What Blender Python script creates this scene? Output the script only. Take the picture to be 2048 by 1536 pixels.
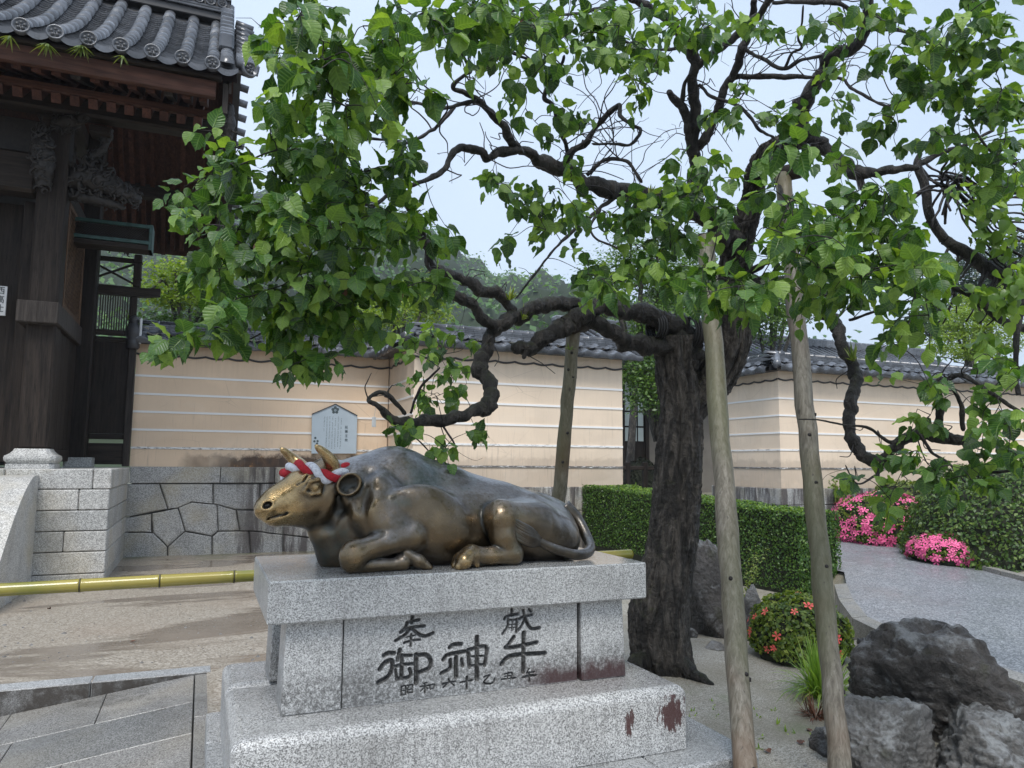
import bpy, bmesh, math, random
import numpy as np
from mathutils import Vector, Matrix
random.seed(7); RNG = np.random.default_rng(7)
for o in list(bpy.data.objects): bpy.data.objects.remove(o)
SC = bpy.context.scene; COL = SC.collection
R = math.radians
# ------------------------------------------------------------------ camera
# world axes run along the temple wall (x) and away from it (y); eye height 1.6 m
CF, CP, CR_, CY, EYE = 1484.0, R(6.02), R(0.46), R(22.5), 1.6
_f = np.array([0, math.cos(CP), math.sin(CP)]); _u = np.array([0, -math.sin(CP), math.cos(CP)]); _x = np.array([1., 0, 0])
_X = _x*math.cos(CR_) + _u*math.sin(CR_); _U = -_x*math.sin(CR_) + _u*math.cos(CR_)
_Rz = np.array([[math.cos(CY), math.sin(CY), 0], [-math.sin(CY), math.cos(CY), 0], [0, 0, 1]])
CX, CU, CFW = _Rz@_X, _Rz@_U, _Rz@_f
CPOS = np.array([0, 0, EYE])
cam = bpy.data.cameras.new('camera'); camo = bpy.data.objects.new('camera', cam); COL.objects.link(camo)
m = Matrix.Identity(4)
for i in range(3):
    m[i][0] = CX[i]; m[i][1] = CU[i]; m[i][2] = -CFW[i]; m[i][3] = CPOS[i]
camo.matrix_world = m
cam.sensor_width = 36.0; cam.lens = 36.0*CF/2048; cam.clip_start = 0.05; cam.clip_end = 2000
SC.camera = camo
# ------------------------------------------------------------------ sky, sun, exposure
SUN_EL, SUN_AZ = R(58), R(205)          # soft overcast light from above and behind the viewer
W = bpy.data.worlds.new('World'); SC.world = W; W.use_nodes = True
wn = W.node_tree.nodes; wl = W.node_tree.links
bg = wn['Background']; bg.inputs['Strength'].default_value = 0.1
sky = wn.new('ShaderNodeTexSky'); sky.sky_type = 'NISHITA'; sky.sun_disc = False
sky.sun_elevation = SUN_EL; sky.sun_rotation = SUN_AZ; sky.dust_density = 4; sky.air_density = 1.5
mx = wn.new('ShaderNodeMix'); mx.data_type = 'RGBA'; mx.inputs['Factor'].default_value = 0.82
tcw = wn.new('ShaderNodeTexCoord'); nz = wn.new('ShaderNodeTexNoise'); nz.inputs['Scale'].default_value = 1.6; nz.inputs['Detail'].default_value = 4
rp = wn.new('ShaderNodeValToRGB')        # a flat rain-cloud layer, hardly mottled, over the Nishita sky
rp.color_ramp.elements[0].position = .3; rp.color_ramp.elements[0].color = (3.1, 3.85, 5.0, 1)
rp.color_ramp.elements[1].position = .7; rp.color_ramp.elements[1].color = (4.3, 5.05, 6.1, 1)
wl.new(tcw.outputs['Generated'], nz.inputs['Vector']); wl.new(nz.outputs['Fac'], rp.inputs['Fac'])
wl.new(sky.outputs['Color'], mx.inputs[6]); wl.new(rp.outputs['Color'], mx.inputs[7]); wl.new(mx.outputs[2], bg.inputs['Color'])
sl = bpy.data.lights.new('sun', 'SUN'); sl.energy = 1.5; sl.angle = R(24); sl.color = (1, .97, .93)
slo = bpy.data.objects.new('sun', sl); COL.objects.link(slo)
_sd = Vector((math.sin(SUN_AZ)*math.cos(SUN_EL), math.cos(SUN_AZ)*math.cos(SUN_EL), math.sin(SUN_EL)))
slo.rotation_euler = _sd.to_track_quat('Z', 'Y').to_euler(); slo.location = (0, -5, 12)
vs = SC.view_settings; vs.view_transform = 'Standard'; vs.look = 'None'; vs.exposure = 1.05; vs.gamma = 1
# ------------------------------------------------------------------ pixel -> place helpers (pixels of the 2048x1536 photograph)
def ray(px, py): return CX*(px-1024)/CF + CU*(768-py)/CF + CFW
def onz(px, py, z): d = ray(px, py); return CPOS + d*((z-EYE)/d[2])
def onx(px, py, x): d = ray(px, py); return CPOS + d*(x/d[0])
def ony(px, py, y): d = ray(px, py); return CPOS + d*(y/d[1])
def atd(px, py, d): return CPOS + ray(px, py)*d
# ------------------------------------------------------------------ noise in numpy
def _h(ix, iy, iz):
    n = (ix*374761393 + iy*668265263 + iz*1442695041) & 0x7fffffff
    n = ((n ^ (n >> 13))*1274126177) & 0x7fffffff
    return ((n ^ (n >> 16)) & 0xffff)/65535.0
def vnoise(P):
    P = np.asarray(P, float); I = np.floor(P).astype(np.int64); f = P-I; f = f*f*(3-2*f)
    x, y, z = I[..., 0], I[..., 1], I[..., 2]; r = 0
    for a in (0, 1):
        for b in (0, 1):
            for c in (0, 1):
                w = (f[..., 0] if a else 1-f[..., 0])*(f[..., 1] if b else 1-f[..., 1])*(f[..., 2] if c else 1-f[..., 2])
                r = r + w*_h(x+a, y+b, z+c)
    return r*2-1
def fbm(P, oct=4, gain=.5, ridged=False):
    P = np.asarray(P, float); s = 0; a = 1; t = 0
    for i in range(oct):
        n = vnoise(P*2**i + i*17.3)
        s = s + a*((1-2*np.abs(n)) if ridged else n); t += a; a *= gain
    return s/t
def sstep(x, a, b):
    t = np.clip((x-a)/(b-a), 0, 1); return t*t*(3-2*t)
# ------------------------------------------------------------------ mesh builder
class MB:
    def __init__(s): s.v = []; s.f = []
    def add(s, V, F):
        n = len(s.v); s.v += [tuple(map(float, p)) for p in V]; s.f += [tuple(int(i)+n for i in f) for f in F]; return s
    def box(s, x0, x1, y0, y1, z0, z1, b=0.0):
        if b <= 0:
            V = [(x, y, z) for x in (x0, x1) for y in (y0, y1) for z in (z0, z1)]
            return s.add(V, [(0, 1, 3, 2), (4, 6, 7, 5), (0, 4, 5, 1), (2, 3, 7, 6), (0, 2, 6, 4), (1, 5, 7, 3)])
        b = min(b, (x1-x0)*.45, (y1-y0)*.45, (z1-z0)*.45)
        V = []; idx = {}
        for i, x in enumerate((x0, x1)):
            for j, y in enumerate((y0, y1)):
                for k, z in enumerate((z0, z1)):
                    sx, sy, sz = (1-2*i)*b, (1-2*j)*b, (1-2*k)*b
                    idx[i, j, k] = len(V); V += [(x, y+sy, z+sz), (x+sx, y, z+sz), (x+sx, y+sy, z)]
        F = []
        g = lambda i, j, k, a: idx[i, j, k]+a
        for i in (0, 1):
            q = [g(i, 0, 0, 0), g(i, 0, 1, 0), g(i, 1, 1, 0), g(i, 1, 0, 0)]; F.append(tuple(q if i == 0 else q[::-1]))
            q = [g(0, i, 0, 1), g(1, i, 0, 1), g(1, i, 1, 1), g(0, i, 1, 1)]; F.append(tuple(q if i == 0 else q[::-1]))
            q = [g(0, 0, i, 2), g(0, 1, i, 2), g(1, 1, i, 2), g(1, 0, i, 2)]; F.append(tuple(q if i == 0 else q[::-1]))
        for i in (0, 1):
            for j in (0, 1):
                F.append((g(i, j, 0, 0), g(i, j, 0, 1), g(i, j, 1, 1), g(i, j, 1, 0)))
                F.append((g(i, 0, j, 0), g(i, 0, j, 2), g(i, 1, j, 2), g(i, 1, j, 0)))
                F.append((g(0, i, j, 1), g(0, i, j, 2), g(1, i, j, 2), g(1, i, j, 1)))
                for k in (0, 1): F.append((g(i, j, k, 0), g(i, j, k, 1), g(i, j, k, 2)))
        return s.add(V, F)
    def beam(s, a, b, w, h, up=(0, 0, 1)):
        a = Vector(a); b = Vector(b); t = (b-a).normalized(); sd = t.cross(Vector(up)).normalized(); u = sd.cross(t)
        V = [p+sd*(i*w/2)+u*(j*h/2) for p in (a, b) for i, j in ((-1, -1), (1, -1), (1, 1), (-1, 1))]
        return s.add(V, [(0, 1, 2, 3), (7, 6, 5, 4), (0, 4, 5, 1), (1, 5, 6, 2), (2, 6, 7, 3), (3, 7, 4, 0)])
    def tube(s, P, rad, n=8, cap=True, bump=0.0, bs=8.0, seed=0.0, flat=None):
        P = np.asarray(P, float); m = len(P); rad = np.broadcast_to(np.asarray(rad, float), (m,))
        T = np.gradient(P, axis=0); T /= np.linalg.norm(T, axis=1)[:, None]+1e-12
        ref = np.array([0, 0, 1.]) if abs(T[0][2]) < .9 else np.array([1., 0, 0])
        u = np.cross(T[0], ref); u /= np.linalg.norm(u); V = []
        for i in range(m):
            u = u - T[i]*(u@T[i]); u /= np.linalg.norm(u)+1e-12; w = np.cross(T[i], u)
            a = np.arange(n)*2*math.pi/n
            ring = np.cos(a)[:, None]*u + np.sin(a)[:, None]*w
            r = np.full(n, rad[i])
            if bump > 0: r = r*(1+bump*fbm((P[i]+ring*rad[i])*bs+seed, 3))
            V += [tuple(p) for p in P[i]+ring*r[:, None]]
        F = [(i*n+j, i*n+(j+1) % n, (i+1)*n+(j+1) % n, (i+1)*n+j) for i in range(m-1) for j in range(n)]
        if cap: F += [tuple(range(n-1, -1, -1)), tuple(range((m-1)*n, m*n))]
        return s.add(V, F)
    def prism(s, poly, ax, c0, c1, ch=0.0):
        # poly: 2-D outline (counter-clockwise seen against the axis), extruded along ax ('y': poly=(x,z); 'x': (y,z); 'z': (x,y))
        mk = {'y': lambda p, c: (p[0], c, p[1]), 'x': lambda p, c: (c, p[0], p[1]), 'z': lambda p, c: (p[0], p[1], c)}[ax]
        n = len(poly)
        if ch > 0:
            q = np.asarray(poly, float); ce = q.mean(0); L = np.linalg.norm(q-ce, axis=1)[:, None]; q2 = q-(q-ce)/L*ch*1.4
            rings = [[mk(p, c0) for p in q2], [mk(p, c0+ch) for p in q], [mk(p, c1) for p in q]]
        else: rings = [[mk(p, c0) for p in poly], [mk(p, c1) for p in poly]]
        V = [v for r in rings for v in r]
        F = [(k*n+i, k*n+(i+1) % n, (k+1)*n+(i+1) % n, (k+1)*n+i) for k in range(len(rings)-1) for i in range(n)]
        F += [tuple(range(n-1, -1, -1)), tuple(range((len(rings)-1)*n, len(rings)*n))]
        return s.add(V, F)
    def grid(s, fn, nu, nv):
        V = [fn(i/(nu-1), j/(nv-1)) for i in range(nu) for j in range(nv)]
        return s.add(V, [(i*nv+j, (i+1)*nv+j, (i+1)*nv+j+1, i*nv+j+1) for i in range(nu-1) for j in range(nv-1)])
WL = {}
def wloc(o): return WL.get(o.name, Vector((0, 0, 0))) if o else Vector((0, 0, 0))
def mesh_of(mb, name, mat, smooth=False, org=(0, 0, 0)):
    me = bpy.data.meshes.new(name); o = Vector(org)
    me.from_pydata([tuple(Vector(v)-o) for v in mb.v], [], mb.f); 
    bm = bmesh.new(); bm.from_mesh(me); bmesh.ops.recalc_face_normals(bm, faces=bm.faces); bm.to_mesh(me); bm.free()
    if mat: me.materials.append(mat)
    if smooth: me.polygons.foreach_set('use_smooth', [True]*len(me.polygons))
    return me
def mesh_np(name, V, F, mat, smooth=False, attrs=None):
    V = np.asarray(V, np.float32); F = np.asarray(F, np.int32); k = F.shape[1]
    me = bpy.data.meshes.new(name); me.vertices.add(len(V)); me.vertices.foreach_set('co', V.ravel())
    me.loops.add(F.size); me.loops.foreach_set('vertex_index', F.ravel())
    me.polygons.add(len(F)); me.polygons.foreach_set('loop_start', np.arange(0, F.size, k, dtype=np.int32))
    me.polygons.foreach_set('loop_total', np.full(len(F), k, np.int32))
    if smooth: me.polygons.foreach_set('use_smooth', np.ones(len(F), bool))
    for n, a in (attrs or {}).items():
        at = me.attributes.new(n, 'FLOAT', 'POINT'); at.data.foreach_set('value', np.asarray(a, np.float32))
    me.update(calc_edges=True); me.validate()
    if mat: me.materials.append(mat)
    return me
def link(name, data, parent=None, loc=(0, 0, 0)):
    o = bpy.data.objects.new(name, data); COL.objects.link(o); loc = Vector(loc)
    if parent: o.parent = parent
    o.location = loc-wloc(parent); WL[o.name] = loc; return o
def tag(o, label=None, cat=None, group=None, kind=None):
    if label: o['label'] = label
    if cat: o['category'] = cat
    if group: o['group'] = group
    if kind: o['kind'] = kind
    return o
def thing(name, label, cat, loc, group=None): return tag(link(name, None, None, loc), label, cat, group)
def obj(name, mb, mat, parent=None, smooth=False, org=(0, 0, 0)): return link(name, mesh_of(mb, name, mat, smooth, org), parent, org)
def inst(name, me, parent, M):
    o = bpy.data.objects.new(name, me); COL.objects.link(o); o.parent = parent; M = Matrix(M)
    w = M.to_translation(); M.translation = w-wloc(parent); o.matrix_local = M; WL[o.name] = w; return o
def mat4(loc, rx=0, ry=0, rz=0, s=1):
    from mathutils import Euler
    M = Euler((rx, ry, rz)).to_matrix().to_4x4(); S = s if hasattr(s, '__len__') else (s, s, s)
    M = M @ Matrix.Diagonal((*S, 1)); M.translation = Vector(loc); return M
def crom(P, n=6):
    P = np.asarray(P, float); Q = np.vstack([2*P[0]-P[1], P, 2*P[-1]-P[-2]]); out = []
    for i in range(1, len(Q)-2):
        for t in np.arange(n)/n:
            a, b, c, d = Q[i-1:i+3]
            out.append(.5*(2*b+(c-a)*t+(2*a-5*b+4*c-d)*t*t+(3*b-a-3*c+d)*t**3))
    out.append(Q[-2]); return np.array(out)
# ------------------------------------------------------------------ materials
class NT:
    def __init__(s, name):
        s.m = bpy.data.materials.new(name); s.m.use_nodes = True; s.t = s.m.node_tree; s.b = s.t.nodes['Principled BSDF']; s.o = s.t.nodes['Material Output']
        g = s.n('ShaderNodeNewGeometry'); s.pos = g.outputs['Position']; s.nrm = g.outputs['Normal']; s.geo = g
        s.obj = s.n('ShaderNodeTexCoord').outputs['Object']; s.rnd = s.n('ShaderNodeObjectInfo').outputs['Random']
    def n(s, t): return s.t.nodes.new(t)
    def put(s, sock, v):
        if v is None: return
        if hasattr(v, 'is_output'): s.t.links.new(v, sock)
        elif hasattr(v, '__len__') and len(v) == 3 and sock.type == 'RGBA': sock.default_value = (*v, 1)
        else: sock.default_value = v
    def vec(s, v=None, scale=(1, 1, 1), loc=(0, 0, 0), rot=(0, 0, 0)):
        k = s.n('ShaderNodeMapping'); s.put(k.inputs['Vector'], v or s.pos); k.inputs['Scale'].default_value = scale; k.inputs['Location'].default_value = loc; k.inputs['Rotation'].default_value = rot
        return k.outputs[0]
    def noise(s, scale=5, detail=3, rough=.5, v=None, dist=0):
        k = s.n('ShaderNodeTexNoise'); s.put(k.inputs['Vector'], v or s.pos); k.inputs['Scale'].default_value = scale; k.inputs['Detail'].default_value = detail
        k.inputs['Roughness'].default_value = rough; k.inputs['Distortion'].default_value = dist; return k.outputs['Fac']
    def voro(s, scale=5, v=None, feat='F1', out='Distance', rand=1):
        k = s.n('ShaderNodeTexVoronoi'); k.feature = feat; s.put(k.inputs['Vector'], v or s.pos); k.inputs['Scale'].default_value = scale; k.inputs['Randomness'].default_value = rand; return k.outputs[out]
    def wave(s, scale=5, dist=2, detail=2, v=None, d='X', ds=1):
        k = s.n('ShaderNodeTexWave'); k.bands_direction = d; s.put(k.inputs['Vector'], v or s.pos); k.inputs['Scale'].default_value = scale; k.inputs['Distortion'].default_value = dist
        k.inputs['Detail'].default_value = detail; k.inputs['Detail Scale'].default_value = ds; return k.outputs['Fac']
    def ramp(s, f, stops, interp='LINEAR'):
        k = s.n('ShaderNodeValToRGB'); s.put(k.inputs['Fac'], f); k.color_ramp.interpolation = interp; e = k.color_ramp.elements
        while len(e) < len(stops): e.new(.5)
        for q, (p, c) in zip(e, stops):
            q.position = p; c = (c, c, c) if not hasattr(c, '__len__') else c; q.color = (*c, 1)
        return k.outputs['Color']
    def mix(s, a, b, f, mode='MIX'):
        k = s.n('ShaderNodeMix'); k.data_type = 'RGBA'; k.blend_type = mode; s.put(k.inputs['Factor'], f); s.put(k.inputs[6], a); s.put(k.inputs[7], b); return k.outputs[2]
    def math(s, op, a, b=None, c=None):
        k = s.n('ShaderNodeMath'); k.operation = op
        for i, v in enumerate((a, b, c)): s.put(k.inputs[i], v)
        return k.outputs[0]
    def sep(s, v=None, i=2):
        k = s.n('ShaderNodeSeparateXYZ'); s.put(k.inputs[0], v or s.pos); return k.outputs[i]
    def rng(s, v, a, b, c=0., d=1.):
        k = s.n('ShaderNodeMapRange'); s.put(k.inputs[0], v)
        for i, q in enumerate((a, b, c, d)): k.inputs[i+1].default_value = q
        return k.outputs[0]
    def attr(s, name):
        k = s.n('ShaderNodeAttribute'); k.attribute_name = name; return k.outputs['Fac']
    def bump(s, h, strength=.5, dist=.01, nrm=None):
        k = s.n('ShaderNodeBump'); s.put(k.inputs['Height'], h); k.inputs['Strength'].default_value = strength; k.inputs['Distance'].default_value = dist; s.put(k.inputs['Normal'], nrm); return k.outputs[0]
    def done(s, color=None, rough=None, normal=None, metal=None, spec=None, coat=None, coat_rough=None, sub=None):
        I = s.b.inputs
        s.put(I['Base Color'], color); s.put(I['Roughness'], rough); s.put(I['Normal'], normal); s.put(I['Metallic'], metal)
        s.put(I['Specular IOR Level'], spec); s.put(I['Coat Weight'], coat); s.put(I['Coat Roughness'], coat_rough)
        return s.m
def m_granite(name, light=.55, dark=.10, scale=170, tint=(1, 1, 1), warm=0, wet=.5, extra=None, film=0.):
    t = NT(name); v = t.vec(t.pos, (1, 1, 1))
    c1 = t.voro(scale, v, out='Color'); k = t.n('ShaderNodeSeparateColor'); t.put(k.inputs[0], c1); f = k.outputs[0]
    mid = (light+dark)/2
    c = t.ramp(f, [(0, dark), (.16, dark*1.4), (.24, mid*.75), (.5, mid), (.62, light*.9), (1, light*1.12)])
    c = t.mix(c, (.5, .5, .5), t.noise(scale*.35, 2), 'OVERLAY')
    if warm: c = t.mix(c, (.42, .36, .24), t.math('MULTIPLY', t.rng(t.noise(1.7, 4), .45, .75), warm))
    c = t.mix(c, tint, 1.0, 'MULTIPLY')
    c = t.mix(c, t.ramp(t.rnd, [(0, (.80, .81, .80)), (1, (1.08, 1.06, 1.02))]), 1.0, 'MULTIPLY')
    grime = t.rng(t.noise(2.3, 5, .6), .5, .8)
    c = t.mix(c, (.10, .10, .095), t.math('MULTIPLY', grime, .45))
    if extra: c = extra(t, c)
    h = t.noise(scale*.6, 3)
    r = t.rng(t.noise(3, 3), .3, .7, wet-.12, wet+.15)
    wetf = t.math('MULTIPLY', t.rng(t.sep(t.nrm, 2), .6, .95), t.rng(t.noise(2.1, 3), .35, .6, .55, 1))
    r = t.mix(r, (.09, .09, .09), t.math('MULTIPLY', wetf, film)); c = t.mix(c, (.55, .55, .56), t.math('MULTIPLY', wetf, film*.6), 'MULTIPLY')
    bs = t.n('ShaderNodeBump'); t.put(bs.inputs['Height'], h); t.put(bs.inputs['Strength'], t.rng(t.math('MULTIPLY', wetf, film), 0, 1, .25, .03)); bs.inputs['Distance'].default_value = .004
    return t.done(c, r, bs.outputs[0])
def m_plain(name, col, rough=.6, var=.15, scale=8, metal=0, bump=.1, spec=None):
    t = NT(name); n = t.noise(scale, 4); c = t.mix(col, tuple(x*(1-var*2) for x in col), t.rng(n, .35, .7))
    return t.done(c, rough, t.bump(t.noise(scale*6, 3), bump, .004), metal, spec)
def m_wood(name, c1, c2, axis=2, scale=1.0, rough=.65, wet=0):
    t = NT(name); sc = [26, 26, 26]; sc[axis] = 1.6; v = t.vec(t.pos, [q*scale for q in sc])
    n = t.noise(1, 5, .6, v, .6); w = t.noise(3.2, 3, .6, v)
    c = t.ramp(n, [(.3, c1), (.5, tuple((a+b)/2 for a, b in zip(c1, c2))), (.7, c2)])
    c = t.mix(c, tuple(q*.35 for q in c1), t.rng(w, .55, .68, 0, .7))
    c = t.mix(c, t.ramp(t.rnd, [(0, .72), (1, 1.15)]), 1.0, 'MULTIPLY')
    return t.done(c, rough, t.bump(t.math('ADD', n, t.math('MULTIPLY', w, .5)), .5, .006), 0, .22)
# ================================================================== materials of the setting
M = {}
def _gravel():
    t = NT('gravel_ground'); x = t.sep(i=0); y = t.sep(i=1)
    peb = t.voro(85, out='Color'); k = t.n('ShaderNodeSeparateColor'); t.put(k.inputs[0], peb)
    a = t.ramp(k.outputs[0], [(0, (.16, .135, .105)), (.35, (.275, .24, .19)), (.7, (.345, .305, .25)), (1, (.47, .43, .37))])
    a = t.mix(a, (.31, .235, .175), t.rng(t.noise(.9, 4), .5, .72, 0, .3))
    mud = t.ramp(t.noise(2.2, 6, .65), [(.3, (.15, .12, .09)), (.7, (.23, .19, .15))])
    # thin wet silt lies in long shallow bands along the wall
    band = t.noise(1, 4, .6, t.vec(t.pos, (.30, 1.05, 1)), .5)
    puddle = t.rng(band, .52, .57)
    a = t.mix(a, mud, t.math('MULTIPLY', puddle, .85))
    s1 = t.voro(160, out='Color'); k2 = t.n('ShaderNodeSeparateColor'); t.put(k2.inputs[0], s1)
    sand = t.ramp(k2.outputs[0], [(0, (.15, .135, .105)), (.5, (.30, .28, .235)), (1, (.46, .44, .39))])
    sand = t.mix(sand, (.17, .15, .10), t.rng(t.noise(1.6, 5), .45, .7, 0, .7))
    sand = t.mix(sand, (.12, .15, .06), t.rng(t.noise(3.1, 5), .6, .78, 0, .6))
    f = t.rng(t.math('ADD', x, t.math('MULTIPLY', t.noise(1.5, 3), .7)), 2.2, 2.8)
    c = t.mix(a, sand, f)
    c = t.mix(c, (.07, .10, .035), t.rng(t.math('MULTIPLY', t.rng(y, 11.0, 12.8), t.noise(1.4, 4)), .38, .6, 0, .65))
    h = t.mix(peb, s1, f)
    r = t.mix((.55, .55, .55), (.17, .17, .17), t.math('MULTIPLY', puddle, t.math('SUBTRACT', 1., f)))
    bs = t.n('ShaderNodeBump'); t.put(bs.inputs['Height'], h); t.put(bs.inputs['Strength'], t.rng(puddle, 0, 1, .55, .04)); bs.inputs['Distance'].default_value = .012
    return t.done(c, r, bs.outputs[0])
M['gravel'] = _gravel()
def _road():
    t = NT('wet_asphalt'); k = t.n('ShaderNodeSeparateColor'); t.put(k.inputs[0], t.voro(95, out='Color'))
    c = t.ramp(k.outputs[0], [(0, (.07, .075, .08)), (.4, (.16, .17, .18)), (.75, (.27, .28, .295)), (1, (.42, .43, .45))])
    c = t.mix(c, (.11, .115, .12), t.rng(t.noise(.9, 5, .6), .45, .75, 0, .55))
    return t.done(c, t.rng(t.noise(1.3, 4), .3, .7, .3, .55), t.bump(k.outputs[1], .5, .008))
M['road'] = _road()
def _plaster(name, base, stain_x0, stain=1.0):
    t = NT(name); x = t.sep(i=0); z = t.sep(i=2)
    c = t.mix(base, tuple(q*.88 for q in base), t.rng(t.noise(.8, 4), .4, .7))
    c = t.mix(c, tuple(min(1, q*1.12) for q in base), t.rng(t.noise(2.5, 5), .55, .75, 0, .4))
    # rain-splash dirt creeping up from the foot, streaked
    st = t.noise(1, 4, .7, t.vec(t.pos, (14, 14, 1.2)))
    low = t.rng(t.math('ADD', z, t.math('MULTIPLY', st, -.55)), 1.10, 1.55, 1, 0)
    xm = t.rng(t.math('ADD', x, t.math('MULTIPLY', t.noise(2, 3), 1.2)), stain_x0, stain_x0+1.0)
    d = t.math('MULTIPLY', t.math('MULTIPLY', low, xm), stain)
    c = t.mix(c, (.20, .16, .125), t.math('MULTIPLY', d, .75))
    core = t.math('MULTIPLY', t.rng(t.math('ADD', z, t.math('MULTIPLY', t.noise(3, 5, .7), -.46)), 1.40, 1.47, 1, 0), xm)
    c = t.mix(c, t.ramp(t.noise(7, 4), [(.4, (.055, .038, .03)), (.62, (.10, .06, .035)), (.72, (.36, .18, .07))]), t.math('MULTIPLY', core, stain))
    drip = t.rng(t.noise(1, 5, .75, t.vec(t.pos, (40, 40, 1.5))), .56, .72, 0, .55)
    c = t.mix(c, (.19, .155, .13), t.math('MULTIPLY', drip, t.rng(z, 1.5, 3.0, 1, .12)))
    pat = t.rng(t.noise(1.1, 3, .5, t.vec(t.pos, (1, 1, 1.6), (2, 5, 3))), .55, .58, 0, .10); c = t.mix(c, (.80, .70, .58), pat)
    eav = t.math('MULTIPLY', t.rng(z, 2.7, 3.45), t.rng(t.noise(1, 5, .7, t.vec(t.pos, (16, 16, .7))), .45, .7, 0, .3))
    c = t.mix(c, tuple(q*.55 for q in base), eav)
    crk = t.rng(t.voro(1.3, t.vec(t.pos, (1, 1, 1.4)), 'DISTANCE_TO_EDGE'), .0, .006, .35, 0); c = t.mix(c, (.25, .19, .14), t.math('MULTIPLY', crk, t.rng(t.noise(1.2, 2), .5, .6)))
    return t.done(c, .75, t.bump(t.noise(45, 4), .12, .003))
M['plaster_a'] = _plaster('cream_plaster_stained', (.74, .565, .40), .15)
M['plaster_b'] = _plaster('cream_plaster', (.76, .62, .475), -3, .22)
def _stripe():
    t = NT('white_band'); z = t.sep(i=2); x = t.sep(i=0)
    n = t.noise(1, 5, .75, t.vec(t.pos, (9, 9, 60)))
    w = t.rng(t.math('ADD', t.math('MULTIPLY', n, .9), t.rng(z, 1.4, 2.6, .34, -.16)), .62, .72)
    return t.done(t.mix((.80, .79, .77), (.13, .12, .11), w), .6)
M['stripe'] = _stripe()
def _tile():
    t = NT('wet_roof_tile')
    c = t.ramp(t.noise(3.5, 5, .6), [(.3, (.058, .062, .070)), (.55, (.11, .117, .13)), (.75, (.19, .20, .22))])
    c = t.mix(c, t.ramp(t.rnd, [(0, .6), (1, 1.25)]), 1., 'MULTIPLY')
    c = t.mix(c, (.045, .048, .045), t.rng(t.noise(11, 5, .7), .56, .72, 0, .75))
    return t.done(c, t.rng(t.noise(6, 3), .3, .7, .13, .34), t.bump(t.noise(70, 3), .12, .003), .2)
M['tile'] = _tile()
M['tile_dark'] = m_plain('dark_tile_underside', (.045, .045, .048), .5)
def _stain_stone(t, c):
    x = t.sep(i=0); st = t.noise(1, 4, .7, t.vec(t.pos, (7, 7, .9)))
    f = t.math('MULTIPLY', t.rng(st, .42, .56), t.rng(t.math('ADD', x, t.math('MULTIPLY', t.noise(1.5, 2), .8)), .65, 1.2))
    return t.mix(c, (.045, .035, .035), t.math('MULTIPLY', f, .85))
M['wallstone'] = m_granite('wall_granite', .46, .16, 120, (.95, .96, .96), .7, .55, _stain_stone)
M['platstone'] = m_granite('platform_granite', .58, .20, 130, (1, 1, .985), .55, .55)
def _moss_edge(t, c): return t.mix(c, (.05, .045, .04), t.rng(t.noise(1.2, 5, .65), .58, .72, 0, .7))
M['paving'] = m_granite('paving_granite', .38, .12, 210, (1, .99, .97), .25, .33, _moss_edge, .55)
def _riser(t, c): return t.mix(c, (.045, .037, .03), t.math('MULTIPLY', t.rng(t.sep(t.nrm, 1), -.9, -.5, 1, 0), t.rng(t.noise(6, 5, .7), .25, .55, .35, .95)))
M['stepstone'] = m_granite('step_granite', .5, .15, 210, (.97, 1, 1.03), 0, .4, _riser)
def _plinth_stain(t, c):
    # black growth creeping up from the joint, and dark red blotches
    x = t.sep(i=0); z = t.sep(i=2); up = t.sep(t.nrm, 2)
    k = t.noise(1, 5, .7, t.vec(t.pos, (9, 9, 4)))
    a = t.rng(t.math('SUBTRACT', z, t.math('MULTIPLY', k, .30)), .49, .58, 1, 0)
    a = t.math('MULTIPLY', a, t.rng(z, .535, .545))
    c = t.mix(c, (.05, .048, .045), t.math('MULTIPLY', t.math('MULTIPLY', a, t.rng(t.noise(60, 3), .35, .62)), .7))
    rx = t.rng(t.math('ABSOLUTE', t.math('SUBTRACT', x, 1.64)), .02, .24, 1, 0)
    rn = t.noise(1, 4, .7, t.vec(t.pos, (20, 20, 9)))
    rz = t.rng(t.math('SUBTRACT', z, t.math('MULTIPLY', rn, .17)), .50, .56, 1, 0)
    f = t.math('MULTIPLY', t.math('MULTIPLY', rz, t.rng(x, 1.40, 1.60)), t.rng(z, .535, .545))
    c = t.mix(c, (.05, .02, .02), t.math('MULTIPLY', f, .92))
    rs_ = t.math('MULTIPLY', t.rng(t.noise(1, 5, .7, t.vec(t.pos, (30, 30, 1.6))), .5, .72, 0, .55), t.rng(up, .2, .6, 1, 0))
    c = t.mix(c, (.16, .155, .15), t.math('MULTIPLY', rs_, t.rng(t.noise(4, 3), .35, .6, .3, 1)))
    # two blotches on the base block
    for (bx, bz, bw, bh) in ((2.115, .425, .07, .075), (1.89, .40, .025, .055)):
        u = t.math('DIVIDE', t.math('SUBTRACT', x, bx), bw); w = t.math('DIVIDE', t.math('SUBTRACT', z, bz), bh)
        d = t.math('ADD', t.math('MULTIPLY', u, u), t.math('MULTIPLY', w, w))
        d = t.math('ADD', d, t.math('MULTIPLY', t.math('SUBTRACT', t.noise(1, 4, .7, t.vec(t.pos, (46, 46, 13))), .5), 5.5))
        f = t.math('MULTIPLY', t.rng(d, .75, 1.05, 1, 0), t.rng(up, .2, .5, 1, 0))
        c = t.mix(c, (.06, .019, .018), t.math('MULTIPLY', f, .93))
    return t.mix(c, (.018, .0175, .017), t.attr('carve'))
M['plinth'] = m_granite('plinth_granite', .62, .13, 330, (.98, 1, 1.02), 0, .36, _plinth_stain, .9)
M['plinth_base'] = m_granite('coarse_plinth_granite', .58, .12, 250, (.98, 1, 1.02), 0, .34, _plinth_stain, .55)
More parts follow.
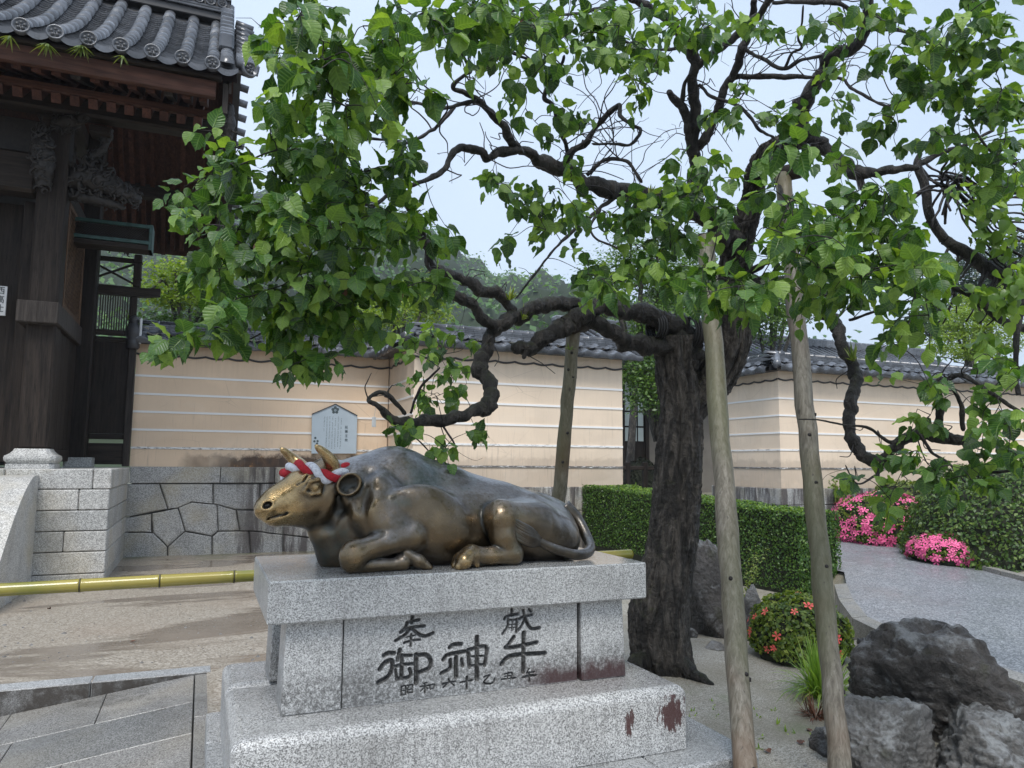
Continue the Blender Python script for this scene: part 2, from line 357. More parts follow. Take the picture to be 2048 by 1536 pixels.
M['joint'] = m_plain('dark_joint', (.075, .072, .066), .8)
M['concrete'] = m_granite('old_concrete', .30, .14, 120, (1, .98, .93), .3, .5, _moss_edge)
M['darkwood'] = m_wood('dark_wet_timber', (.010, .0075, .006), (.036, .027, .021))
M['darkwood_x'] = m_wood('dark_wet_timber_x', (.010, .0075, .006), (.036, .027, .021), 0)
M['darkwood_y'] = m_wood('dark_wet_timber_y', (.010, .0075, .006), (.036, .027, .021), 1)
M['greywood'] = m_wood('weathered_timber', (.022, .018, .0155), (.075, .063, .055))
M['redwood_x'] = m_wood('brown_eave_timber', (.035, .015, .010), (.105, .048, .032), 0, .8)
M['redwood_y'] = m_wood('brown_rafter_timber', (.035, .014, .010), (.10, .042, .028), 1, .8)
M['lattice'] = m_wood('lattice_wood', (.06, .035, .02), (.16, .095, .055))
M['carving'] = m_plain('carved_timber', (.022, .018, .015), .6, .3, 20, 0, .6)
M['copper'] = m_plain('green_copper', (.03, .085, .075), .5, .25, 12)
M['white_paint'] = m_plain('white_paint', (.62, .63, .63), .5, .08)
M['ink'] = m_plain('black_ink', (.02, .02, .022), .5)
M['sign'] = m_plain('pale_blue_board', (.44, .52, .58), .35, .05, 3, 0, .02)
M['sign_ink'] = m_plain('slate_ink', (.07, .10, .11), .5)
# ================================================================== ground
YL = [(-6, 4.9), (3.3, 4.9), (4.6, 5.1), (5.6, 5.9), (6.6, 6.9), (8, 7.05), (11.3, 7.0), (40, 7.0)]
YR = [(-6, 7.3), (2, 7.6), (5.5, 8.4), (9.65, 10.0), (11.3, 10.2), (40, 10.2)]
def xl(y): return np.interp(y, [a for a, b in YL], [b for a, b in YL])
def xr(y): return np.interp(y, [a for a, b in YR], [b for a, b in YR])
def roadz(y): return .29 + .032*(np.clip(y, 2, 14)-4.0)
SLOPE_X0, SLOPE_Y1, SLOPE = .04, 5.84, .128
def gz(x, y):
    x = np.asarray(x, float); y = np.asarray(y, float)
    z = .10 + .02*fbm(np.stack([x*.5, y*.5, 0*x], -1), 3)*sstep(y, 4, 8)
    z = np.where((x < SLOPE_X0+.06) & (y < SLOPE_Y1+.06), .10 - SLOPE*np.clip(SLOPE_X0-x, 0, 6) - .10, z)
    r = sstep(x-xl(y), -.25, .05); z = z*(1-r) + (roadz(y)-.03)*r
    b = sstep(x-xr(y), 0, .5); z = z + b*(.06+.10*sstep(x-xr(y), .5, 4))
    return z
def axis(a, b, lo, hi, st, far):
    c = np.arange(a, b+1e-6, st); l = a-np.geomspace(st, a-lo, far)[::-1]; h = b+np.geomspace(st, hi-b, far); return np.concatenate([l, c, h])
gx = np.sort(np.concatenate([axis(-4, 13, -400, 450, .14, 14), [SLOPE_X0+.059, SLOPE_X0+.061]]))
gy = np.sort(np.concatenate([axis(-1, 14, -60, 450, .14, 14), [SLOPE_Y1+.059, SLOPE_Y1+.061]]))
GX, GY = np.meshgrid(gx, gy, indexing='ij'); GZ = gz(GX, GY)
near = np.exp(-((GX-3.2)**2+(GY-4.9)**2)/1.2); GZ = GZ+.05*near
n1, n2 = GX.shape; ii = np.arange(n1*n2).reshape(n1, n2)
F = np.stack([ii[:-1, :-1], ii[1:, :-1], ii[1:, 1:], ii[:-1, 1:]], -1).reshape(-1, 4)
tag(link('ground', mesh_np('ground', np.stack([GX, GY, GZ], -1).reshape(-1, 3), F, M['gravel'], True)), 'wet pinkish gravel and sandy ground below the temple wall', kind='structure')
# road
mb = MB(); ys = np.concatenate([np.linspace(-6, 14, 90), [40]])
for j, y in enumerate(ys):
    for i in range(13):
        x = xl(y)+(xr(y)-xl(y))*i/12; mb.v.append((float(x), float(y), float(roadz(y)+.02*math.sin(i/12*math.pi))))
for j in range(len(ys)-1):
    for i in range(12): mb.f.append((j*13+i, j*13+i+1, (j+1)*13+i+1, (j+1)*13+i))
tag(obj('road', mb, M['road'], None, True), 'grey wet asphalt drive rising to the gateway', kind='structure')
# kerbs on both sides of the drive
def kerb(name, fx, y0, y1, w, up, side):
    ys = np.arange(y0, y1, .6); par = tag(link(name, None, None, (float(fx(y0)), y0, 0)), kind='structure')
    for i in range(len(ys)-1):
        a, b = ys[i]+.006, ys[i+1]-.006; mb = MB()
        p = [(fx(a)+(-w if side < 0 else 0), a), (fx(a)+(0 if side < 0 else w), a), (fx(b)+(0 if side < 0 else w), b), (fx(b)+(-w if side < 0 else 0), b)]
        z0, z1 = float(roadz(a))+up, float(roadz(b))+up
        mb.add([(*p[0], 0), (*p[1], 0), (*p[2], 0), (*p[3], 0), (*p[0], z0), (*p[1], z0), (*p[2], z1), (*p[3], z1)], [(0, 1, 5, 4), (1, 2, 6, 5), (2, 3, 7, 6), (3, 0, 4, 7), (4, 5, 6, 7)])
        obj('kerb_stone', mb, M['concrete'], par)
kerb('kerb', xl, 1.2, 6.6, .17, .012, -1); kerb('kerb', xr, 3.5, 11.2, .12, .05, 1)
# ================================================================== sloping granite paving, step stone and gutter on the left
def pav_z(x): return .10 - SLOPE*max(0., SLOPE_X0-x)
pv = tag(link('pavement', None, None, (-.5, 4.5, 0)), kind='structure')
def slab(x0, x1, y0, y1, name='paving_slab', mat='paving', g=.0028):
    mb = MB(); x0 += g; x1 -= g; y0 += g; y1 -= g; b = .004
    def P(x, y, dz): return (x, y, pav_z(x)+dz)
    V = [P(x0, y0, -.08), P(x1, y0, -.08), P(x1, y1, -.08), P(x0, y1, -.08), P(x0, y0, -b), P(x1, y0, -b), P(x1, y1, -b), P(x0, y1, -b), P(x0+b, y0+b, 0), P(x1-b, y0+b, 0), P(x1-b, y1-b, 0), P(x0+b, y1-b, 0)]
    mb.add(V, [(3, 2, 1, 0), (8, 9, 10, 11)]+[(k*4+i, k*4+(i+1) % 4, k*4+4+(i+1) % 4, k*4+4+i) for k in (0, 1) for i in range(4)])
    obj(name, mb, M[mat], pv)
rows = [5.835, 5.21, 4.63, 4.05, 3.45, 2.8, 2.1, 1.3, .4, -.5, -1.5]
cuts = [[.02, -.52, -1.06, -1.8, -2.6], [.02, -.93, -1.55, -2.4], [.02, -.6, -1.2, -2.0], [.02, -.35, -.86, -1.5], [.02, -.7, -1.4], [.02, -.5, -1.1, -1.7], [.02, -.8, -1.5], [.02, -.6, -1.6], [.02, -.9, -1.7], [.02, -.7, -1.6]]
for r in range(len(rows)-1):
    c = cuts[r]
    for a, b in zip(c[:-1], c[1:]): slab(b, a, rows[r+1], rows[r])
for a, b in zip([5.835, 4.9, 4.0, 3.1, 2.0, .8], [4.9, 4.0, 3.1, 2.0, .8, -1]): slab(.024, .15, b, a)
mb = MB(); mb.box(-3.2, .15, -1.5, 5.835, -.6, -.5); mb.v = [(x, y, (pav_z(x)-.03 if z > -.55 else -.7)) for x, y, z in mb.v]
obj('bedding', mb, M['joint'], pv)
for x0, x1 in ((-3.2, -1.9), (-1.9, -.62), (-.62, .13)):
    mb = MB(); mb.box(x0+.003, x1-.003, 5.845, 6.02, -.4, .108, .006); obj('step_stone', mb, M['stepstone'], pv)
# ================================================================== stone platform of the gate
zr = [1.477, 1.228, .975, .725, .478, .215, .02]
plat = thing('stone_platform', 'pale granite block platform under the dark timber gate', 'platform', (-1.5, 11.5, .1))
mb = MB(); mb.box(-6, -1.09, 10.52, 12.95, .0, 1.44); obj('core', mb, M['joint'], plat)
px1 = -1.04
fronts = [[(-6, -3.4), (-3.4, -2.15), (-2.15, -1.23)], [(-6, -2.9), (-2.9, -1.37), (-1.37, px1)], [(-6, -3.2), (-3.2, px1)], [(-6, -2.6), (-2.6, -1.50), (-1.50, px1)], [(-6, -3), (-3, px1)], [(-6, -2), (-2, px1)]]
sides = [[(10.46, 11.3), (11.3, 12.97)], [(10.72, 12.0), (12.0, 12.97)], [(10.72, 11.6), (11.6, 12.97)], [(10.72, 12.2), (12.2, 12.97)], [(10.72, 11.9), (11.9, 12.97)], [(10.72, 12.97)]]
for r in range(6):
    for a, b in fronts[r]:
        mb = MB(); j = random.uniform(-.006, .006); mb.box(a+.004, b-.004 if b < px1-.001 else b, 10.46+j, 10.72, zr[r+1]+.005, zr[r]-.003, .011); obj('stone_block', mb, M['platstone'], plat)
    for a, b in sides[r]:
        if r == 0 and a < 10.5: mb = MB(); mb.box(-1.226, px1+.012, 10.458, b-.004, zr[1]+.005, zr[0]+.002, .011)
        else: mb = MB(); mb.box(-1.30, px1+random.uniform(-.004, .004)+(.012 if r == 0 else 0), a+.004, b-.004, zr[r+1]+.005, zr[r]-.003, .011)
        obj('stone_block', mb, M['platstone'], plat)
for a, b in ((-6, -3.2), (-3.2, -2.0), (-2.0, -1.3)):
    mb = MB(); mb.box(a+.004, b-.004, 10.73, 12.9, 1.42, 1.474, .006); obj('floor_slab', mb, M['platstone'], plat)
# curved stringer stone beside the steps, and the steps
prof = [(10.45, 0.0), (10.45, 1.40), (10.25, 1.40)] + [(10.25-1.75*t, 1.40-1.15*(t**1.55)) for t in np.linspace(.08, 1, 12)] + [(8.42, .0)]
mb = MB(); mb.prism(prof, 'x', -2.15, -1.80); tag(obj('stair_stringer', mb, M['platstone'], None, False), 'curved granite side stone sloping down beside the platform steps', 'stair stone')
st = thing('stone_steps', 'granite steps leading up to the gate platform, beside the curved stone', 'steps', (-3.2, 9.5, .1))
for i in range(7):
    mb = MB(); mb.box(-4.4, -2.16, 10.45-.27*(i+1), 10.449, 1.40-.195*(i+1)-.0, 1.40-.195*i-.004, .01); mb.v = [(x, y, z) for x, y, z in mb.v]; obj('step', mb, M['platstone'], st)
# ================================================================== cream walls with tile coping
E2 = MB()
def tile_meshes():
    T = {}
    # eave tile: one S-wave pan with a hanging lip; local x along the wall (pitch .3), local -y outwards, slope up to +y
    mb = MB()
    def prof(u): return .032*math.sin(u*2*math.pi)*(1 if u < .5 else .55)
    nu = 13
    for j, (yy, zz) in enumerate(((-.30, .0), (-.02, .115))):
        for i in range(nu):
            u = i/(nu-1); mb.v.append((u*.3, yy, zz+prof(u)))
    for i in range(nu-1): mb.f.append((i, i+1, nu+i+1, nu+i))
    n0 = len(mb.v)
    for i in range(nu):
        u = i/(nu-1); mb.v.append((u*.3, -.302, prof(u))); 
    for i in range(nu):
        u = i/(nu-1); mb.v.append((u*.3, -.306, min(prof(u), 0)-.085+.008*math.sin(u*math.pi)))
    for i in range(nu): mb.v.append((i/(nu-1)*.3, -.285, min(prof(i/(nu-1)), 0)-.085))
    for i in range(nu-1):
        mb.f.append((n0+nu+i, n0+nu+i+1, n0+i+1, n0+i)); mb.f.append((n0+2*nu+i, n0+2*nu+i+1, n0+nu+i+1, n0+nu+i))
    T['eave'] = mesh_of(mb, 'eave_tile', M['tile'], True)
    mb = MB()
    for (yy, zz) in ((-.10, .0), (.02, .06)):
        for i in range(nu): mb.v.append((i/(nu-1)*.3, yy, zz+prof(i/(nu-1))+.014))
    for i in range(nu-1): mb.f.append((i, i+1, nu+i+1, nu+i))
    mb.box(0.0, .14, -.112, -.098, -.012, .03, .004)
    T['pan'] = mesh_of(mb, 'pan_tile', M['tile'], True)
    mb = MB(); mb.box(.003, .297, -.5, .5, 0, .03, .004); T['noshi'] = mesh_of(mb, 'ridge_course_tile', M['tile'])
    mb = MB(); n = 9
    for xx, sc in ((.003, 1), (.262, 1), (.266, 1.09), (.298, 1.09)):
        for i in range(n): a = math.pi*i/(n-1); mb.v.append((xx, -.075*sc*math.cos(a), .062*sc*math.sin(a)))
    for k in range(3):
        for i in range(n-1): mb.f.append((k*n+i, k*n+i+1, (k+1)*n+i+1, (k+1)*n+i))
    mb.f += [tuple(range(n)), tuple(range(3*n, 4*n))]
    T['cap'] = mesh_of(mb, 'ridge_cap_tile', M['tile'], True)
    return T
TM = tile_meshes()
def coping(parent, org, L, rz, zeave=3.46, both=False):
    """tile roof on a wall: org = wall-face line start (x,y), running L along local +x after rotation rz, outward = local -y"""
    n = round(L/.3); s = L/(n*.3); c, si = math.cos(rz), math.sin(rz)
    def W(x, y, z): return (org[0]+c*x-si*y, org[1]+si*x+c*y, z)
    def put(name, key, x, y, z, sy=1, sz=1): inst(name, TM[key], parent, mat4(W(x, y, z), 0, 0, rz, (s, sy, sz)))
    for i in range(n):
        x = i*.3*s
        put('eave_tile', 'eave', x, 0, zeave)
        put('pan_tile', 'pan', x, -.04, zeave+.10)
        for k in range(4): put('ridge_course_tile', 'noshi', x+(.15*s if k % 2 and i < n-1 else 0), .12, zeave+.145+k*.036, .30-.035*k)
        put('ridge_cap_tile', 'cap', x, .12, zeave+.29)
    mb = MB(); mb.add([W(0, -.28, zeave-.075), W(L, -.28, zeave-.075), W(L, .02, zeave-.055), W(0, .02, zeave-.055), W(0, .0, zeave+.05), W(L, 0, zeave+.05), W(0, .26, zeave+.1), W(L, .26, zeave+.1), W(0, .45, zeave-.05), W(L, .45, zeave-.05)],
        [(0, 1, 2, 3), (3, 2, 5, 4), (4, 5, 7, 6), (6, 7, 9, 8)])
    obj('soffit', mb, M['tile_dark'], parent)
def scallop(parent, org, L, rz, z=3.235, pitch=.335):
    c, si = math.cos(rz), math.sin(rz); n = max(1, round(L/pitch)); P = []
    for i in range(n):
        for t in np.linspace(0, 1, 8)[:-1]: P.append((L*(i+t)/n, -.016, z+.028*(abs(2*t-1)**1.6)))
    P.append((L, -.016, z+.028)); P = np.array(P)
    Q = np.stack([org[0]+c*P[:, 0]-si*P[:, 1], org[1]+si*P[:, 0]+c*P[:, 1], P[:, 2]], 1)
    mb = MB(); mb.tube(Q, .017, 6); obj('scalloped_moulding', mb, M['tile_dark'], parent, True)
def strips(parent, org, L, rz, zs, h=.034):
    c, si = math.cos(rz), math.sin(rz)
    for z in zs:
        mb = MB(); V = []
        for y in (-.012, .01):
            for (x, zz) in ((0, z-h/2), (L, z-h/2), (L, z+h/2), (0, z+h/2)): V.append((org[0]+c*x-si*y, org[1]+si*x+c*y, zz))
        mb.add(V, [(0, 1, 2, 3), (7, 6, 5, 4), (0, 4, 5, 1), (1, 5, 6, 2), (2, 6, 7, 3), (3, 7, 4, 0)]); obj('white_band', mb, M['stripe'], parent)
PI = math.pi
# left wall (y = 13) with the short return towards the viewer at x = 3.02
wl_ = thing('plaster_wall', 'cream plaster wall with brown stained foot, from the dark gate to the inner corner', 'wall', (1, 13.2, .1))
mb = MB(); mb.box(-1.04, 3.0, 13.0, 13.5, 1.486, 3.5); obj('wall_face', mb, M['plaster_a'], wl_)
zsL = (2.915, 2.628, 2.346, 2.064, 1.780)
strips(wl_, (-1.04, 13.0), 4.04, 0, zsL); scallop(wl_, (-1.04, 13.0), 4.04, 0); coping(wl_, (-1.04, 13.0), 3.95, 0, 3.475)
# middle wall (y = 11.32) + return face x = 3.02
wm = thing('plaster_wall', 'cream plaster wall standing forward, between the inner corner and the gateway', 'wall', (5, 11.5, .1))
mb = MB(); mb.add([(3.02, 11.32, .9), (6.80, 11.32, .9), (6.80, 11.85, .9), (3.45, 11.85, .9), (3.45, 13.4, .9), (3.02, 13.4, .9)]+[(3.02, 11.32, 3.5), (6.80, 11.32, 3.5), (6.80, 11.85, 3.5), (3.45, 11.85, 3.5), (3.45, 13.4, 3.5), (3.02, 13.4, 3.5)],
    [(0, 1, 7, 6), (1, 2, 8, 7), (2, 3, 9, 8), (3, 4, 10, 9), (4, 5, 11, 10), (5, 0, 6, 11), (6, 7, 8, 9, 10, 11)])
obj('wall_face', mb, M['plaster_b'], wm)
zsM = (2.885, 2.551, 2.213, 1.881, 1.527)
strips(wm, (3.005, 11.32), 3.795, 0, zsM); scallop(wm, (3.005, 11.32), 3.795, 0); coping(wm, (3.0, 11.32), 4.05, 0, 3.475)
strips(wm, (3.02, 13.0), 1.67, -PI/2, zsL); scallop(wm, (3.02, 13.0), 1.67, -PI/2); coping(wm, (3.02, 13.1), 1.55, -PI/2, 3.47)
# corner ridge pieces
for (x, y, z) in ((2.80, 11.10, 3.52), (7.06, 11.06, 3.50)):
    mb = MB(); P = crom([(x, y, z), (x+(.16 if x < 5 else -.1), y+.22, z+.10), (x+(.26 if x < 5 else -.16), y+.36, z+.22)], 4); mb.tube(P, [.075]*len(P), 9); obj('hip_tile', mb, M['tile'], wm, True)
# right wall (y = 11.3), corner at x = 10.3, return going back along the drive
wr = thing('plaster_wall', 'cream plaster wall right of the gateway, behind the pink azaleas', 'wall', (13, 11.5, .1))
mb = MB(); mb.box(10.3, 30, 11.3, 11.85, 1.14, 3.5); mb.box(10.3, 10.8, 11.851, 13.3, 1.14, 3.5); obj('wall_face', mb, M['plaster_b'], wr)
strips(wr, (10.288, 11.3), 19.7, 0, zsM); scallop(wr, (10.288, 11.3), 19.7, 0); coping(wr, (10.1, 11.3), 15.0, 0, 3.475)
strips(wr, (10.3, 13.29), 1.98, -PI/2, zsM); scallop(wr, (10.3, 13.29), 1.98, -PI/2); coping(wr, (10.3, 13.4), 2.1, -PI/2, 3.47)
mb = MB(); P = crom([(10.06, 11.06, 3.50), (10.22, 11.24, 3.60), (10.36, 11.4, 3.74)], 4); mb.tube(P, [.08]*len(P), 9); obj('hip_tile', mb, M['tile'], wr, True)
# granite footings: top course + polygonal masonry on the left wall, plain blocks elsewhere
fw = thing('stone_footing', 'fitted polygonal granite footing with black streaks under the left wall', 'stone wall', (1, 13, .1))
mb = MB(); mb.box(-1.0, 3.0, 13.02, 13.5, 0, 1.45); obj('core', mb, M['joint'], fw)
for a, b in ((-1.03, .28), (.28, 1.12), (1.12, 2.2), (2.2, 3.0)):
    mb = MB(); mb.box(a+.004, b-.004, 12.955, 13.4, 1.23, 1.486, .008); obj('stone_block', mb, M['wallstone'], fw)
POLY = [[(520, 350), (665, 350), (700, 455), (520, 490)], [(668, 350), (888, 350), (888, 432), (800, 425), (742, 450), (702, 455)], [(890, 350), (1085, 350), (1085, 458), (985, 458), (890, 432)], [(1087, 350), (1330, 350), (1330, 480), (1087, 460)],
 [(520, 492), (632, 475), (632, 552), (515, 552)], [(635, 473), (742, 452), (772, 548), (700, 612), (640, 553)], [(745, 450), (800, 427), (905, 437), (910, 545), (885, 568), (775, 547)], [(907, 437), (985, 460), (1000, 545), (912, 547)], [(987, 460), (1180, 464), (1180, 560), (1040, 546), (1002, 545)], [(1182, 466), (1420, 484), (1420, 590), (1182, 560)],
 [(512, 554), (640, 555), (698, 614), (698, 680), (505, 685)], [(702, 613), (772, 550), (884, 570), (884, 680), (700, 682)], [(887, 570), (912, 549), (1038, 547), (1048, 685), (886, 684)], [(1041, 548), (1180, 562), (1180, 690), (1050, 686)], [(1182, 562), (1420, 592), (1420, 700), (1182, 692)], [(1332, 350), (1600, 350), (1600, 500), (1332, 481)], [(1602, 350), (2050, 350), (2050, 510), (1602, 501)], [(1422, 488), (1700, 508), (1700, 720), (1422, 702)], [(1702, 508), (2050, 514), (2050, 740), (1702, 722)]]
for pl in POLY:
    q = []
    for (cx, cy) in pl:
        p = ony(cx/2.0875, 800+cy/2.0875, 13.0); q.append((p[0], p[2]))
    q = np.array(q); ce = q.mean(0); q = q-(q-ce)/np.linalg.norm(q-ce, axis=1)[:, None]*.005
    # subdivide the outline and make it uneven
    o2 = []
    for i in range(len(q)):
        a, b = q[i], q[(i+1) % len(q)]
        for t in (0, .33, .66): o2.append(a+(b-a)*t+RNG.normal(0, .003, 2)*(t > 0))
    mb = MB(); y0 = 12.975+random.uniform(-.012, .012); mb.prism(o2, 'y', y0, 13.15, .014); obj('stone_block', mb, M['wallstone'], fw)
fm = thing('stone_footing', 'low granite footing under the middle wall behind the bronze ox', 'stone wall', (5, 11.4, .1))
for r, (z0, z1) in enumerate(((.0, .42), (.42, .80), (.80, 1.20))):
    xs = np.arange(2.98, 6.9, .95)+(.3 if r % 2 else 0); xs = [2.98]+[x for x in xs if 3.2 < x < 6.5]+[6.86]
    for a, b in zip(xs[:-1], xs[1:]):
        mb = MB(); mb.box(a+.004, b-.004, 11.26, 11.9, z0+.004, z1-.003, .012); obj('stone_block', mb, M['wallstone'], fm)
    mb = MB(); mb.box(2.96, 3.4, 11.91, 12.97, z0+.004, z1-.003, .012); obj('stone_block', mb, M['wallstone'], fm)
fr = thing('stone_footing', 'low granite footing under the right wall at the gateway corner', 'stone wall', (13, 11.4, .1))
for r, (z0, z1) in enumerate(((.1, .48), (.48, .82), (.82, 1.14))):
    xs = [10.25]+list(np.arange(11.2+.4*(r % 2), 22, 1.15))
    for a, b in zip(xs[:-1], xs[1:]):
        mb = MB(); mb.box(a+.004, b-.004, 11.24, 11.9, z0+.004, z1-.003, .012); obj('stone_block', mb, M['wallstone'], fr)
    for a, b in ((11.91, 12.6), (12.6, 13.35)):
        mb = MB(); mb.box(10.23, 10.8, a+.004, b-.004, z0+.004, z1-.003, .012); obj('stone_block', mb, M['wallstone'], fr)
# ================================================================== granite pedestal with the carved dedication
pl = thing('stone_pedestal', 'grey granite pedestal with carved black Japanese dedication under the bronze ox', 'pedestal', (1.18, 3.7, .1))
def rounded_block(x0, x1, y0, y1, z0, z1, r, seg=4, side=.012):
    """block with a softly rounded top edge"""
    mb = MB(); rings = [(0, z0)]+[(r*(1-math.cos(a)), z1-r+r*math.sin(a)) for a in np.linspace(0, math.pi/2, seg+1)]
    V = []
    for ins, z in rings:
        a, b, c, d = x0+ins, x1-ins, y0+ins, y1-ins; k = side
        V += [(a+k, c, z), (b-k, c, z), (b, c+k, z), (b, d-k, z), (b-k, d, z), (a+k, d, z), (a, d-k, z), (a, c+k, z)]
    n = 8; m = len(rings)
    F = [(i*n+j, i*n+(j+1) % n, (i+1)*n+(j+1) % n, (i+1)*n+j) for i in range(m-1) for j in range(n)]+[tuple(range((m-1)*n, m*n)), tuple(range(n-1, -1, -1))]
    return mb.add(V, F)
# lower step slabs
for a, b in ((.08, 1.96), (1.96, 2.50)):
    obj('step_slab', rounded_block(a+.003, b-.003, 2.93, 4.02, .0, .243, .012, 2), M['plinth_base'], pl)
obj('step_slab', rounded_block(.083, 2.497, 4.026, 4.48, .0, .243, .012, 2), M['plinth_base'], pl)
o = obj('base_block', rounded_block(.15, 2.21, 3.10, 3.86, .246, .537, .05, 5), M['plinth_base'], pl, False)
obj('base_block', rounded_block(.15, 2.21, 3.864, 4.32, .246, .537, .05, 5), M['plinth_base'], pl, False)
# corner posts, slightly battered, and the recessed sides
def batter(x0, x1, y0, y1, z0, z1, bx0, bx1, by):
    mb = MB(); b = .005
    mb.box(x0, x1, y0, y1, z0, z1, b); zz = z1-z0
    mb.v = [(x+((z-z0)/zz)*(bx0 if x < (x0+x1)/2 else -bx1), y+((z-z0)/zz)*(by if y < (y0+y1)/2 else 0), z) for x, y, z in mb.v]; return mb
obj('corner_post', batter(.351, .600, 3.335, 3.56, .538, .921, .012, 0, .012), M['plinth'], pl)
obj('corner_post', batter(1.765, 2.013, 3.335, 3.56, .538, .921, 0, .012, .012), M['plinth'], pl)
obj('corner_post', batter(.345, .60, 3.86, 4.09, .538, .921, .012, 0, 0), M['plinth'], pl)
obj('corner_post', batter(1.765, 2.013, 3.86, 4.09, .538, .921, 0, .012, 0), M['plinth'], pl)
mb = MB(); mb.box(.40, 1.97, 3.42, 4.05, .538, .9205); obj('core_block', mb, M['plinth'], pl)
mb = MB(); mb.box(.66, 1.74, 4.051, 4.07, .54, .92); obj('rear_panel', mb, M['plinth'], pl)
mb = MB(); mb.box(.277, 2.106, 3.282, 4.166, .9225, 1.10, .007); obj('top_slab', mb, M['plinth'], pl)
# strokes traced in a close view of the inscription (scale 5.389 from pixel 740,1200): points, width
STK = [
 # hou (offer)
 [(460,180),(452,245),38],[(398,245),(460,228),(530,215),30],[(400,250),(385,295),(332,348),34],[(335,345),(430,300),(590,280),30],[(445,300),(385,370),(330,410),(278,440),34],[(455,310),(530,372),(600,390),(682,358),36],[(400,402),(500,380),18],[(368,465),(450,440),(540,430),24],[(447,372),(440,500),26],
 # ken (dedicate)
 [(1530,100),(1530,165),34],[(1450,205),(1480,175),(1598,150),30],[(1492,205),(1482,290),(1432,365),30],[(1490,217),(1588,212),22],[(1586,207),(1580,348),30],[(1537,228),(1532,330),16],[(1500,268),(1580,262),13],[(1500,302),(1575,296),13],
 [(1612,205),(1645,182),(1750,160),28],[(1655,112),(1668,190),(1640,270),(1605,322),30],[(1672,190),(1700,258),(1745,310),(1830,303),38],[(1715,98),(1738,125),28],
 # go
 [(152,600),(200,575),(260,575),44],[(108,750),(155,685),(232,655),(242,735),(195,828),(95,888),46],[(325,540),(302,645),44],[(330,602),(452,600),34],[(348,600),(340,840),42],[(268,722),(330,702),(470,690),34],[(278,755),(290,852),30],[(428,745),(442,800),(400,838),(290,852),36],[(500,592),(500,892),48],[(500,602),(600,592),(655,650),(642,730),(540,780),44],
 # shin
 [(862,512),(902,484),(985,478),44],[(792,645),(845,592),(1030,555),42],[(868,650),(862,738),(770,792),40],[(930,620),(930,832),46],[(990,640),(1002,712),36],[(1060,540),(1075,722),42],[(1060,542),(1160,512),(1240,502),(1265,540),40],[(1265,532),(1240,702),42],[(1080,712),(1240,692),26],[(1080,612),(1240,602),22],[(1155,402),(1155,852),50],
 # gyuu (ox)
 [(1552,400),(1480,505),44],[(1462,512),(1545,512),(1800,460),44],[(1420,692),(1480,622),(1600,592),(1890,575),46],[(1660,355),(1655,772),48],
 # date line
 [(340,935),(340,1030),18],[(340,937),(386,931),(386,1022),15],[(345,980),(385,977),12],[(342,1026),(385,1020),12],[(402,925),(460,915),(453,957),14],[(426,921),(402,966),13],[(406,972),(407,1002),14],[(406,972),(460,966),(455,1001),13],[(407,1002),(460,998),12],
 [(580,902),(615,893),13],[(542,936),(640,920),14],[(595,900),(595,1000),17],[(590,942),(546,986),13],[(600,940),(626,960),13],[(646,920),(652,968),13],[(646,920),(696,911),(690,956),13],[(652,962),(690,956),11],
 [(848,855),(857,878),20],[(786,906),(920,880),19],[(834,905),(790,946),17],[(880,900),(912,925),14],
 [(976,890),(1105,865),19],[(1045,830),(1045,956),24],[(1230,832),(1292,812),(1240,870),(1232,895),(1290,906),(1338,884),(1346,846),18],
 [(1452,800),(1530,786),(1520,855),17],[(1492,786),(1482,855),15],[(1456,826),(1530,816),13],[(1420,857),(1570,840),17],
 [(1716,745),(1690,786),17],[(1690,790),(1770,776),15],[(1682,816),(1760,804),13],[(1645,836),(1795,811),17],[(1720,780),(1720,880),19]]
YP = 3.352
nxp, nzp = 560, 190; px0, px1_, pz0, pz1_ = .606, 1.745, .5385, .9205
gxp = np.linspace(px0, px1_, nxp); gzp = np.linspace(pz0, pz1_, nzp); PX, PZ = np.meshgrid(gxp, gzp, indexing='ij'); D = np.full(PX.shape, 9.)
for s in STK:
    w = s[-1]/5.389/CF*3.62/2*1.06; pts = [ony(740+x/5.389, 1200+y/5.389, YP)[[0, 2]] for x, y in s[:-1]]
    P = crom(pts, 5) if len(pts) > 2 else np.array(pts)
    for i in range(len(P)-1):
        a, b = P[i], P[i+1]; ba = b-a; lo = np.minimum(a, b)-.05; hi = np.maximum(a, b)+.05
        i0, i1 = np.searchsorted(gxp, [lo[0], hi[0]]); j0, j1 = np.searchsorted(gzp, [lo[1], hi[1]])
        qx = PX[i0:i1, j0:j1]-a[0]; qz = PZ[i0:i1, j0:j1]-a[1]
        t = np.clip((qx*ba[0]+qz*ba[1])/(ba@ba+1e-12), 0, 1); d = np.hypot(qx-t*ba[0], qz-t*ba[1])-w
        D[i0:i1, j0:j1] = np.minimum(D[i0:i1, j0:j1], d)
cut = sstep(-D, -.0012, .0022)
dep = cut*(.011+.010*sstep(-D, .002, .012))
V = np.stack([PX, YP+dep, PZ], -1).reshape(-1, 3); ii = np.arange(nxp*nzp).reshape(nxp, nzp)
F = np.stack([ii[:-1, :-1], ii[1:, :-1], ii[1:, 1:], ii[:-1, 1:]], -1).reshape(-1, 4)
spk = .5+.5*fbm(V*170, 2)
car = (cut.ravel()*(.78+.22*sstep(spk, .35, .75)))
link('inscribed_panel', mesh_np('inscribed_panel', V, F, M['plinth'], False, {'carve': car}), pl)
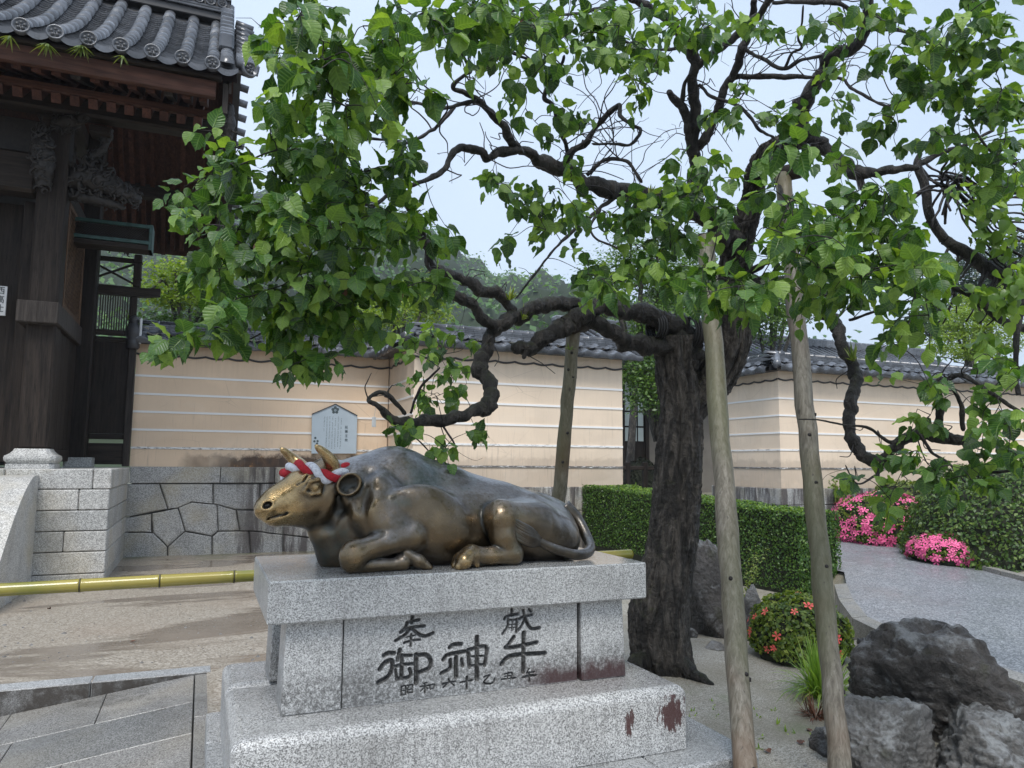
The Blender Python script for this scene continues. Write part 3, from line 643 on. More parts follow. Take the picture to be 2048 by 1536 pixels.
# ================================================================== bronze ox: one implicit surface
def _bronze():
    t = NT('wet_bronze'); pol = t.attr('polish'); up = t.sep(t.nrm, 2)
    n = t.noise(6, 6, .65); f = t.noise(70, 4, .7)
    dark = t.ramp(n, [(.3, (.040, .036, .031)), (.55, (.092, .074, .052)), (.75, (.155, .117, .074))])
    dark = t.mix(dark, (.32, .22, .105), t.math('MULTIPLY', pol, t.rng(t.noise(9, 5, .7), .3, .6, .45, 1)))
    green = t.math('MULTIPLY', t.rng(t.noise(2.6, 5, .6), .56, .72), t.rng(pol, .1, .5, .8, 0))
    dark = t.mix(dark, (.075, .13, .12), green)
    gold = t.ramp(t.noise(14, 5, .7), [(.35, (.24, .16, .07)), (.62, (.52, .37, .18))])
    c = t.mix(dark, gold, t.rng(t.math('ADD', pol, t.math('MULTIPLY', t.math('SUBTRACT', n, .5), .5)), .62, .98))
    # pale sky sheen and rain bloom painted into the up-facing colour
    bl = t.math('MULTIPLY', t.rng(t.math('ADD', up, t.math('MULTIPLY', t.math('SUBTRACT', t.noise(1, 6, .7, t.vec(t.pos, (5, 5, 2.2))), .5), 1.8)), .2, 1.15), t.rng(f, .30, .75, .25, 1))
    bl = t.math('MULTIPLY', bl, t.rng(pol, .3, .7, 1, .05))
    c = t.mix(c, (.40, .41, .44), t.math('MULTIPLY', bl, .8))
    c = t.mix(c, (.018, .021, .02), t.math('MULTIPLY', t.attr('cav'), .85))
    met = t.rng(bl, 0, 1, .88, .35)
    r = t.rng(t.math('ADD', f, t.math('MULTIPLY', pol, -.25)), .1, .75, .20, .46)
    h = t.math('ADD', t.math('MULTIPLY', f, .35), t.noise(24, 4, .6))
    return t.done(c, r, t.bump(h, .35, .006), met, None, .35, .12)
M['bronze'] = _bronze()
VX = .0056; lo = np.array([.17, 3.26, 1.085]); hi = np.array([2.0, 4.26, 1.72]); dims = np.ceil((hi-lo)/VX).astype(int)
ax = [lo[i]+VX*np.arange(dims[i]) for i in range(3)]; S = np.full(dims, .5, np.float32); POLI = np.zeros(dims, np.float16)
def _win(a, b, mg):
    i0 = np.maximum(((a-mg-lo)/VX).astype(int), 0); i1 = np.minimum(((b+mg-lo)/VX).astype(int)+2, dims); return tuple(slice(i0[k], i1[k]) for k in range(3))
def _pts(w): return np.meshgrid(ax[0][w[0]], ax[1][w[1]], ax[2][w[2]], indexing='ij')
def smin(a, b, k): h = np.clip(.5+.5*(b-a)/k, 0, 1); return b+(a-b)*h-k*h*(1-h)
def smax(a, b, k): return -smin(-a, -b, k)
def _comb(w, d, k, op):
    if op == 'u': S[w] = smin(S[w], d, k)
    else: S[w] = smax(S[w], -d, k)
def cone(a, b, ra, rb, k=.04, op='u', sq=1.0):
    a = np.array(a, float); b = np.array(b, float); r = max(ra, rb)
    w = _win(np.minimum(a, b)-r, np.maximum(a, b)+r, k+.03); X, Y, Z = _pts(w); ba = b-a; qx, qy, qz = X-a[0], Y-a[1], Z-a[2]
    t = np.clip((qx*ba[0]+qy*ba[1]+qz*ba[2])/(ba@ba), 0, 1)
    d = np.sqrt((qx-t*ba[0])**2+((qy-t*ba[1])/sq)**2+(qz-t*ba[2])**2)-(ra+(rb-ra)*t); _comb(w, d, k, op)
def ell(c, r, rot=(0, 0, 0), k=.05, op='u'):
    from mathutils import Euler
    c = np.array(c, float); r = np.array(r, float); Rm = np.array(Euler(rot).to_matrix()); m = r.max()
    w = _win(c-m, c+m, k+.03); X, Y, Z = _pts(w); q = np.stack([X-c[0], Y-c[1], Z-c[2]], -1)@Rm
    k0 = np.linalg.norm(q/r, axis=-1); k1 = np.linalg.norm(q/r**2, axis=-1)+1e-9; _comb(w, k0*(k0-1)/k1, k, op)
MY = 3.77
def chain(P, Rr, k=.03, **kw):
    for i in range(len(P)-1): cone(P[i], P[i+1], Rr[i], Rr[i+1], k, **kw)
# trunk of the body
ell((1.13, MY, 1.28), (.56, .30, .25)); ell((1.08, MY-.01, 1.26), (.36, .335, .20), k=.08); ell((.91, MY, 1.43), (.25, .20, .235), (0, .2, 0), .09)
chain([(.90, MY, 1.50), (1.15, MY, 1.435), (1.5, MY, 1.325), (1.76, MY, 1.265)], [.15, .145, .145, .14], .07)
ell((1.70, MY, 1.235), (.24, .29, .165), (0, .25, 0), .07); ell((1.63, MY-.10, 1.34), (.10, .09, .085), k=.06); ell((1.63, MY+.10, 1.34), (.10, .09, .085), k=.06)
chain([(1.60, MY, 1.41), (1.74, MY, 1.375), (1.86, MY, 1.335)], [.03, .035, .04], .05)
# neck, chest and dewlap
chain([(.90, MY, 1.43), (.72, MY-.03, 1.43), (.57, 3.685, 1.44)], [.21, .18, .13], .06)
chain([(.85, MY, 1.30), (.70, MY-.03, 1.30), (.57, 3.69, 1.36)], [.23, .18, .115], .06)
ell((.73, MY-.04, 1.24), (.15, .20, .17), k=.06); chain([(.525, 3.665, 1.33), (.555, 3.67, 1.25), (.615, 3.69, 1.16), (.72, 3.70, 1.12)], [.05, .055, .08, .10], .05)
for sgn in (1, -1):
    yy = lambda y: MY+(y-MY)*sgn
    # shoulder blade, fore leg folded under
    ell((.79, yy(3.555), 1.375), (.115, .075, .17), (0, -.25, 0), .05); ell((.985, yy(3.47), 1.34), (.19, .06, .15), (0, .3, 0), .07)
    chain([(.76, yy(3.53), 1.36), (.82, yy(3.50), 1.285), (.915, yy(3.465), 1.25)], [.105, .10, .072], .03)
    chain([(.92, yy(3.452), 1.245), (.80, yy(3.43), 1.228), (.66, yy(3.41), 1.190)], [.066, .056, .055], .022); ell((.645, yy(3.41), 1.172), (.062, .064, .075), k=.025)
    chain([(.67, yy(3.41), 1.130), (.85, yy(3.42), 1.128)], [.034, .029], .008); ell((.875, yy(3.42), 1.136), (.042, .036, .038), k=.012)
    chain([(.893, yy(3.415), 1.178), (.95, yy(3.41), 1.140), (1.0, yy(3.405), 1.108)], [.020, .032, .018], .006)
    cone((.90, yy(3.47), 1.125), (.94, yy(3.47), 1.12), .018, .012, .01)
    # haunch, stifle, shank, hock, cannon, hoof
    ell((1.60, yy(3.58), 1.235), (.27, .15, .15), (0, .32, 0), .05); chain([(1.60, yy(3.54), 1.275), (1.385, yy(3.465), 1.325)], [.125, .086], .03); ell((1.375, yy(3.458), 1.335), (.075, .07, .078), k=.03)
    chain([(1.366, yy(3.445), 1.32), (1.380, yy(3.43), 1.235), (1.415, yy(3.425), 1.170)], [.076, .064, .058], .02); ell((1.435, yy(3.425), 1.150), (.046, .045, .056), k=.02)
    chain([(1.43, yy(3.42), 1.150), (1.31, yy(3.405), 1.152), (1.215, yy(3.40), 1.158)], [.048, .041, .043], .015); ell((1.205, yy(3.40), 1.160), (.046, .05, .05), k=.018)
    for dy in (-.026, .026): chain([(1.185, yy(3.392)+dy*.6, 1.160), (1.155, yy(3.386)+dy, 1.135), (1.128, yy(3.380)+dy, 1.114)], [.036, .038, .022], .006)
    cone((1.225, yy(3.37), 1.115), (1.21, yy(3.366), 1.135), .014, .012, .008)
# rib and flank modelling
chain([(.735, 3.56, 1.55), (.69, 3.48, 1.43), (.685, 3.45, 1.30)], [.004, .010, .008], .07, op='c')
chain([(1.30, 3.47, 1.44), (1.268, 3.42, 1.36), (1.262, 3.41, 1.25)], [.006, .010, .008], .06, op='c')
# head: turned a little towards the viewer
Hx = np.array([-.90, -.24, -.28]); Hx /= np.linalg.norm(Hx); Hs = np.cross(Hx, [0, 0, 1.]); Hs /= np.linalg.norm(Hs); Hu = np.cross(Hs, Hx)
# Hs points to the viewer's side of the head? make it so
if Hs[1] > 0: Hs = -Hs; 
if Hu[2] < 0: Hu = -Hu
H0 = np.array([.535, 3.675, 1.500])
def hp(l, s, u): return H0+Hx*l+Hs*s+Hu*u      # along the face, to the viewer's side, up
chain([hp(-.03, 0, 0), hp(.10, 0, -.012), hp(.20, 0, -.028), hp(.275, 0, -.038)], [.105, .092, .068, .062], .04)
chain([hp(.00, 0, -.10), hp(.12, 0, -.105), hp(.25, 0, -.092)], [.090, .072, .046], .035)
ell(hp(-.02, 0, .035), (.06, .075, .055), k=.04)
for s in (1, -1):
    chain([hp(.02, .058*s, -.06), hp(.11, .045*s, -.075), hp(.22, .03*s, -.065)], [.055, .045, .032], .04)   # cheek
    chain([hp(.03, .085*s, .036), hp(.085, .078*s, .040), hp(.13, .060*s, .018)], [.022, .024, .014], .025)   # brow
    ell(hp(.285, .036*s, -.030), (.034, .036, .030), k=.02)                            # nostril wing
cone(hp(.05, 0, .055), hp(.25, 0, .010), .035, .028, .03)
ell(hp(.292, 0, -.045), (.040, .055, .036), k=.025); ell(hp(.258, 0, -.094), (.048, .044, .026), k=.018)
for s in (1, -1):
    ell(hp(.080, .124*s, .004), (.046, .036, .036), k=.012, op='c')                    # socket
    ell(hp(.080, .095*s, .002), (.031, .031, .030), k=.002)                            # eyeball
    chain([hp(.044, .108*s, .004), hp(.062, .120*s, .034), hp(.096, .117*s, .034), hp(.130, .096*s, -.004)], [.007, .010, .010, .006], .008)
    chain([hp(.046, .108*s, -.002), hp(.070, .116*s, -.031), hp(.104, .108*s, -.026), hp(.130, .094*s, -.008)], [.006, .008, .008, .005], .008)
    ell(hp(.296, .058*s, -.016), (.022, .026, .015), (0, -.5, 0), .008, 'c')            # nostril
    chain([hp(.318, 0, -.074), hp(.290, .045*s, -.082), hp(.225, .062*s, -.078), hp(.190, .066*s, -.064)], [.006, .007, .007, .004], .007, op='c')   # mouth
    for q in (0, 1, 2): chain([hp(.145-.02*q, .072*s, .030-.008*q), hp(.115-.015*q, .086*s, .046+.010*q), hp(.07-.02*q, .094*s, .050+.012*q)], [.003, .004, .003], .01, op='c')
chain([(.595, 3.575, 1.45), (.605, 3.570, 1.37), (.56, 3.575, 1.30), (.49, 3.59, 1.268)], [.004, .009, .008, .004], .05, op='c')
# ear on the viewer's side: a cupped leaf opening forward
eb = np.array([.575, 3.590, 1.475])
chain([eb, np.array([.605, 3.555, 1.480])], [.034, .03], .02); ell((.640, 3.530, 1.492), (.066, .040, .054), (0, -.55, .25), .015)
ell((.636, 3.498, 1.491), (.057, .040, .045), (0, -.55, .25), .006, 'c')
ef = MY*0+3.80; chain([np.array([.56, 3.77, 1.48]), np.array([.60, 3.86, 1.49]), np.array([.615, 3.90, 1.495])], [.03, .045, .02], .02)
# relief noise, soft dents, then flat underside on the slab
Xg, Yg, Zg = np.meshgrid(*ax, indexing='ij')
S = np.maximum(S, (1.1008-Zg)).astype(np.float32)
def surface_nets(S):
    sg = S < 0; nx, ny, nz = S.shape
    cor = [(i, j, k) for i in (0, 1) for j in (0, 1) for k in (0, 1)]
    sl = lambda A, c: A[c[0]:nx-1+c[0], c[1]:ny-1+c[1], c[2]:nz-1+c[2]]
    cnt = sum(sl(sg, c).astype(np.int8) for c in cor); act = (cnt > 0) & (cnt < 8); I = np.argwhere(act)
    acc = np.zeros((len(I), 3)); num = np.zeros(len(I)); vals = {c: S[I[:, 0]+c[0], I[:, 1]+c[1], I[:, 2]+c[2]] for c in cor}
    for c in cor:
        for a in range(3):
            if c[a]: continue
            d = list(c); d[a] = 1; d = tuple(d); va, vb = vals[c], vals[d]; m = (va < 0) != (vb < 0)
            t = np.where(m, va/(va-vb+1e-12), 0); p = np.tile(np.array(c, float), (len(I), 1)); p[:, a] = t
            acc += p*m[:, None]; num += m
    V = I+acc/num[:, None]; idx = np.full(act.shape, -1); idx[act] = np.arange(len(I)); Fs = []
    for a in range(3):
        b, c = (a+1) % 3, (a+2) % 3
        sA = [slice(0, None)]*3; sB = [slice(0, None)]*3; sA[a] = slice(0, -1); sB[a] = slice(1, None)
        cr = np.argwhere(sg[tuple(sA)] != sg[tuple(sB)]); fl = sg[tuple(sA)][tuple(cr.T)]
        ok = (cr[:, b] > 0) & (cr[:, c] > 0) & (cr[:, b] < S.shape[b]-1) & (cr[:, c] < S.shape[c]-1); cr = cr[ok]; fl = fl[ok]
        q = []
        for db, dc in ((1, 1), (0, 1), (0, 0), (1, 0)):
            e = cr.copy(); e[:, b] -= db; e[:, c] -= dc; q.append(idx[tuple(e.T)])
        q = np.stack(q, 1); q[~fl] = q[~fl][:, ::-1]; Fs.append(q)
    return V, np.concatenate(Fs)
V, F = surface_nets(S); V = lo+V*VX
# one light Laplacian pass keeps the cast looking hand-modelled, not voxelled
for _ in range(2):
    acc = np.zeros_like(V); cn = np.zeros(len(V))
    for a in range(4):
        b = (a+1) % 4; np.add.at(acc, F[:, a], V[F[:, b]]); np.add.at(cn, F[:, a], 1); np.add.at(acc, F[:, b], V[F[:, a]]); np.add.at(cn, F[:, b], 1)
    V = V*.5+.5*acc/np.maximum(cn, 1)[:, None]
nn = fbm(V*9, 3); V[:, 1] -= 0; V += (nn*.004)[:, None]*np.array([0, -1, .3])*sstep(V[:, 2], 1.11, 1.2)[:, None]*sstep(V[:, 0], .5, .7)[:, None]
pol = np.zeros(len(V))
for c, r, a in [(hp(.25, .02, -.03), .17, 1.15), (hp(.12, .02, .05), .12, 1.0), (hp(.0, .03, .07), .10, .7), ((.64, 3.40, 1.19), .11, .55), ((1.37, 3.44, 1.34), .13, .55), ((1.17, 3.38, 1.15), .12, .62), ((.74, 3.46, 1.40), .14, .42), ((1.08, 3.40, 1.33), .20, .34), ((1.3, 3.40, 1.16), .13, .5), ((1.38, 3.40, 1.22), .1, .42), (hp(.08, .09, 0), .07, .75), ((.64, 3.49, 1.49), .07, .4)]:
    d = np.linalg.norm(V-np.array(c), axis=1)/r; pol = np.maximum(pol, a*np.exp(-d*d*.9))
# rubbed ridges and darkened hollows, measured against a smoothed copy of the form
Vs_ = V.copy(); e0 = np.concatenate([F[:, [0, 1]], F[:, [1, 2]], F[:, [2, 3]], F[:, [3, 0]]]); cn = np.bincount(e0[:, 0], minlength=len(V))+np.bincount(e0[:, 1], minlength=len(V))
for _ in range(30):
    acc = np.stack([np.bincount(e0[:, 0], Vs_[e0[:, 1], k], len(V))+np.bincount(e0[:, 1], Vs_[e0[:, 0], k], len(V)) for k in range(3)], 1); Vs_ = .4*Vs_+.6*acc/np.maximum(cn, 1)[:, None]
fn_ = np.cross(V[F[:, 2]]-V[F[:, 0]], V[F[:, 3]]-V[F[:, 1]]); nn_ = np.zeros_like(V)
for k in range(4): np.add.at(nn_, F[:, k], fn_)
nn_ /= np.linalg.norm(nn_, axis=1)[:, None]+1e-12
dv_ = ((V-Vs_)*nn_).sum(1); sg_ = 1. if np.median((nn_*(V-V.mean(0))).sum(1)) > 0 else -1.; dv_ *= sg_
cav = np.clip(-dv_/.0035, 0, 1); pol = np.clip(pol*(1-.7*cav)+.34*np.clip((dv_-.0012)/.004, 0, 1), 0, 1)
ox = thing('ox_statue', 'wet bronze statue of a reclining ox with polished golden muzzle on the pedestal', 'statue', (1.15, 3.75, 1.1))
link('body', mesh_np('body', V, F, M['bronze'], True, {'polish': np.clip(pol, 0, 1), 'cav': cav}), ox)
def horn(P, R0, R1):
    C = crom(P, 8); n = len(C); rr = np.linspace(0, 1, n); rad = R0+(R1-R0)*rr**1.25; rad[-2:] *= (.8, .4)
    mb = MB(); mb.tube(C, rad, 16); o = obj('horn', mb, M['bronze'], ox, True); a = o.data.attributes.new('polish', 'FLOAT', 'POINT'); a.data.foreach_set('value', np.clip(.75+.5*np.repeat(rr, 16), 0, 1).astype(np.float32))
horn([(.560, 3.640, 1.525), (.570, 3.605, 1.575), (.540, 3.575, 1.624), (.482, 3.550, 1.672)], .047, .013)
horn([(.470, 3.775, 1.535), (.445, 3.800, 1.575), (.405, 3.815, 1.615), (.350, 3.80, 1.662)], .044, .013)
tp = crom([(1.865, 3.74, 1.352), (1.925, 3.70, 1.295), (1.945, 3.62, 1.20), (1.915, 3.53, 1.142), (1.80, 3.455, 1.130), (1.66, 3.432, 1.168), (1.555, 3.43, 1.215)], 8)
mb = MB(); mb.tube(tp, np.interp(np.linspace(0, 1, len(tp)), [0, .2, .6, 1], [.05, .030, .027, .022]), 14, bump=.06, bs=30); obj('tail', mb, M['bronze'], ox, True)
for k in range(11):
    u = (k-5)/5; a = random.uniform(-.006, .006)
    P = crom([(1.575, 3.425, 1.208+.010*u), (1.52, 3.405-.012*(1-abs(u)), 1.232+.036*u), (1.45, 3.398, 1.268+.044*u+a), (1.40, 3.385, 1.300+.036*u), (1.345+.03*abs(u), 3.378, 1.345+.012*u)], 6)
    mb = MB(); mb.tube(P, np.interp(np.linspace(0, 1, len(P)), [0, .3, 1], [.014, .0145, .003]), 8); obj('tail_strand', mb, M['bronze'], ox, True)
# ================================================================== red and white rope round the horns
def _cloth(name, col):
    t = NT(name); w = t.noise(1, 3, .6, t.vec(t.obj, (90, 90, 90))); return t.done(t.mix(col, tuple(q*.6 for q in col), t.rng(w, .45, .75)), .8, t.bump(t.noise(160, 3), .4, .004))
M['red_cloth'] = _cloth('red_cloth', (.42, .012, .022)); M['white_cloth'] = _cloth('white_cloth', (.66, .68, .74))
lp = [ony(572, 946, 3.73), ony(590, 933, 3.655), ony(612, 935, 3.60), ony(636, 945, 3.57), ony(657, 956, 3.555), ony(676, 952, 3.575), ony(690, 936, 3.66), np.array([.60, 3.73, 1.55]), np.array([.56, 3.82, 1.545]), np.array([.47, 3.86, 1.53]), np.array([.395, 3.81, 1.515])]
C = crom(lp+[lp[0]], 14)
T = np.gradient(C, axis=0); T /= np.linalg.norm(T, axis=1)[:, None]; N1 = np.cross(T, [0, 0, 1.]); N1 /= np.linalg.norm(N1, axis=1)[:, None]; N2 = np.cross(T, N1)
L = np.concatenate([[0], np.cumsum(np.linalg.norm(np.diff(C, axis=0), axis=1))]); turns = round(L[-1]/.14); ph = L/L[-1]*turns*2*math.pi
rope = thing('twisted_rope', 'thick twisted red and white rope tied round the ox statue horns', 'rope', (.5, 3.7, 1.5))
for s, nm, mt in ((0, 'red_strand', 'red_cloth'), (math.pi, 'white_strand', 'white_cloth')):
    P = C+(N1*np.cos(ph+s)[:, None]+N2*np.sin(ph+s)[:, None])*.0150; mb = MB(); mb.tube(P, .0185, 12, bump=.05, bs=60); obj(nm, mb, M[mt], rope, True)
# ================================================================== bamboo barrier pole
def _bamboo():
    t = NT('wet_bamboo'); up = t.sep(t.nrm, 2); n = t.noise(1, 4, .6, t.vec(t.pos, (1.5, 30, 30)))
    c = t.ramp(n, [(.3, (.24, .20, .04)), (.55, (.34, .28, .055)), (.75, (.18, .19, .035))])
    c = t.mix(c, (.10, .14, .015), t.rng(t.noise(2.2, 3), .5, .7, 0, .7))
    return t.done(c, .25, t.bump(n, .1, .003), 0, None, .3)
M['bamboo'] = _bamboo(); M['bamboo_node'] = m_plain('bamboo_node', (.07, .06, .02), .5)
A = ony(0, 1180, 4.62); B = ony(1262, 1108, 4.62); dv = (B-A)/np.linalg.norm(B-A); A = A-dv*1.3
bp = thing('bamboo_pole', 'long yellow-green bamboo pole laid level behind the stone pedestal', 'pole', A)
L = np.linalg.norm(B-A); nodes = np.arange(.12, L, .385)
s = 0
for a, b in zip(np.concatenate([[0], nodes]), np.concatenate([nodes, [L]])):
    mb = MB(); tt = np.array([0, .012, .03, .5*(b-a), b-a-.03, b-a-.012, b-a]); P = A+dv*(a+tt)[:, None]; mb.tube(P, np.array([.0365, .0355, .0345, .034, .0345, .0355, .0365])*(1-.05*a/L), 18); obj('bamboo_joint', mb, M['bamboo'], bp, True)
    if b < L-.01:
        mb = MB(); P = A+dv*(b+np.array([-.004, .004]))[:, None]; mb.tube(P, .0372*(1-.05*a/L), 18); obj('node_ring', mb, M['bamboo_node'], bp, True)
for xx in (A[0]+.25, 1.30):
    p = A+dv*((xx-A[0])/dv[0]); mb = MB(); g = float(gz(p[0], p[1])); mb.tube([(p[0], p[1], g-.1), (p[0], p[1], p[2]-.05)], .035, 12); mb.beam((p[0], p[1]-.05, p[2]-.055), (p[0], p[1]+.05, p[2]-.055), .05, .03)
    tag(obj('pole_stand', mb, M['greywood']), 'short timber stand carrying the bamboo pole', 'stand', 'stands under the bamboo pole')
# ================================================================== timber gate on the platform
gate = thing('temple_gate', 'dark weathered timber temple gate with grey tile roof', 'gate', (-2.5, 11.7, 1.47))
DW, DX, DY = M['darkwood'], M['darkwood_x'], M['darkwood_y']
def gbox(name, x0, x1, y0, y1, z0, z1, mat=None, b=.008, par=None):
    mb = MB(); mb.box(x0, x1, y0, y1, z0, z1, b); return obj(name, mb, mat or DW, par or gate)
# stone column bases
def colbase(x, y, r):
    mb = MB(); pr = [(r*1.02, 1.56), (r*1.06, 1.60), (r*1.62, 1.60), (r*1.66, 1.64), (r*1.62, 1.70), (r*1.42, 1.735), (r*1.22, 1.77), (r*1.12, 1.80)]
    pr = [(r*1.55, 1.475), (r*1.55, 1.53), (r*1.45, 1.535), (r*1.65, 1.575), (r*1.68, 1.60), (r*1.64, 1.63), (r*1.40, 1.655), (r*1.20, 1.69), (r*1.12, 1.72)]
    V = []; n = 8
    for rr, z in pr:
        k = rr*.93; c = rr*.82
        V += [(x-c, y-rr, z), (x+c, y-rr, z), (x+rr, y-c, z), (x+rr, y+c, z), (x+c, y+rr, z), (x-c, y+rr, z), (x-rr, y+c, z), (x-rr, y-c, z)]
    F = [(i*n+j, i*n+(j+1) % n, (i+1)*n+(j+1) % n, (i+1)*n+j) for i in range(len(pr)-1) for j in range(n)]+[tuple(range((len(pr)-1)*n, len(pr)*n))]
    mb.add(V, F); obj('column_base', mb, M['platstone'], gate)
colbase(-1.95, 10.92, .165); colbase(-4.6, 10.92, .165)
gbox('column', -2.115, -1.785, 10.75, 11.085, 1.715, 6.3, DW, .03)
gbox('column', -4.77, -4.44, 10.75, 11.085, 1.715, 6.3, DW, .03)
# rear columns and side wall towards the left wall
gbox('column', -1.84, -1.60, 12.55, 12.80, 1.50, 6.6, DW, .02); gbox('column', -4.7, -4.45, 12.55, 12.80, 1.50, 6.6, DW, .02)
gbox('plinth_stone', -1.86, -1.50, 12.45, 12.84, 1.474, 1.62, M['platstone'], .01)
gbox('side_beam', -2.20, -1.745, 10.60, 12.54, 3.27, 3.545, M['greywood'], .012)
gbox('sill_beam', -1.98, -1.80, 11.09, 12.55, 1.56, 1.72, DY)
for i in range(5):                                    # boarded side between the columns
    a = 11.09+i*.292; gbox('side_board', -1.845, -1.805, a+.002, a+.290, 1.722, 3.268, DW, .004)
gbox('head_beam', -2.0, -1.79, 11.09, 12.55, 5.02, 5.22, DY)
# diagonal lattice above the side beam
lat = thing('x', '', '', (0, 0, 0)) if False else None
gl = gbox('lattice_frame', -1.86, -1.78, 11.10, 11.16, 3.56, 5.0, M['lattice'], .004)
gbox('lattice_frame', -1.86, -1.78, 12.46, 12.53, 3.56, 5.0, M['lattice'], .004); gbox('lattice_frame', -1.86, -1.78, 11.161, 12.459, 3.56, 3.63, M['lattice'], .004); gbox('lattice_frame', -1.86, -1.78, 11.161, 12.459, 4.94, 5.0, M['lattice'], .004)
y0, y1, z0, z1 = 11.16, 12.46, 3.63, 4.94
for s, xx in ((1, -1.80), (-1, -1.828)):
    for q in np.arange(-1.4, 2.6, .085):
        pts = []
        for t in np.linspace(0, 3, 301):              # clip the diagonal to the frame
            y = y0+q+t*.7071 if s > 0 else y1-q-t*.7071; z = z0+t*.7071
            if y0 <= y <= y1 and z0 <= z <= z1: pts.append((y, z))
        if len(pts) > 4:
            mb = MB(); mb.beam((xx, *pts[0]), (xx, *pts[-1]), .022, .024, (1, 0, 0)); obj('lattice_bar', mb, M['lattice'], gate)
gbox('lattice_back', -1.90, -1.87, 11.161, 12.459, 3.631, 4.939, M['joint'], 0)
# screen in the plane of the rear columns: kick board, panel, slats, brace rail
SY = 12.82
gbox('screen_stile', -1.70, -1.60, SY-.04, SY+.04, 1.50, 4.13, M['greywood'], .006); gbox('screen_stile', -1.13, -1.035, SY-.05, SY+.06, 1.49, 3.42, M['greywood'], .006)
gbox('kick_board', -1.599, -1.131, SY-.02, SY+.02, 1.52, 1.84, DX, .004); gbox('screen_rail', -1.599, -1.131, SY-.035, SY+.035, 1.90, 1.98, DX, .006)
gbox('screen_panel', -1.599, -1.131, SY-.012, SY+.012, 1.985, 3.40, DW, .003); gbox('screen_rail', -1.599, -1.131, SY-.035, SY+.035, 3.405, 3.47, DX, .006)
gbox('screen_rail', -1.70, -1.131, SY-.045, SY+.045, 3.50, 3.58, DX, .006); gbox('screen_stile', -1.15, -1.06, SY-.04, SY+.04, 3.43, 4.13, DW, .006)
for i in range(13):
    x = -1.575+i*.034; gbox('slat', x, x+.018, SY-.012, SY+.012, 3.582, 4.125, M['greywood'], .003)
mb = MB(); P = [(-1.84, 4.13), (-.95, 4.13), (-.74, 4.165), (-.74, 4.285), (-.95, 4.27), (-1.84, 4.28)]; mb.prism(P, 'y', SY-.06, SY+.06); obj('tie_beam', mb, DX, gate)
for x in (-1.79, -1.08):
    gbox('rail_post', x-.055, x+.055, SY-.055, SY+.055, 4.285, 4.80, DW, .012); gbox('post_band', x-.066, x+.066, SY-.066, SY+.066, 4.40, 4.42, DW, .004); gbox('post_band', x-.066, x+.066, SY-.066, SY+.066, 4.66, 4.68, DW, .004)
gbox('hand_rail', -1.735, -1.135, SY-.03, SY+.03, 4.66, 4.73, DX, .006)
for a, b in (((-1.735, 4.64), (-1.135, 4.34)), ((-1.735, 4.34), (-1.135, 4.64))):
    mb = MB(); mb.beam((a[0], SY+(.02 if a[1] > 4.5 else -.02), a[1]), (b[0], SY+(.02 if a[1] > 4.5 else -.02), b[1]), .03, .03); obj('cross_brace', mb, DX, gate)
# bronze-capped newel at the end of the left wall, with white end plate of the coping
mb = MB(); pr = [(.075, 3.30), (.10, 3.33), (.10, 3.42), (.085, 3.45), (.11, 3.50), (.115, 3.60), (.085, 3.68), (.055, 3.70), (.07, 3.73), (.07, 3.78), (.045, 3.81), (.01, 3.83)]
n = 14
for r, z in pr:
    for j in range(n): a = 2*PI*j/n; mb.v.append((-1.08+r*math.cos(a), 12.78+r*math.sin(a), z))
mb.f += [(i*n+j, i*n+(j+1) % n, (i+1)*n+(j+1) % n, (i+1)*n+j) for i in range(len(pr)-1) for j in range(n)]; obj('newel_cap', mb, M['tile_dark'], gate, True)
gbox('white_end_plate', -1.0, -.965, 12.70, 12.78, 3.38, 3.78, M['white_paint'], .01)
# green copper-framed cage round a projecting beam end
CYy = 11.6
gbox('cage_beam', -1.84, -.86, CYy+.05, CYy+.25, 4.62, 4.90, DX)
for z0, z1 in ((4.66, 4.71), (4.895, 4.945)): gbox('cage_rail', -1.80, -.815, CYy-.03, CYy+.02, z0, z1, M['copper'], .004)
gbox('cage_stile', -.86, -.812, CYy-.032, CYy+.30, 4.58, 4.95, M['copper'], .004); gbox('cage_sill', -1.80, -.815, CYy-.02, CYy+.28, 4.58, 4.65, DX, .004)
for s in (1, -1):
    for q in np.arange(-.24, 1.2, .035):
        a = (-1.80+q, 4.71) if s > 0 else (-1.80+q, 4.895); b = (a[0]+.185, 4.895 if s > 0 else 4.71)
        if a[0] < -1.80 or b[0] > -.86: continue
        mb = MB(); mb.beam((a[0], CYy+.004*s, a[1]), (b[0], CYy+.004*s, b[1]), .004, .004, (0, 1, 0)); obj('mesh_wire', mb, M['carving'], gate)
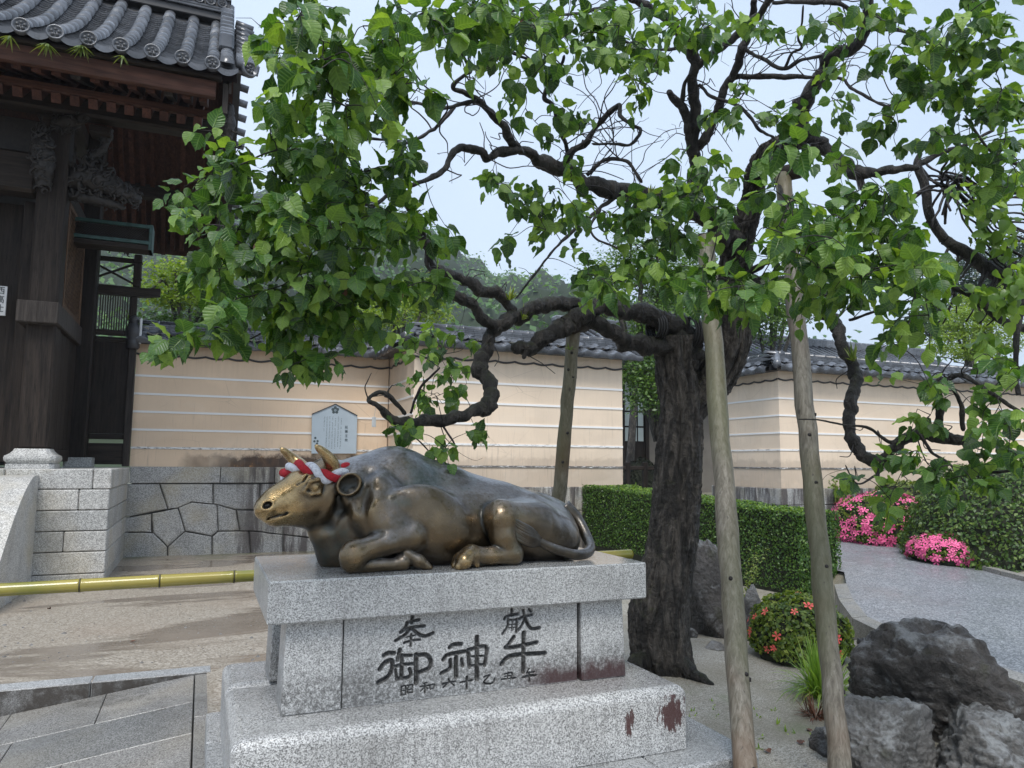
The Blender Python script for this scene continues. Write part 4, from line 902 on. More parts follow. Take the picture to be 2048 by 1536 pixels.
# beams and carved brackets above the column
gbox('front_tie_beam', -6, -2.12, 10.72, 11.05, 4.95, 5.48, DX, .04); gbox('frieze_board', -6, -2.12, 10.86, 10.98, 5.49, 5.95, M['carving'], .02)
gbox('eave_purlin', -6, -.05, 10.60, 10.86, 6.02, 6.24, DX, .03)
gbox('side_purlin', -2.06, -1.84, 9.95, 15.4, 6.32, 6.55, DY, .03)
gbox('door_leaf', -2.75, -2.12, 11.30, 11.36, 1.55, 4.94, DW, .006); gbox('door_leaf', -4.4, -2.76, 11.34, 11.40, 1.55, 4.94, DW, .006); gbox('door_frame', -2.30, -2.12, 11.1, 11.3, 1.5, 4.94, DW, .01)
gbox('back_wall', -4.45, -2.0, 12.60, 12.66, 1.5, 6.4, M['joint'], 0)
def carve(name, P, R, seed, amp=.35, n=14, par=None):
    """pierced carving: a lumpy core wrapped in curling scroll strands"""
    rg = np.random.default_rng(seed); C = crom(P, 10); rr = np.interp(np.linspace(0, 1, len(C)), np.linspace(0, 1, len(R)), R); mb = MB(); mb.tube(C, rr*.72, n)
    V = np.array(mb.v); c = np.repeat(C, n, 0); d = V-c; w = fbm(V*14+seed, 4, .6, True); V = c+d*(1+amp*w)[:, None]; mb.v = [tuple(v) for v in V]
    for k in range(int(22*len(P)*max(R)/.15)):
        i = rg.integers(0, len(C)-1); a = rg.uniform(0, 2*PI); r0 = rr[i]; q = C[i]+np.array([rg.normal(0, .3)*r0, -abs(math.cos(a))*r0*.8, math.sin(a)*r0]); t0 = rg.uniform(0, 2*PI); L = r0*rg.uniform(.5, 1.1); cv = rg.choice([-1, 1])*rg.uniform(1.5, 5); S = []
        for u in np.linspace(0, 1, 9): S.append(q.copy()); q = q+np.array([math.cos(t0), rg.normal(0, .15), math.sin(t0)])*L/8; t0 += cv*u/4
        mb.tube(S, np.linspace(.022, .007, 9)*r0/.14, 6)
    return obj(name, mb, M['carving'], par or gate, True)
carve('carved_bracket', [(-2.02, 10.66, 5.02), (-2.03, 10.62, 5.25), (-2.05, 10.60, 5.50), (-2.05, 10.64, 5.62)], [.10, .15, .16, .13], 3)
carve('carved_dragon', [(-1.80, 10.95, 5.22), (-1.55, 10.93, 5.30), (-1.25, 10.90, 5.20), (-1.02, 10.90, 5.10), (-.98, 10.90, 5.02)], [.16, .19, .15, .11, .05], 9, .5, 18)
carve('carved_dragon', [(-1.80, 10.97, 5.05), (-1.5, 10.95, 5.03), (-1.25, 10.92, 4.98), (-1.12, 10.9, 4.94)], [.08, .09, .07, .03], 19, .5)
carve('carved_dragon', [(-1.55, 12.6, 4.92), (-1.30, 12.6, 4.90), (-1.05, 12.58, 4.95), (-.86, 12.58, 5.02)], [.12, .14, .10, .03], 29, .55, 18)
carve('carved_bracket', [(-1.95, 10.8, 5.9), (-1.75, 10.7, 5.95), (-1.6, 10.66, 6.05)], [.13, .12, .06], 33); carve('carved_bracket', [(-1.60, 10.95, 5.55), (-1.42, 10.92, 5.75), (-1.40, 10.9, 6.0)], [.08, .06, .10], 37); carve('carved_bracket', [(-1.55, 11.0, 5.3), (-1.25, 11.0, 5.15)], [.05, .05], 38)
# bracket blocks
for (x, z, w) in ((-1.95, 5.95, .34), (-1.95, 6.02, .44), (-1.45, 5.92, .26)): gbox('bearing_block', x-w/2, x+w/2, 10.74, 11.0, z-.055, z+.055, DX, .02)
# wooden name plate
pl_ = gbox('name_plate', -2.545, -2.40, 11.05, 11.075, 3.40, 3.78, M['white_paint'], .004)
def text_mesh(body, size, name, mat, par, loc, rx=PI/2, rz=0, off=.0):
    cu = bpy.data.curves.new(name, 'FONT'); cu.body = body; cu.size = size; cu.align_x = 'CENTER'; cu.align_y = 'CENTER'; cu.extrude = .0015; cu.offset = off
    o = bpy.data.objects.new(name, cu); COL.objects.link(o); dg = bpy.context.evaluated_depsgraph_get(); me = bpy.data.meshes.new_from_object(o.evaluated_get(dg)); bpy.data.objects.remove(o)
    me.materials.clear(); me.materials.append(mat); return inst(name, me, par, mat4(loc, rx, 0, rz))
for i, ch in enumerate('西高辻'): text_mesh(ch, .105, 'plate_character', M['ink'], gate, (-2.472, 11.046, 3.715-.115*i))
# ------------------------------------------------------------------ roof
YE, ZE, YRg, ZRg, XR = 9.2, 6.33, 11.9, 8.42, .34
def rz_(y):                                            # tile surface, gently concave, longer behind
    t = (y-YE)/(YRg-YE)
    if y <= YRg: return ZE+(ZRg-ZE)*t-.16*math.sin(math.pi*t)
    t = (y-YRg)/3.7; return ZRg-(ZRg-5.72)*t-.12*math.sin(math.pi*t)
roof = link('roof', None, gate, (-1, 11.9, 6.3))
# under-boards of both slopes, rafters and fascias
for a, b, nm in ((9.35, YRg, 'front'), (YRg, 15.55, 'rear')):
    mb = MB(); ys = np.linspace(a, b, 10)
    for y in ys: mb.v += [(-7, y, rz_(y)-.20), (XR-.16, y, rz_(y)-.20)]
    for i in range(9): mb.f.append((2*i, 2*i+1, 2*i+3, 2*i+2))
    obj('roof_boarding', mb, M['redwood_y'], roof)
mb = MB(); ys = np.concatenate([np.linspace(YE+.02, YRg, 10), np.linspace(YRg+.1, 15.6, 10)])
for y in ys: mb.v += [(-7, y, rz_(y)-.06), (XR-.05, y, rz_(y)-.06)]
for i in range(19): mb.f.append((2*i, 2*i+1, 2*i+3, 2*i+2))
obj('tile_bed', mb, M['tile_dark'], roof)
# eave: fascia board, two tiers of rafter ends with a beam between
mb = MB(); mb.box(-7, -.06, 9.36, 9.44, 5.985, 6.20, .012); obj('fascia_board', mb, M['redwood_x'], roof)
mb = MB(); mb.box(-7, -.0, 9.30, 9.40, 6.205, 6.26, .01); obj('fascia_board', mb, DX, roof)
mb = MB(); mb.box(-7, -.1, 9.88, 9.96, 5.95, 6.045, .01); obj('rafter_beam', mb, M['redwood_x'], roof)
def rafter(nm, x, ya, za, yb, zb, w=.09, h=.11, mat='redwood_y'):
    mb = MB(); mb.beam((x, ya, za), (x, yb, zb), w, h); return obj(nm, mb, M[mat], roof)
for i in range(22):
    x = -.20-i*.195
    rafter('flying_rafter', x, 9.47, 6.02, 10.5, 6.42, .095, .11, 'greywood' if i % 5 == 2 else 'redwood_y'); rafter('base_rafter', x-.06, 9.90, 5.88, 11.6, 7.1, .10, .12)
for i in range(12):
    x = .08-i*.16; y0, y1 = 12.0, 15.45-(.12 if i % 3 else 0)
    rafter('rear_rafter', x, y0, rz_(y0)-.27, y1, rz_(y1)-.27, .075, .10)
for (y, z) in ((11.9, 7.85), (13.0, 7.25), (14.3, 6.35)):
    mb = MB(); mb.box(-4.6, -.02, y-.11, y+.11, z-.14, z+.12, .02); obj('purlin', mb, DX, roof)
# gable boards at the open end
for s in (0, 1):
    mb = MB(); ys = np.linspace(9.4, 15.4, 24); x0, x1 = (.02, .08) if s == 0 else (.085, .115); a, b = (.24, .62) if s == 0 else (.22, .36)
    for y in ys: mb.v += [(x0, y, rz_(y)-b), (x1, y, rz_(y)-b), (x1, y, rz_(y)-a), (x0, y, rz_(y)-a)]
    for i in range(23): mb.f += [(4*i+j, 4*i+(j+1) % 4, 4*i+4+(j+1) % 4, 4*i+4+j) for j in range(4)]
    mb.f += [(3, 2, 1, 0), tuple(range(92, 96))]; obj('gable_board', mb, M['greywood'], roof)
carve('gable_pendant', [(.10, 9.55, 6.0), (.11, 9.55, 5.75), (.11, 9.58, 5.55)], [.07, .09, .04], 44, .4, 12, roof)
# round cover tiles in columns, segment by segment, with plum-crest end discs; pans between
seg_n = 10
def halfpipe(y0, z0, y1, z1, r, r2):
    mb = MB(); n = 11
    for (y, z, rr) in ((y0, z0, r2), (y1, z1, r)):
        for j in range(n): a = math.pi*j/(n-1); mb.v.append((rr*math.cos(a), y, z+rr*math.sin(a)*1.05))
    mb.f += [(j, j+1, n+j+1, n+j) for j in range(n-1)]+[tuple(range(n))]; return mb
ysg = np.linspace(YE, YRg-.1, seg_n+1)
SEG = []
for k in range(seg_n):
    ya, yb = ysg[k], ysg[k+1]; SEG.append(mesh_of(halfpipe(ya, rz_(ya), yb+.01, rz_(yb), .074, .083), 'round_tile', M['tile'], True))
mb = MB(); n = 22                                       # crest disc
for (r, y) in ((.0, .0), (.070, .0), (.074, -.012), (.088, -.014), (.093, .0), (.09, .05)):
    for j in range(n): a = 2*PI*j/n; mb.v.append((r*math.cos(a), y, r*math.sin(a)))
mb.f += [(i*n+j, i*n+(j+1) % n, (i+1)*n+(j+1) % n, (i+1)*n+j) for i in range(1, 5) for j in range(n)]+[tuple(range(n, 2*n))]
DISC = mesh_of(mb, 'end_disc', M['tile'], True)
mb = MB(); mb.box(-.1, .1, -.1, .1, -.1, .1) if False else None
mbp = MB()
for q in range(5):
    a = math.pi/2+q*2*PI/5; cx, cz = .038*math.cos(a), .038*math.sin(a); m0 = len(mbp.v); nn = 10
    mbp.v.append((cx, -.016, cz))
    for rr, yy in ((.014, -.014), (.0215, -.001)):
        for j in range(nn): b = 2*PI*j/nn; mbp.v.append((cx+rr*math.cos(b), yy, cz+rr*math.sin(b)))
    mbp.f += [(m0, m0+1+j, m0+1+(j+1) % nn) for j in range(nn)]+[(m0+1+j, m0+11+j, m0+11+(j+1) % nn, m0+1+(j+1) % nn) for j in range(nn)]
mbp.tube([(0, -.001, 0), (0, -.012, 0)], .008, 8)
CREST = mesh_of(mbp, 'plum_crest', m_plain('crest_relief', (.05, .053, .058), .4), True)
PITCH = .326; cols = [-.114-PITCH*i for i in range(12)]
for x in cols:
    for k in range(seg_n): inst('round_tile', SEG[k], roof, mat4((x+random.uniform(-.004, .004), 0, 0)))
    d = inst('end_disc', DISC, roof, mat4((x, YE-.005, ZE+.005), R(-6))); inst('plum_crest', CREST, d, mat4((x, YE-.006, ZE+.005), R(-6)))
# pan tiles: stepped crescents, one small stack per gap
def panstack():
    mb = MB(); ys = np.linspace(YE+.02, YRg-.15, 32); n = 7; w = PITCH-.10
    for k in range(31):
        ya, yb = ys[k], ys[k+1]; m0 = len(mb.v)
        for (y, z) in ((ya, rz_(ya)+.028), (ya, rz_(ya)+.010), (yb, rz_(yb)+.010)):
            for j in range(n): u = j/(n-1)*2-1; mb.v.append((u*w/2, y, z-.05*(1-u*u)-.02))
        mb.f += [(m0+i*n+j, m0+i*n+j+1, m0+(i+1)*n+j+1, m0+(i+1)*n+j) for i in range(2) for j in range(n-1)]
    # eave lip
    m0 = len(mb.v)
    for dz in (0, -.075):
        for j in range(n): u = j/(n-1)*2-1; mb.v.append((u*w/2*1.15, YE-.01, ZE-.05*(1-u*u)+dz*(1-.3*u*u)))
    mb.f += [(m0+j, m0+j+1, m0+n+j+1, m0+n+j) for j in range(n-1)]; return mesh_of(mb, 'pan_tiles', M['tile'], True)
PAN = panstack()
for x in [c+PITCH/2 for c in cols]+[cols[-1]-PITCH/2]: tag(inst('pan_tiles', PAN, roof, mat4((x, 0, 0))), kind='stuff')
# verge: two lines of round tiles down the open end plus crosswise end tiles
for x in (.05, .30):
    for k in range(seg_n): inst('round_tile', SEG[k], roof, mat4((x, .0, .05 if x < .2 else -.02)))
d = inst('end_disc', DISC, roof, mat4((.315, YE-.02, ZE+.01), 0, 0, R(18))); inst('plum_crest', CREST, d, mat4((.315, YE-.021, ZE+.01), 0, 0, R(18)))
for k in range(30):
    y = YE+.12+k*.21
    if y > 15.3: break
    mb = MB(); mb.tube([(.16, y, rz_(y)+.05), (.42, y, rz_(y)-.0)], .062, 10); obj('verge_tile', mb, M['tile'], roof, True)
# descending ridge and main ridge with crest medallions
for k in range(9):
    y = 10.25+k*.19; mb = MB(); mb.box(-.06, .13, y, y+.185, rz_(y+.1)+.06, rz_(y+.1)+.30, .03); obj('ridge_tile', mb, M['tile'], roof)
mb = MB(); mb.box(-7, .1, YRg-.16, YRg+.16, ZRg-.06, ZRg+.05, .01); obj('ridge_base', mb, M['tile_dark'], roof)
for k in range(5):
    mb = MB(); mb.box(-7, .08, YRg-.20+.012*k, YRg+.20-.012*k, ZRg+.05+.05*k+(.13 if k > 1 else 0), ZRg+.09+.05*k+(.13 if k > 1 else 0), .006); obj('ridge_course', mb, M['tile'], roof)
for k in range(16): 
    d = inst('end_disc', DISC, roof, mat4((-.05-k*.165, YRg-.19, ZRg+.205), 0, 0, 0, .78)); inst('plum_crest', CREST, d, mat4((-.05-k*.165, YRg-.195, ZRg+.205), 0, 0, 0, .78))
mb = MB(); mb.box(-7, .06, YRg-.14, YRg+.14, ZRg+.13, ZRg+.28); obj('ridge_core', mb, M['tile_dark'], roof)
# ferns growing from the eave tiles
# ================================================================== notice board on the left wall
sb = thing('notice_board', 'pale blue house-shaped notice board with plum crest fixed to the wall', 'sign', (2.03, 12.9, 1.7))
SYB = 12.93
def s2(px, py): p = ony(px, py, SYB); return (p[0], p[2])
mb = MB(); q = [s2(623, 907), s2(712.5, 907), s2(714.5, 832), s2(671, 809), s2(624, 829)]; mb.prism(q, 'y', SYB, SYB+.03); obj('board', mb, M['sign'], sb)
for a, b in (((624, 829), (671, 809)), ((671, 809), (714.5, 832))):
    a, b = s2(*a), s2(*b); mb = MB(); mb.beam((a[0], SYB+.01, a[1]+.006), (b[0], SYB+.01, b[1]+.006), .05, .014, (0, 0, 1)); obj('eave_strip', mb, M['tile_dark'], sb)
for x in (1.70, 2.38): mb = MB(); mb.box(x, x+.03, SYB+.031, 12.995, 1.8, 2.2); obj('bracket', mb, M['tile_dark'], sb)
def disc(cx, cz, r, nm, mat, y=SYB-.002, n=14):
    mb = MB(); mb.tube([(cx, y, cz), (cx, y+.0015, cz)], r, n); return obj(nm, mb, M[mat], sb)
def scr(x, y): return s2(600+x/11.814, 790+y/11.814)
for (x, y) in ((833, 300), (778, 340), (890, 340), (795, 405), (868, 405)): disc(*scr(x, y), .0265, 'crest_petal', 'sign_ink')
disc(*scr(832, 358), .010, 'crest_centre', 'sign_ink')
for (x, y) in ((362, 1015), (340, 1095), (415, 1090), (400, 1150)): disc(*scr(x, y), .022, 'blossom', 'sign_ink', n=5)
c0 = scr(1095, 765); c1 = scr(1090, 1070)
for i, ch in enumerate('延壽王院'):
    t_ = i/3; text_mesh(ch, .052, 'title_character', M['sign_ink'], sb, (c0[0]+(c1[0]-c0[0])*t_, SYB-.003, c0[1]+(c1[1]-c0[1])*t_))
mb = MB(); rr_ = random.Random(3)                        # fine print: too small to read, rows of tiny strokes
for (xa, ya, xb, yb) in ((975, 560, 945, 1290), (912, 520, 885, 1250), (840, 560, 815, 1290), (775, 520, 745, 1290), (708, 520, 680, 1260), (645, 520, 615, 1260), (580, 520, 562, 880)):
    a, b = scr(xa, ya), scr(xb, yb); n = int(abs(yb-ya)/33)
    for i in range(n):
        if rr_.random() < .07: continue
        cx, cz = a[0]+(b[0]-a[0])*i/n, a[1]+(b[1]-a[1])*i/n
        for k in range(4):
            dx, dz = rr_.uniform(-.006, .006), rr_.uniform(-.007, .007); h = rr_.random() < .55; w, hh = (.0075, .0011) if h else (.0011, .007)
            mb.add([(cx+dx-w, SYB-.0016, cz+dz-hh), (cx+dx+w, SYB-.0016, cz+dz-hh), (cx+dx+w, SYB-.0016, cz+dz+hh), (cx+dx-w, SYB-.0016, cz+dz+hh)], [(0, 1, 2, 3)])
tag(obj('fine_print', mb, M['sign_ink'], sb), kind='stuff')
# ================================================================== old plum tree
def _bark(k=1.):
    t = NT('wet_plum_bark'); up = t.sep(t.nrm, 2)
    v = t.vec(t.pos, (16, 16, 5)); n = t.noise(1, 6, .7, v, .8); n2 = t.noise(38, 5, .7)
    c = t.ramp(n, [(.34, (.007, .006, .005)), (.48, (.030, .026, .022)), (.62, (.115, .10, .085)), (.8, (.20, .18, .16))])
    c = t.mix(c, (.13, .125, .115), t.rng(t.noise(19, 5, .7), .62, .78, 0, .5))
    ms = t.math('MULTIPLY', t.rng(t.math('ADD', t.math('MULTIPLY', up, .45), t.noise(5, 5, .65)), .62, .88), t.rng(n2, .3, .6))
    c = t.mix(c, t.ramp(n2, [(.3, (.020, .026, .006)), (.7, (.075, .085, .018))]), t.math('MULTIPLY', ms, .9))
    c = t.mix(c, (k, k, k), 1., 'MULTIPLY')
    h = t.math('ADD', t.math('MULTIPLY', n, 1.4), t.math('MULTIPLY', n2, .5))
    return t.done(c, .6, t.bump(h, 1.0, .045))
M['bark'] = _bark(); M['bark_dark'] = _bark(.42); M['twig'] = m_plain('dark_twig', (.014, .010, .009), .6, .3, 20)
def _leafmat(name, lo_, mid, hi_, trans=.35, rough=.3, veins=False):
    t = NT(name); a = t.attr('rnd'); r = t.math('FRACT', t.math('ADD', a, t.rnd))
    c = t.ramp(r, [(0, lo_), (.5, mid), (.8, tuple((a_+b_)/2 for a_, b_ in zip(mid, hi_))), (1, hi_)]); c = t.mix(c, tuple(q*.7 for q in mid), t.rng(t.noise(60, 3), .5, .75, 0, .5))
    h = t.noise(110, 3)
    if veins:
        lu = t.math('ABSOLUTE', t.attr('lu')); lv = t.attr('lv'); ph = t.math('MULTIPLY', t.math('SUBTRACT', lv, t.math('MULTIPLY', lu, .20)), 50.)
        vn = t.math('POWER', t.math('ABSOLUTE', t.math('COSINE', t.math('MULTIPLY', ph, .5))), 6.); mid_ = t.rng(lu, 0., .12, 1, 0); vv = t.math('MAXIMUM', mid_, t.math('MULTIPLY', vn, .6))
        c = t.mix(c, tuple(min(1, q*1.7+.02) for q in hi_), t.math('MULTIPLY', vv, .2)); h = t.math('ADD', t.math('MULTIPLY', vv, -1.2), t.math('MULTIPLY', h, .6))
    t.done(c, t.rng(r, 0, 1, rough-.06, rough+.14), t.bump(h, .5, .004), 0, .6)
    tr = t.n('ShaderNodeBsdfTranslucent'); tc = t.mix(c, (.9, 1.0, .25), .35, 'MIX'); tc = t.mix(c, (2.0, 1.9, .7), 1.0, 'MULTIPLY'); t.put(tr.inputs['Color'], tc)
    mxs = t.n('ShaderNodeMixShader'); mxs.inputs[0].default_value = trans; t.t.links.new(t.b.outputs[0], mxs.inputs[1]); t.t.links.new(tr.outputs[0], mxs.inputs[2]); t.t.links.new(mxs.outputs[0], t.o.inputs['Surface'])
    return t.m
M['plumleaf'] = _leafmat('wet_plum_leaf', (.011, .042, .010), (.048, .130, .024), (.23, .36, .06), .34, .38, True)
M['deadleaf'] = m_plain('dead_leaf', (.17, .065, .03), .6, .3, 30)
plum = thing('plum_tree', 'old gnarled plum tree propped on posts, spreading wet green leaves over the ox', 'tree', onz(1325, 1335, .1))
# limbs traced in the photograph: (pixel x, pixel y, metres from the camera along the view axis, thickness in pixels)
LIMBS = {
 'trunk': [(1336,1362,5.28,112),(1324,1310,5.30,124),(1320,1230,5.32,126),(1340,1120,5.36,104),(1352,1010,5.40,97),(1358,910,5.42,94),(1364,820,5.42,86),(1352,730,5.40,78),(1350,670,5.38,82)],
 'branch0': [(1366,830,5.44,70),(1425,765,5.48,82),(1460,690,5.46,84),(1468,600,5.40,78),(1472,520,5.30,62),(1484,470,5.2,50),(1506,396,5.1,36),(1513,345,5.0,34),(1540,306,4.9,40),(1588,284,4.8,40)],
 'root0': [(1330,1330,5.24,60),(1362,1372,5.12,44),(1392,1402,5.02,26),(1428,1432,4.92,12)], 'root1': [(1295,1330,5.2,50),(1268,1352,5.1,34),(1250,1366,5.0,18)],
 'b1': [(1588,284,4.8,40),(1602,240,4.72,36),(1634,166,4.6,32),(1660,118,4.5,30),(1700,98,4.42,26),(1728,72,4.35,22),(1736,30,4.25,20),(1745,-40,4.1,18)],
 'b2': [(1588,284,4.8,38),(1634,288,4.7,34),(1684,334,4.55,32),(1720,352,4.45,30),(1765,340,4.35,22),(1840,335,4.2,12)],
 'b3': [(1400,690,5.42,46),(1362,660,5.38,56),(1314,634,5.30,44),(1242,622,5.18,40),(1170,614,5.05,36),(1123,606,4.92,32),(1061,621,4.78,34),(1018,643,4.68,36),(990,662,4.62,34),(968,708,4.56,32),(955,740,4.5,32),(979,776,4.42,32),(972,806,4.34,34),(936,828,4.24,28),(881,842,4.14,26),(800,842,4.02,24),(756,814,3.94,14),(737,800,3.92,11),(750,786,3.96,10),(774,788,4.0,11),(812,828,4.04,12)],
 'b4': [(1392,720,5.40,52),(1368,694,5.36,50),(1320,690,5.28,42),(1260,684,5.18,38),(1206,653,5.06,32),(1165,628,4.98,30)],
 'b5': [(1185,610,5.02,40),(1152,640,4.92,42),(1115,664,4.84,38),(1079,686,4.76,38),(1048,700,4.72,28),(1022,694,4.70,14)],
 'b5b': [(1060,694,4.72,20),(1046,718,4.7,10)],
 'b6': [(992,654,4.62,26),(953,625,4.52,24),(917,592,4.42,22),(870,577,4.3,17),(800,565,4.12,12),(730,575,3.95,9),(660,600,3.8,7)],
 'b7': [(1026,622,4.7,26),(1007,597,4.66,28),(953,570,4.54,26),(899,549,4.40,24),(864,534,4.28,22),(856,498,4.16,22),(840,458,4.02,18),(815,411,3.86,16),(796,381,3.74,14)],
 'b8': [(1480,475,5.2,46),(1420,440,5.05,42),(1378,425,4.95,38),(1331,404,4.82,38),(1280,390,4.68,38),(1222,377,4.52,38),(1172,366,4.40,32),(1138,346,4.3,34),(1106,338,4.22,36),(1072,316,4.12,24),(1036,304,4.02,22),(976,314,3.88,20),(958,304,3.84,18),(914,297,3.72,15),(891,335,3.64,13),(857,359,3.54,12),(795,378,3.4,10),(735,420,3.24,8),(690,450,3.1,6)],
 'b9': [(1036,304,4.02,20),(1009,250,3.9,20),(982,223,3.82,18),(952,200,3.74,14),(930,186,3.66,11),(906,174,3.6,9),(930,150,3.54,8),(940,140,3.5,8),(920,105,3.4,7),(880,60,3.28,5)],
 'b10': [(952,200,3.74,10),(908,212,3.64,9),(874,217,3.54,8),(825,205,3.4,7),(770,220,3.25,5)],
 'b11': [(908,214,3.64,9),(876,250,3.54,9),(860,262,3.48,8),(815,286,3.36,7),(740,278,3.18,6),(667,307,3.02,6),(610,330,2.9,5)],
 'b12': [(1124,334,4.26,18),(1145,301,4.2,17),(1172,288,4.14,15),(1190,256,4.08,12),(1212,233,4.02,11),(1236,210,3.98,10),(1241,232,3.94,9),(1263,250,3.9,8),(1281,261,3.88,8),(1261,290,3.86,7),(1229,288,3.86,6),(1184,288,4.1,5)],
 'b13': [(1140,318,4.26,12),(1134,300,4.22,11),(1124,264,4.14,11),(1107,213,4.02,9),(1090,200,3.98,11),(1098,176,3.94,10),(1116,150,3.88,9),(1128,110,3.8,6)],
 'b14': [(1172,350,4.4,9),(1206,321,4.36,8),(1234,318,4.32,8),(1261,328,4.3,8),(1284,366,4.3,7)],
 'b15': [(1232,394,4.52,10),(1192,424,4.4,9),(1161,450,4.32,8),(1117,491,4.2,6),(1090,522,4.12,5),(1061,560,4.06,5),(1032,597,4.0,4)],
 'b16': [(1200,420,4.42,8),(1180,455,4.34,6),(1196,480,4.28,6),(1238,497,4.2,5)],
 'b17': [(1476,500,5.25,40),(1424,450,5.15,34),(1396,400,5.05,30),(1388,338,4.95,28),(1392,288,4.86,28),(1386,169,4.66,26),(1381,91,4.5,24),(1360,67,4.42,18),(1340,41,4.34,18),(1297,17,4.2,17),(1250,-12,4.06,15)],
 'b18': [(1388,150,4.62,18),(1396,131,4.58,18),(1432,105,4.48,18),(1466,74,4.38,18),(1500,44,4.28,17),(1550,-10,4.12,16)],
 'b19': [(1392,300,4.88,20),(1412,281,4.84,20),(1432,237,4.76,20),(1459,169,4.64,20),(1484,102,4.52,19),(1498,68,4.46,17),(1512,-8,4.3,15)],
 'b20': [(1390,290,4.86,16),(1378,262,4.8,20),(1368,224,4.74,20),(1345,192,4.68,17),(1338,186,4.66,12)], 'b21': [(1362,212,4.72,12),(1370,172,4.66,10),(1378,150,4.6,6)],
 'b22': [(1470,154,4.62,13),(1546,153,4.54,12),(1587,154,4.48,10),(1633,156,4.4,8),(1683,158,4.3,7),(1704,178,4.24,7),(1775,212,4.1,6),(1820,215,4.0,5)],
 'b23': [(1488,96,4.5,10),(1500,104,4.46,9),(1537,125,4.38,9),(1571,137,4.32,8),(1600,121,4.26,7),(1648,110,4.2,8)], 'b24': [(1570,136,4.32,7),(1584,108,4.28,6),(1604,96,4.24,6),(1596,74,4.2,5),(1604,46,4.14,5),(1606,10,4.06,4)],
 'b25': [(1546,6,4.1,9),(1650,6,4.2,11),(1690,14,4.24,10),(1726,40,4.32,10)], 'b26': [(1398,170,4.66,8),(1425,192,4.6,8),(1483,217,4.52,8),(1517,258,4.5,7),(1548,276,4.6,6)],
 'b27': [(1465,560,5.36,40),(1520,566,5.2,36),(1570,566,5.05,32),(1604,577,4.9,32),(1636,594,4.78,30),(1634,610,4.7,26),(1668,648,4.56,28),(1688,692,4.46,28),(1708,730,4.38,30),(1709,762,4.32,27),(1704,805,4.24,26),(1700,845,4.18,26),(1706,880,4.12,26),(1724,909,4.06,26),(1752,926,4.0,26),(1780,908,3.96,24),(1806,884,3.92,22),(1840,868,3.86,26),(1891,876,3.78,28),(1931,888,3.7,18),(1942,923,3.64,10),(1956,943,3.6,8),(2009,943,3.5,6),(2060,930,3.4,5)],
 'b28': [(1874,866,3.82,18),(1880,812,3.76,17),(1877,768,3.72,14),(1901,757,3.66,12),(1928,752,3.6,11),(1959,770,3.54,11),(1994,794,3.48,9),(2052,830,3.36,6)], 'b29': [(1900,762,3.68,10),(1921,811,3.68,10),(1928,862,3.7,10)],
 'b30': [(1840,868,3.86,10),(1800,876,3.9,8),(1779,885,3.88,8),(1736,856,3.86,6),(1688,850,3.84,5),(1637,840,3.82,4),(1596,838,3.8,3)], 'b31': [(1756,926,4.0,9),(1757,960,3.96,7),(1780,990,3.9,5),(1795,1015,3.86,4)],
 'b32': [(1752,950,3.96,5),(1715,968,3.94,4),(1690,930,3.92,3)], 'b33': [(1840,868,3.84,8),(1862,905,3.78,7),(1900,930,3.7,5),(1930,965,3.64,4)], 'b34': [(880,842,4.14,6),(905,880,4.12,4),(915,905,4.1,3)],
 'b35': [(822,826,4.04,6),(840,775,4.02,6),(862,752,4.0,6),(880,735,3.98,4)], 'b36': [(800,850,4.02,4),(836,880,4.0,4),(860,905,4.0,3)],
 'b37': [(690,450,3.1,5),(600,470,2.95,6),(560,525,2.86,6),(530,510,2.8,5),(470,480,2.7,4)], 'b38': [(796,381,3.74,10),(780,440,3.6,9),(745,480,3.46,8),(700,560,3.3,7),(650,640,3.2,5),(640,690,3.15,4)],
 'b39': [(667,307,3.02,5),(560,300,2.85,4),(480,330,2.72,3)], 'b40': [(770,220,3.25,5),(700,190,3.1,5),(640,130,2.95,4),(600,40,2.8,4)], 'b41': [(1250,-12,4.06,9),(1190,20,3.9,8),(1120,30,3.75,7),(1040,20,3.6,6),(960,40,3.45,5)],
 'b42': [(1116,150,3.88,7),(1060,120,3.72,6),(1010,100,3.6,5)], 'b43': [(1381,91,4.5,8),(1300,100,4.3,7),(1230,80,4.1,6),(1180,110,3.9,5)], 'b44': [(1730,60,4.3,10),(1800,60,4.15,8),(1870,90,4.0,6),(1960,110,3.85,5)],
 'b45': [(1775,212,4.1,5),(1850,190,3.95,5),(1930,200,3.8,4)], 'b46': [(1720,352,4.45,16),(1740,420,4.3,13),(1760,480,4.15,10),(1780,560,3.95,8)], 'b47': [(1480,560,5.3,20),(1540,520,5.0,14),(1600,500,4.7,11),(1660,520,4.4,8)],
 'b48': [(1331,404,4.82,14),(1340,470,4.6,10),(1310,530,4.4,8),(1270,575,4.2,6)], 'b49': [(1424,450,5.1,14),(1400,540,4.6,9),(1390,600,4.2,7)], 'b50': [(1700,640,4.5,7),(1760,620,4.2,6),(1830,600,3.9,4)],
 'b51': [(1396,380,5.0,12),(1440,400,4.6,9),(1470,450,4.3,6)], 'b52': [(1540,306,4.9,10),(1560,370,4.5,8),(1575,440,4.2,6)], 'b53': [(2060,340,3.9,8),(1980,300,3.9,7),(1930,230,3.9,5)], 'b54': [(640,640,3.2,5),(560,650,3.05,4),(470,690,2.95,3),(390,690,2.85,2)],
}
NODES = []; PROPS = []
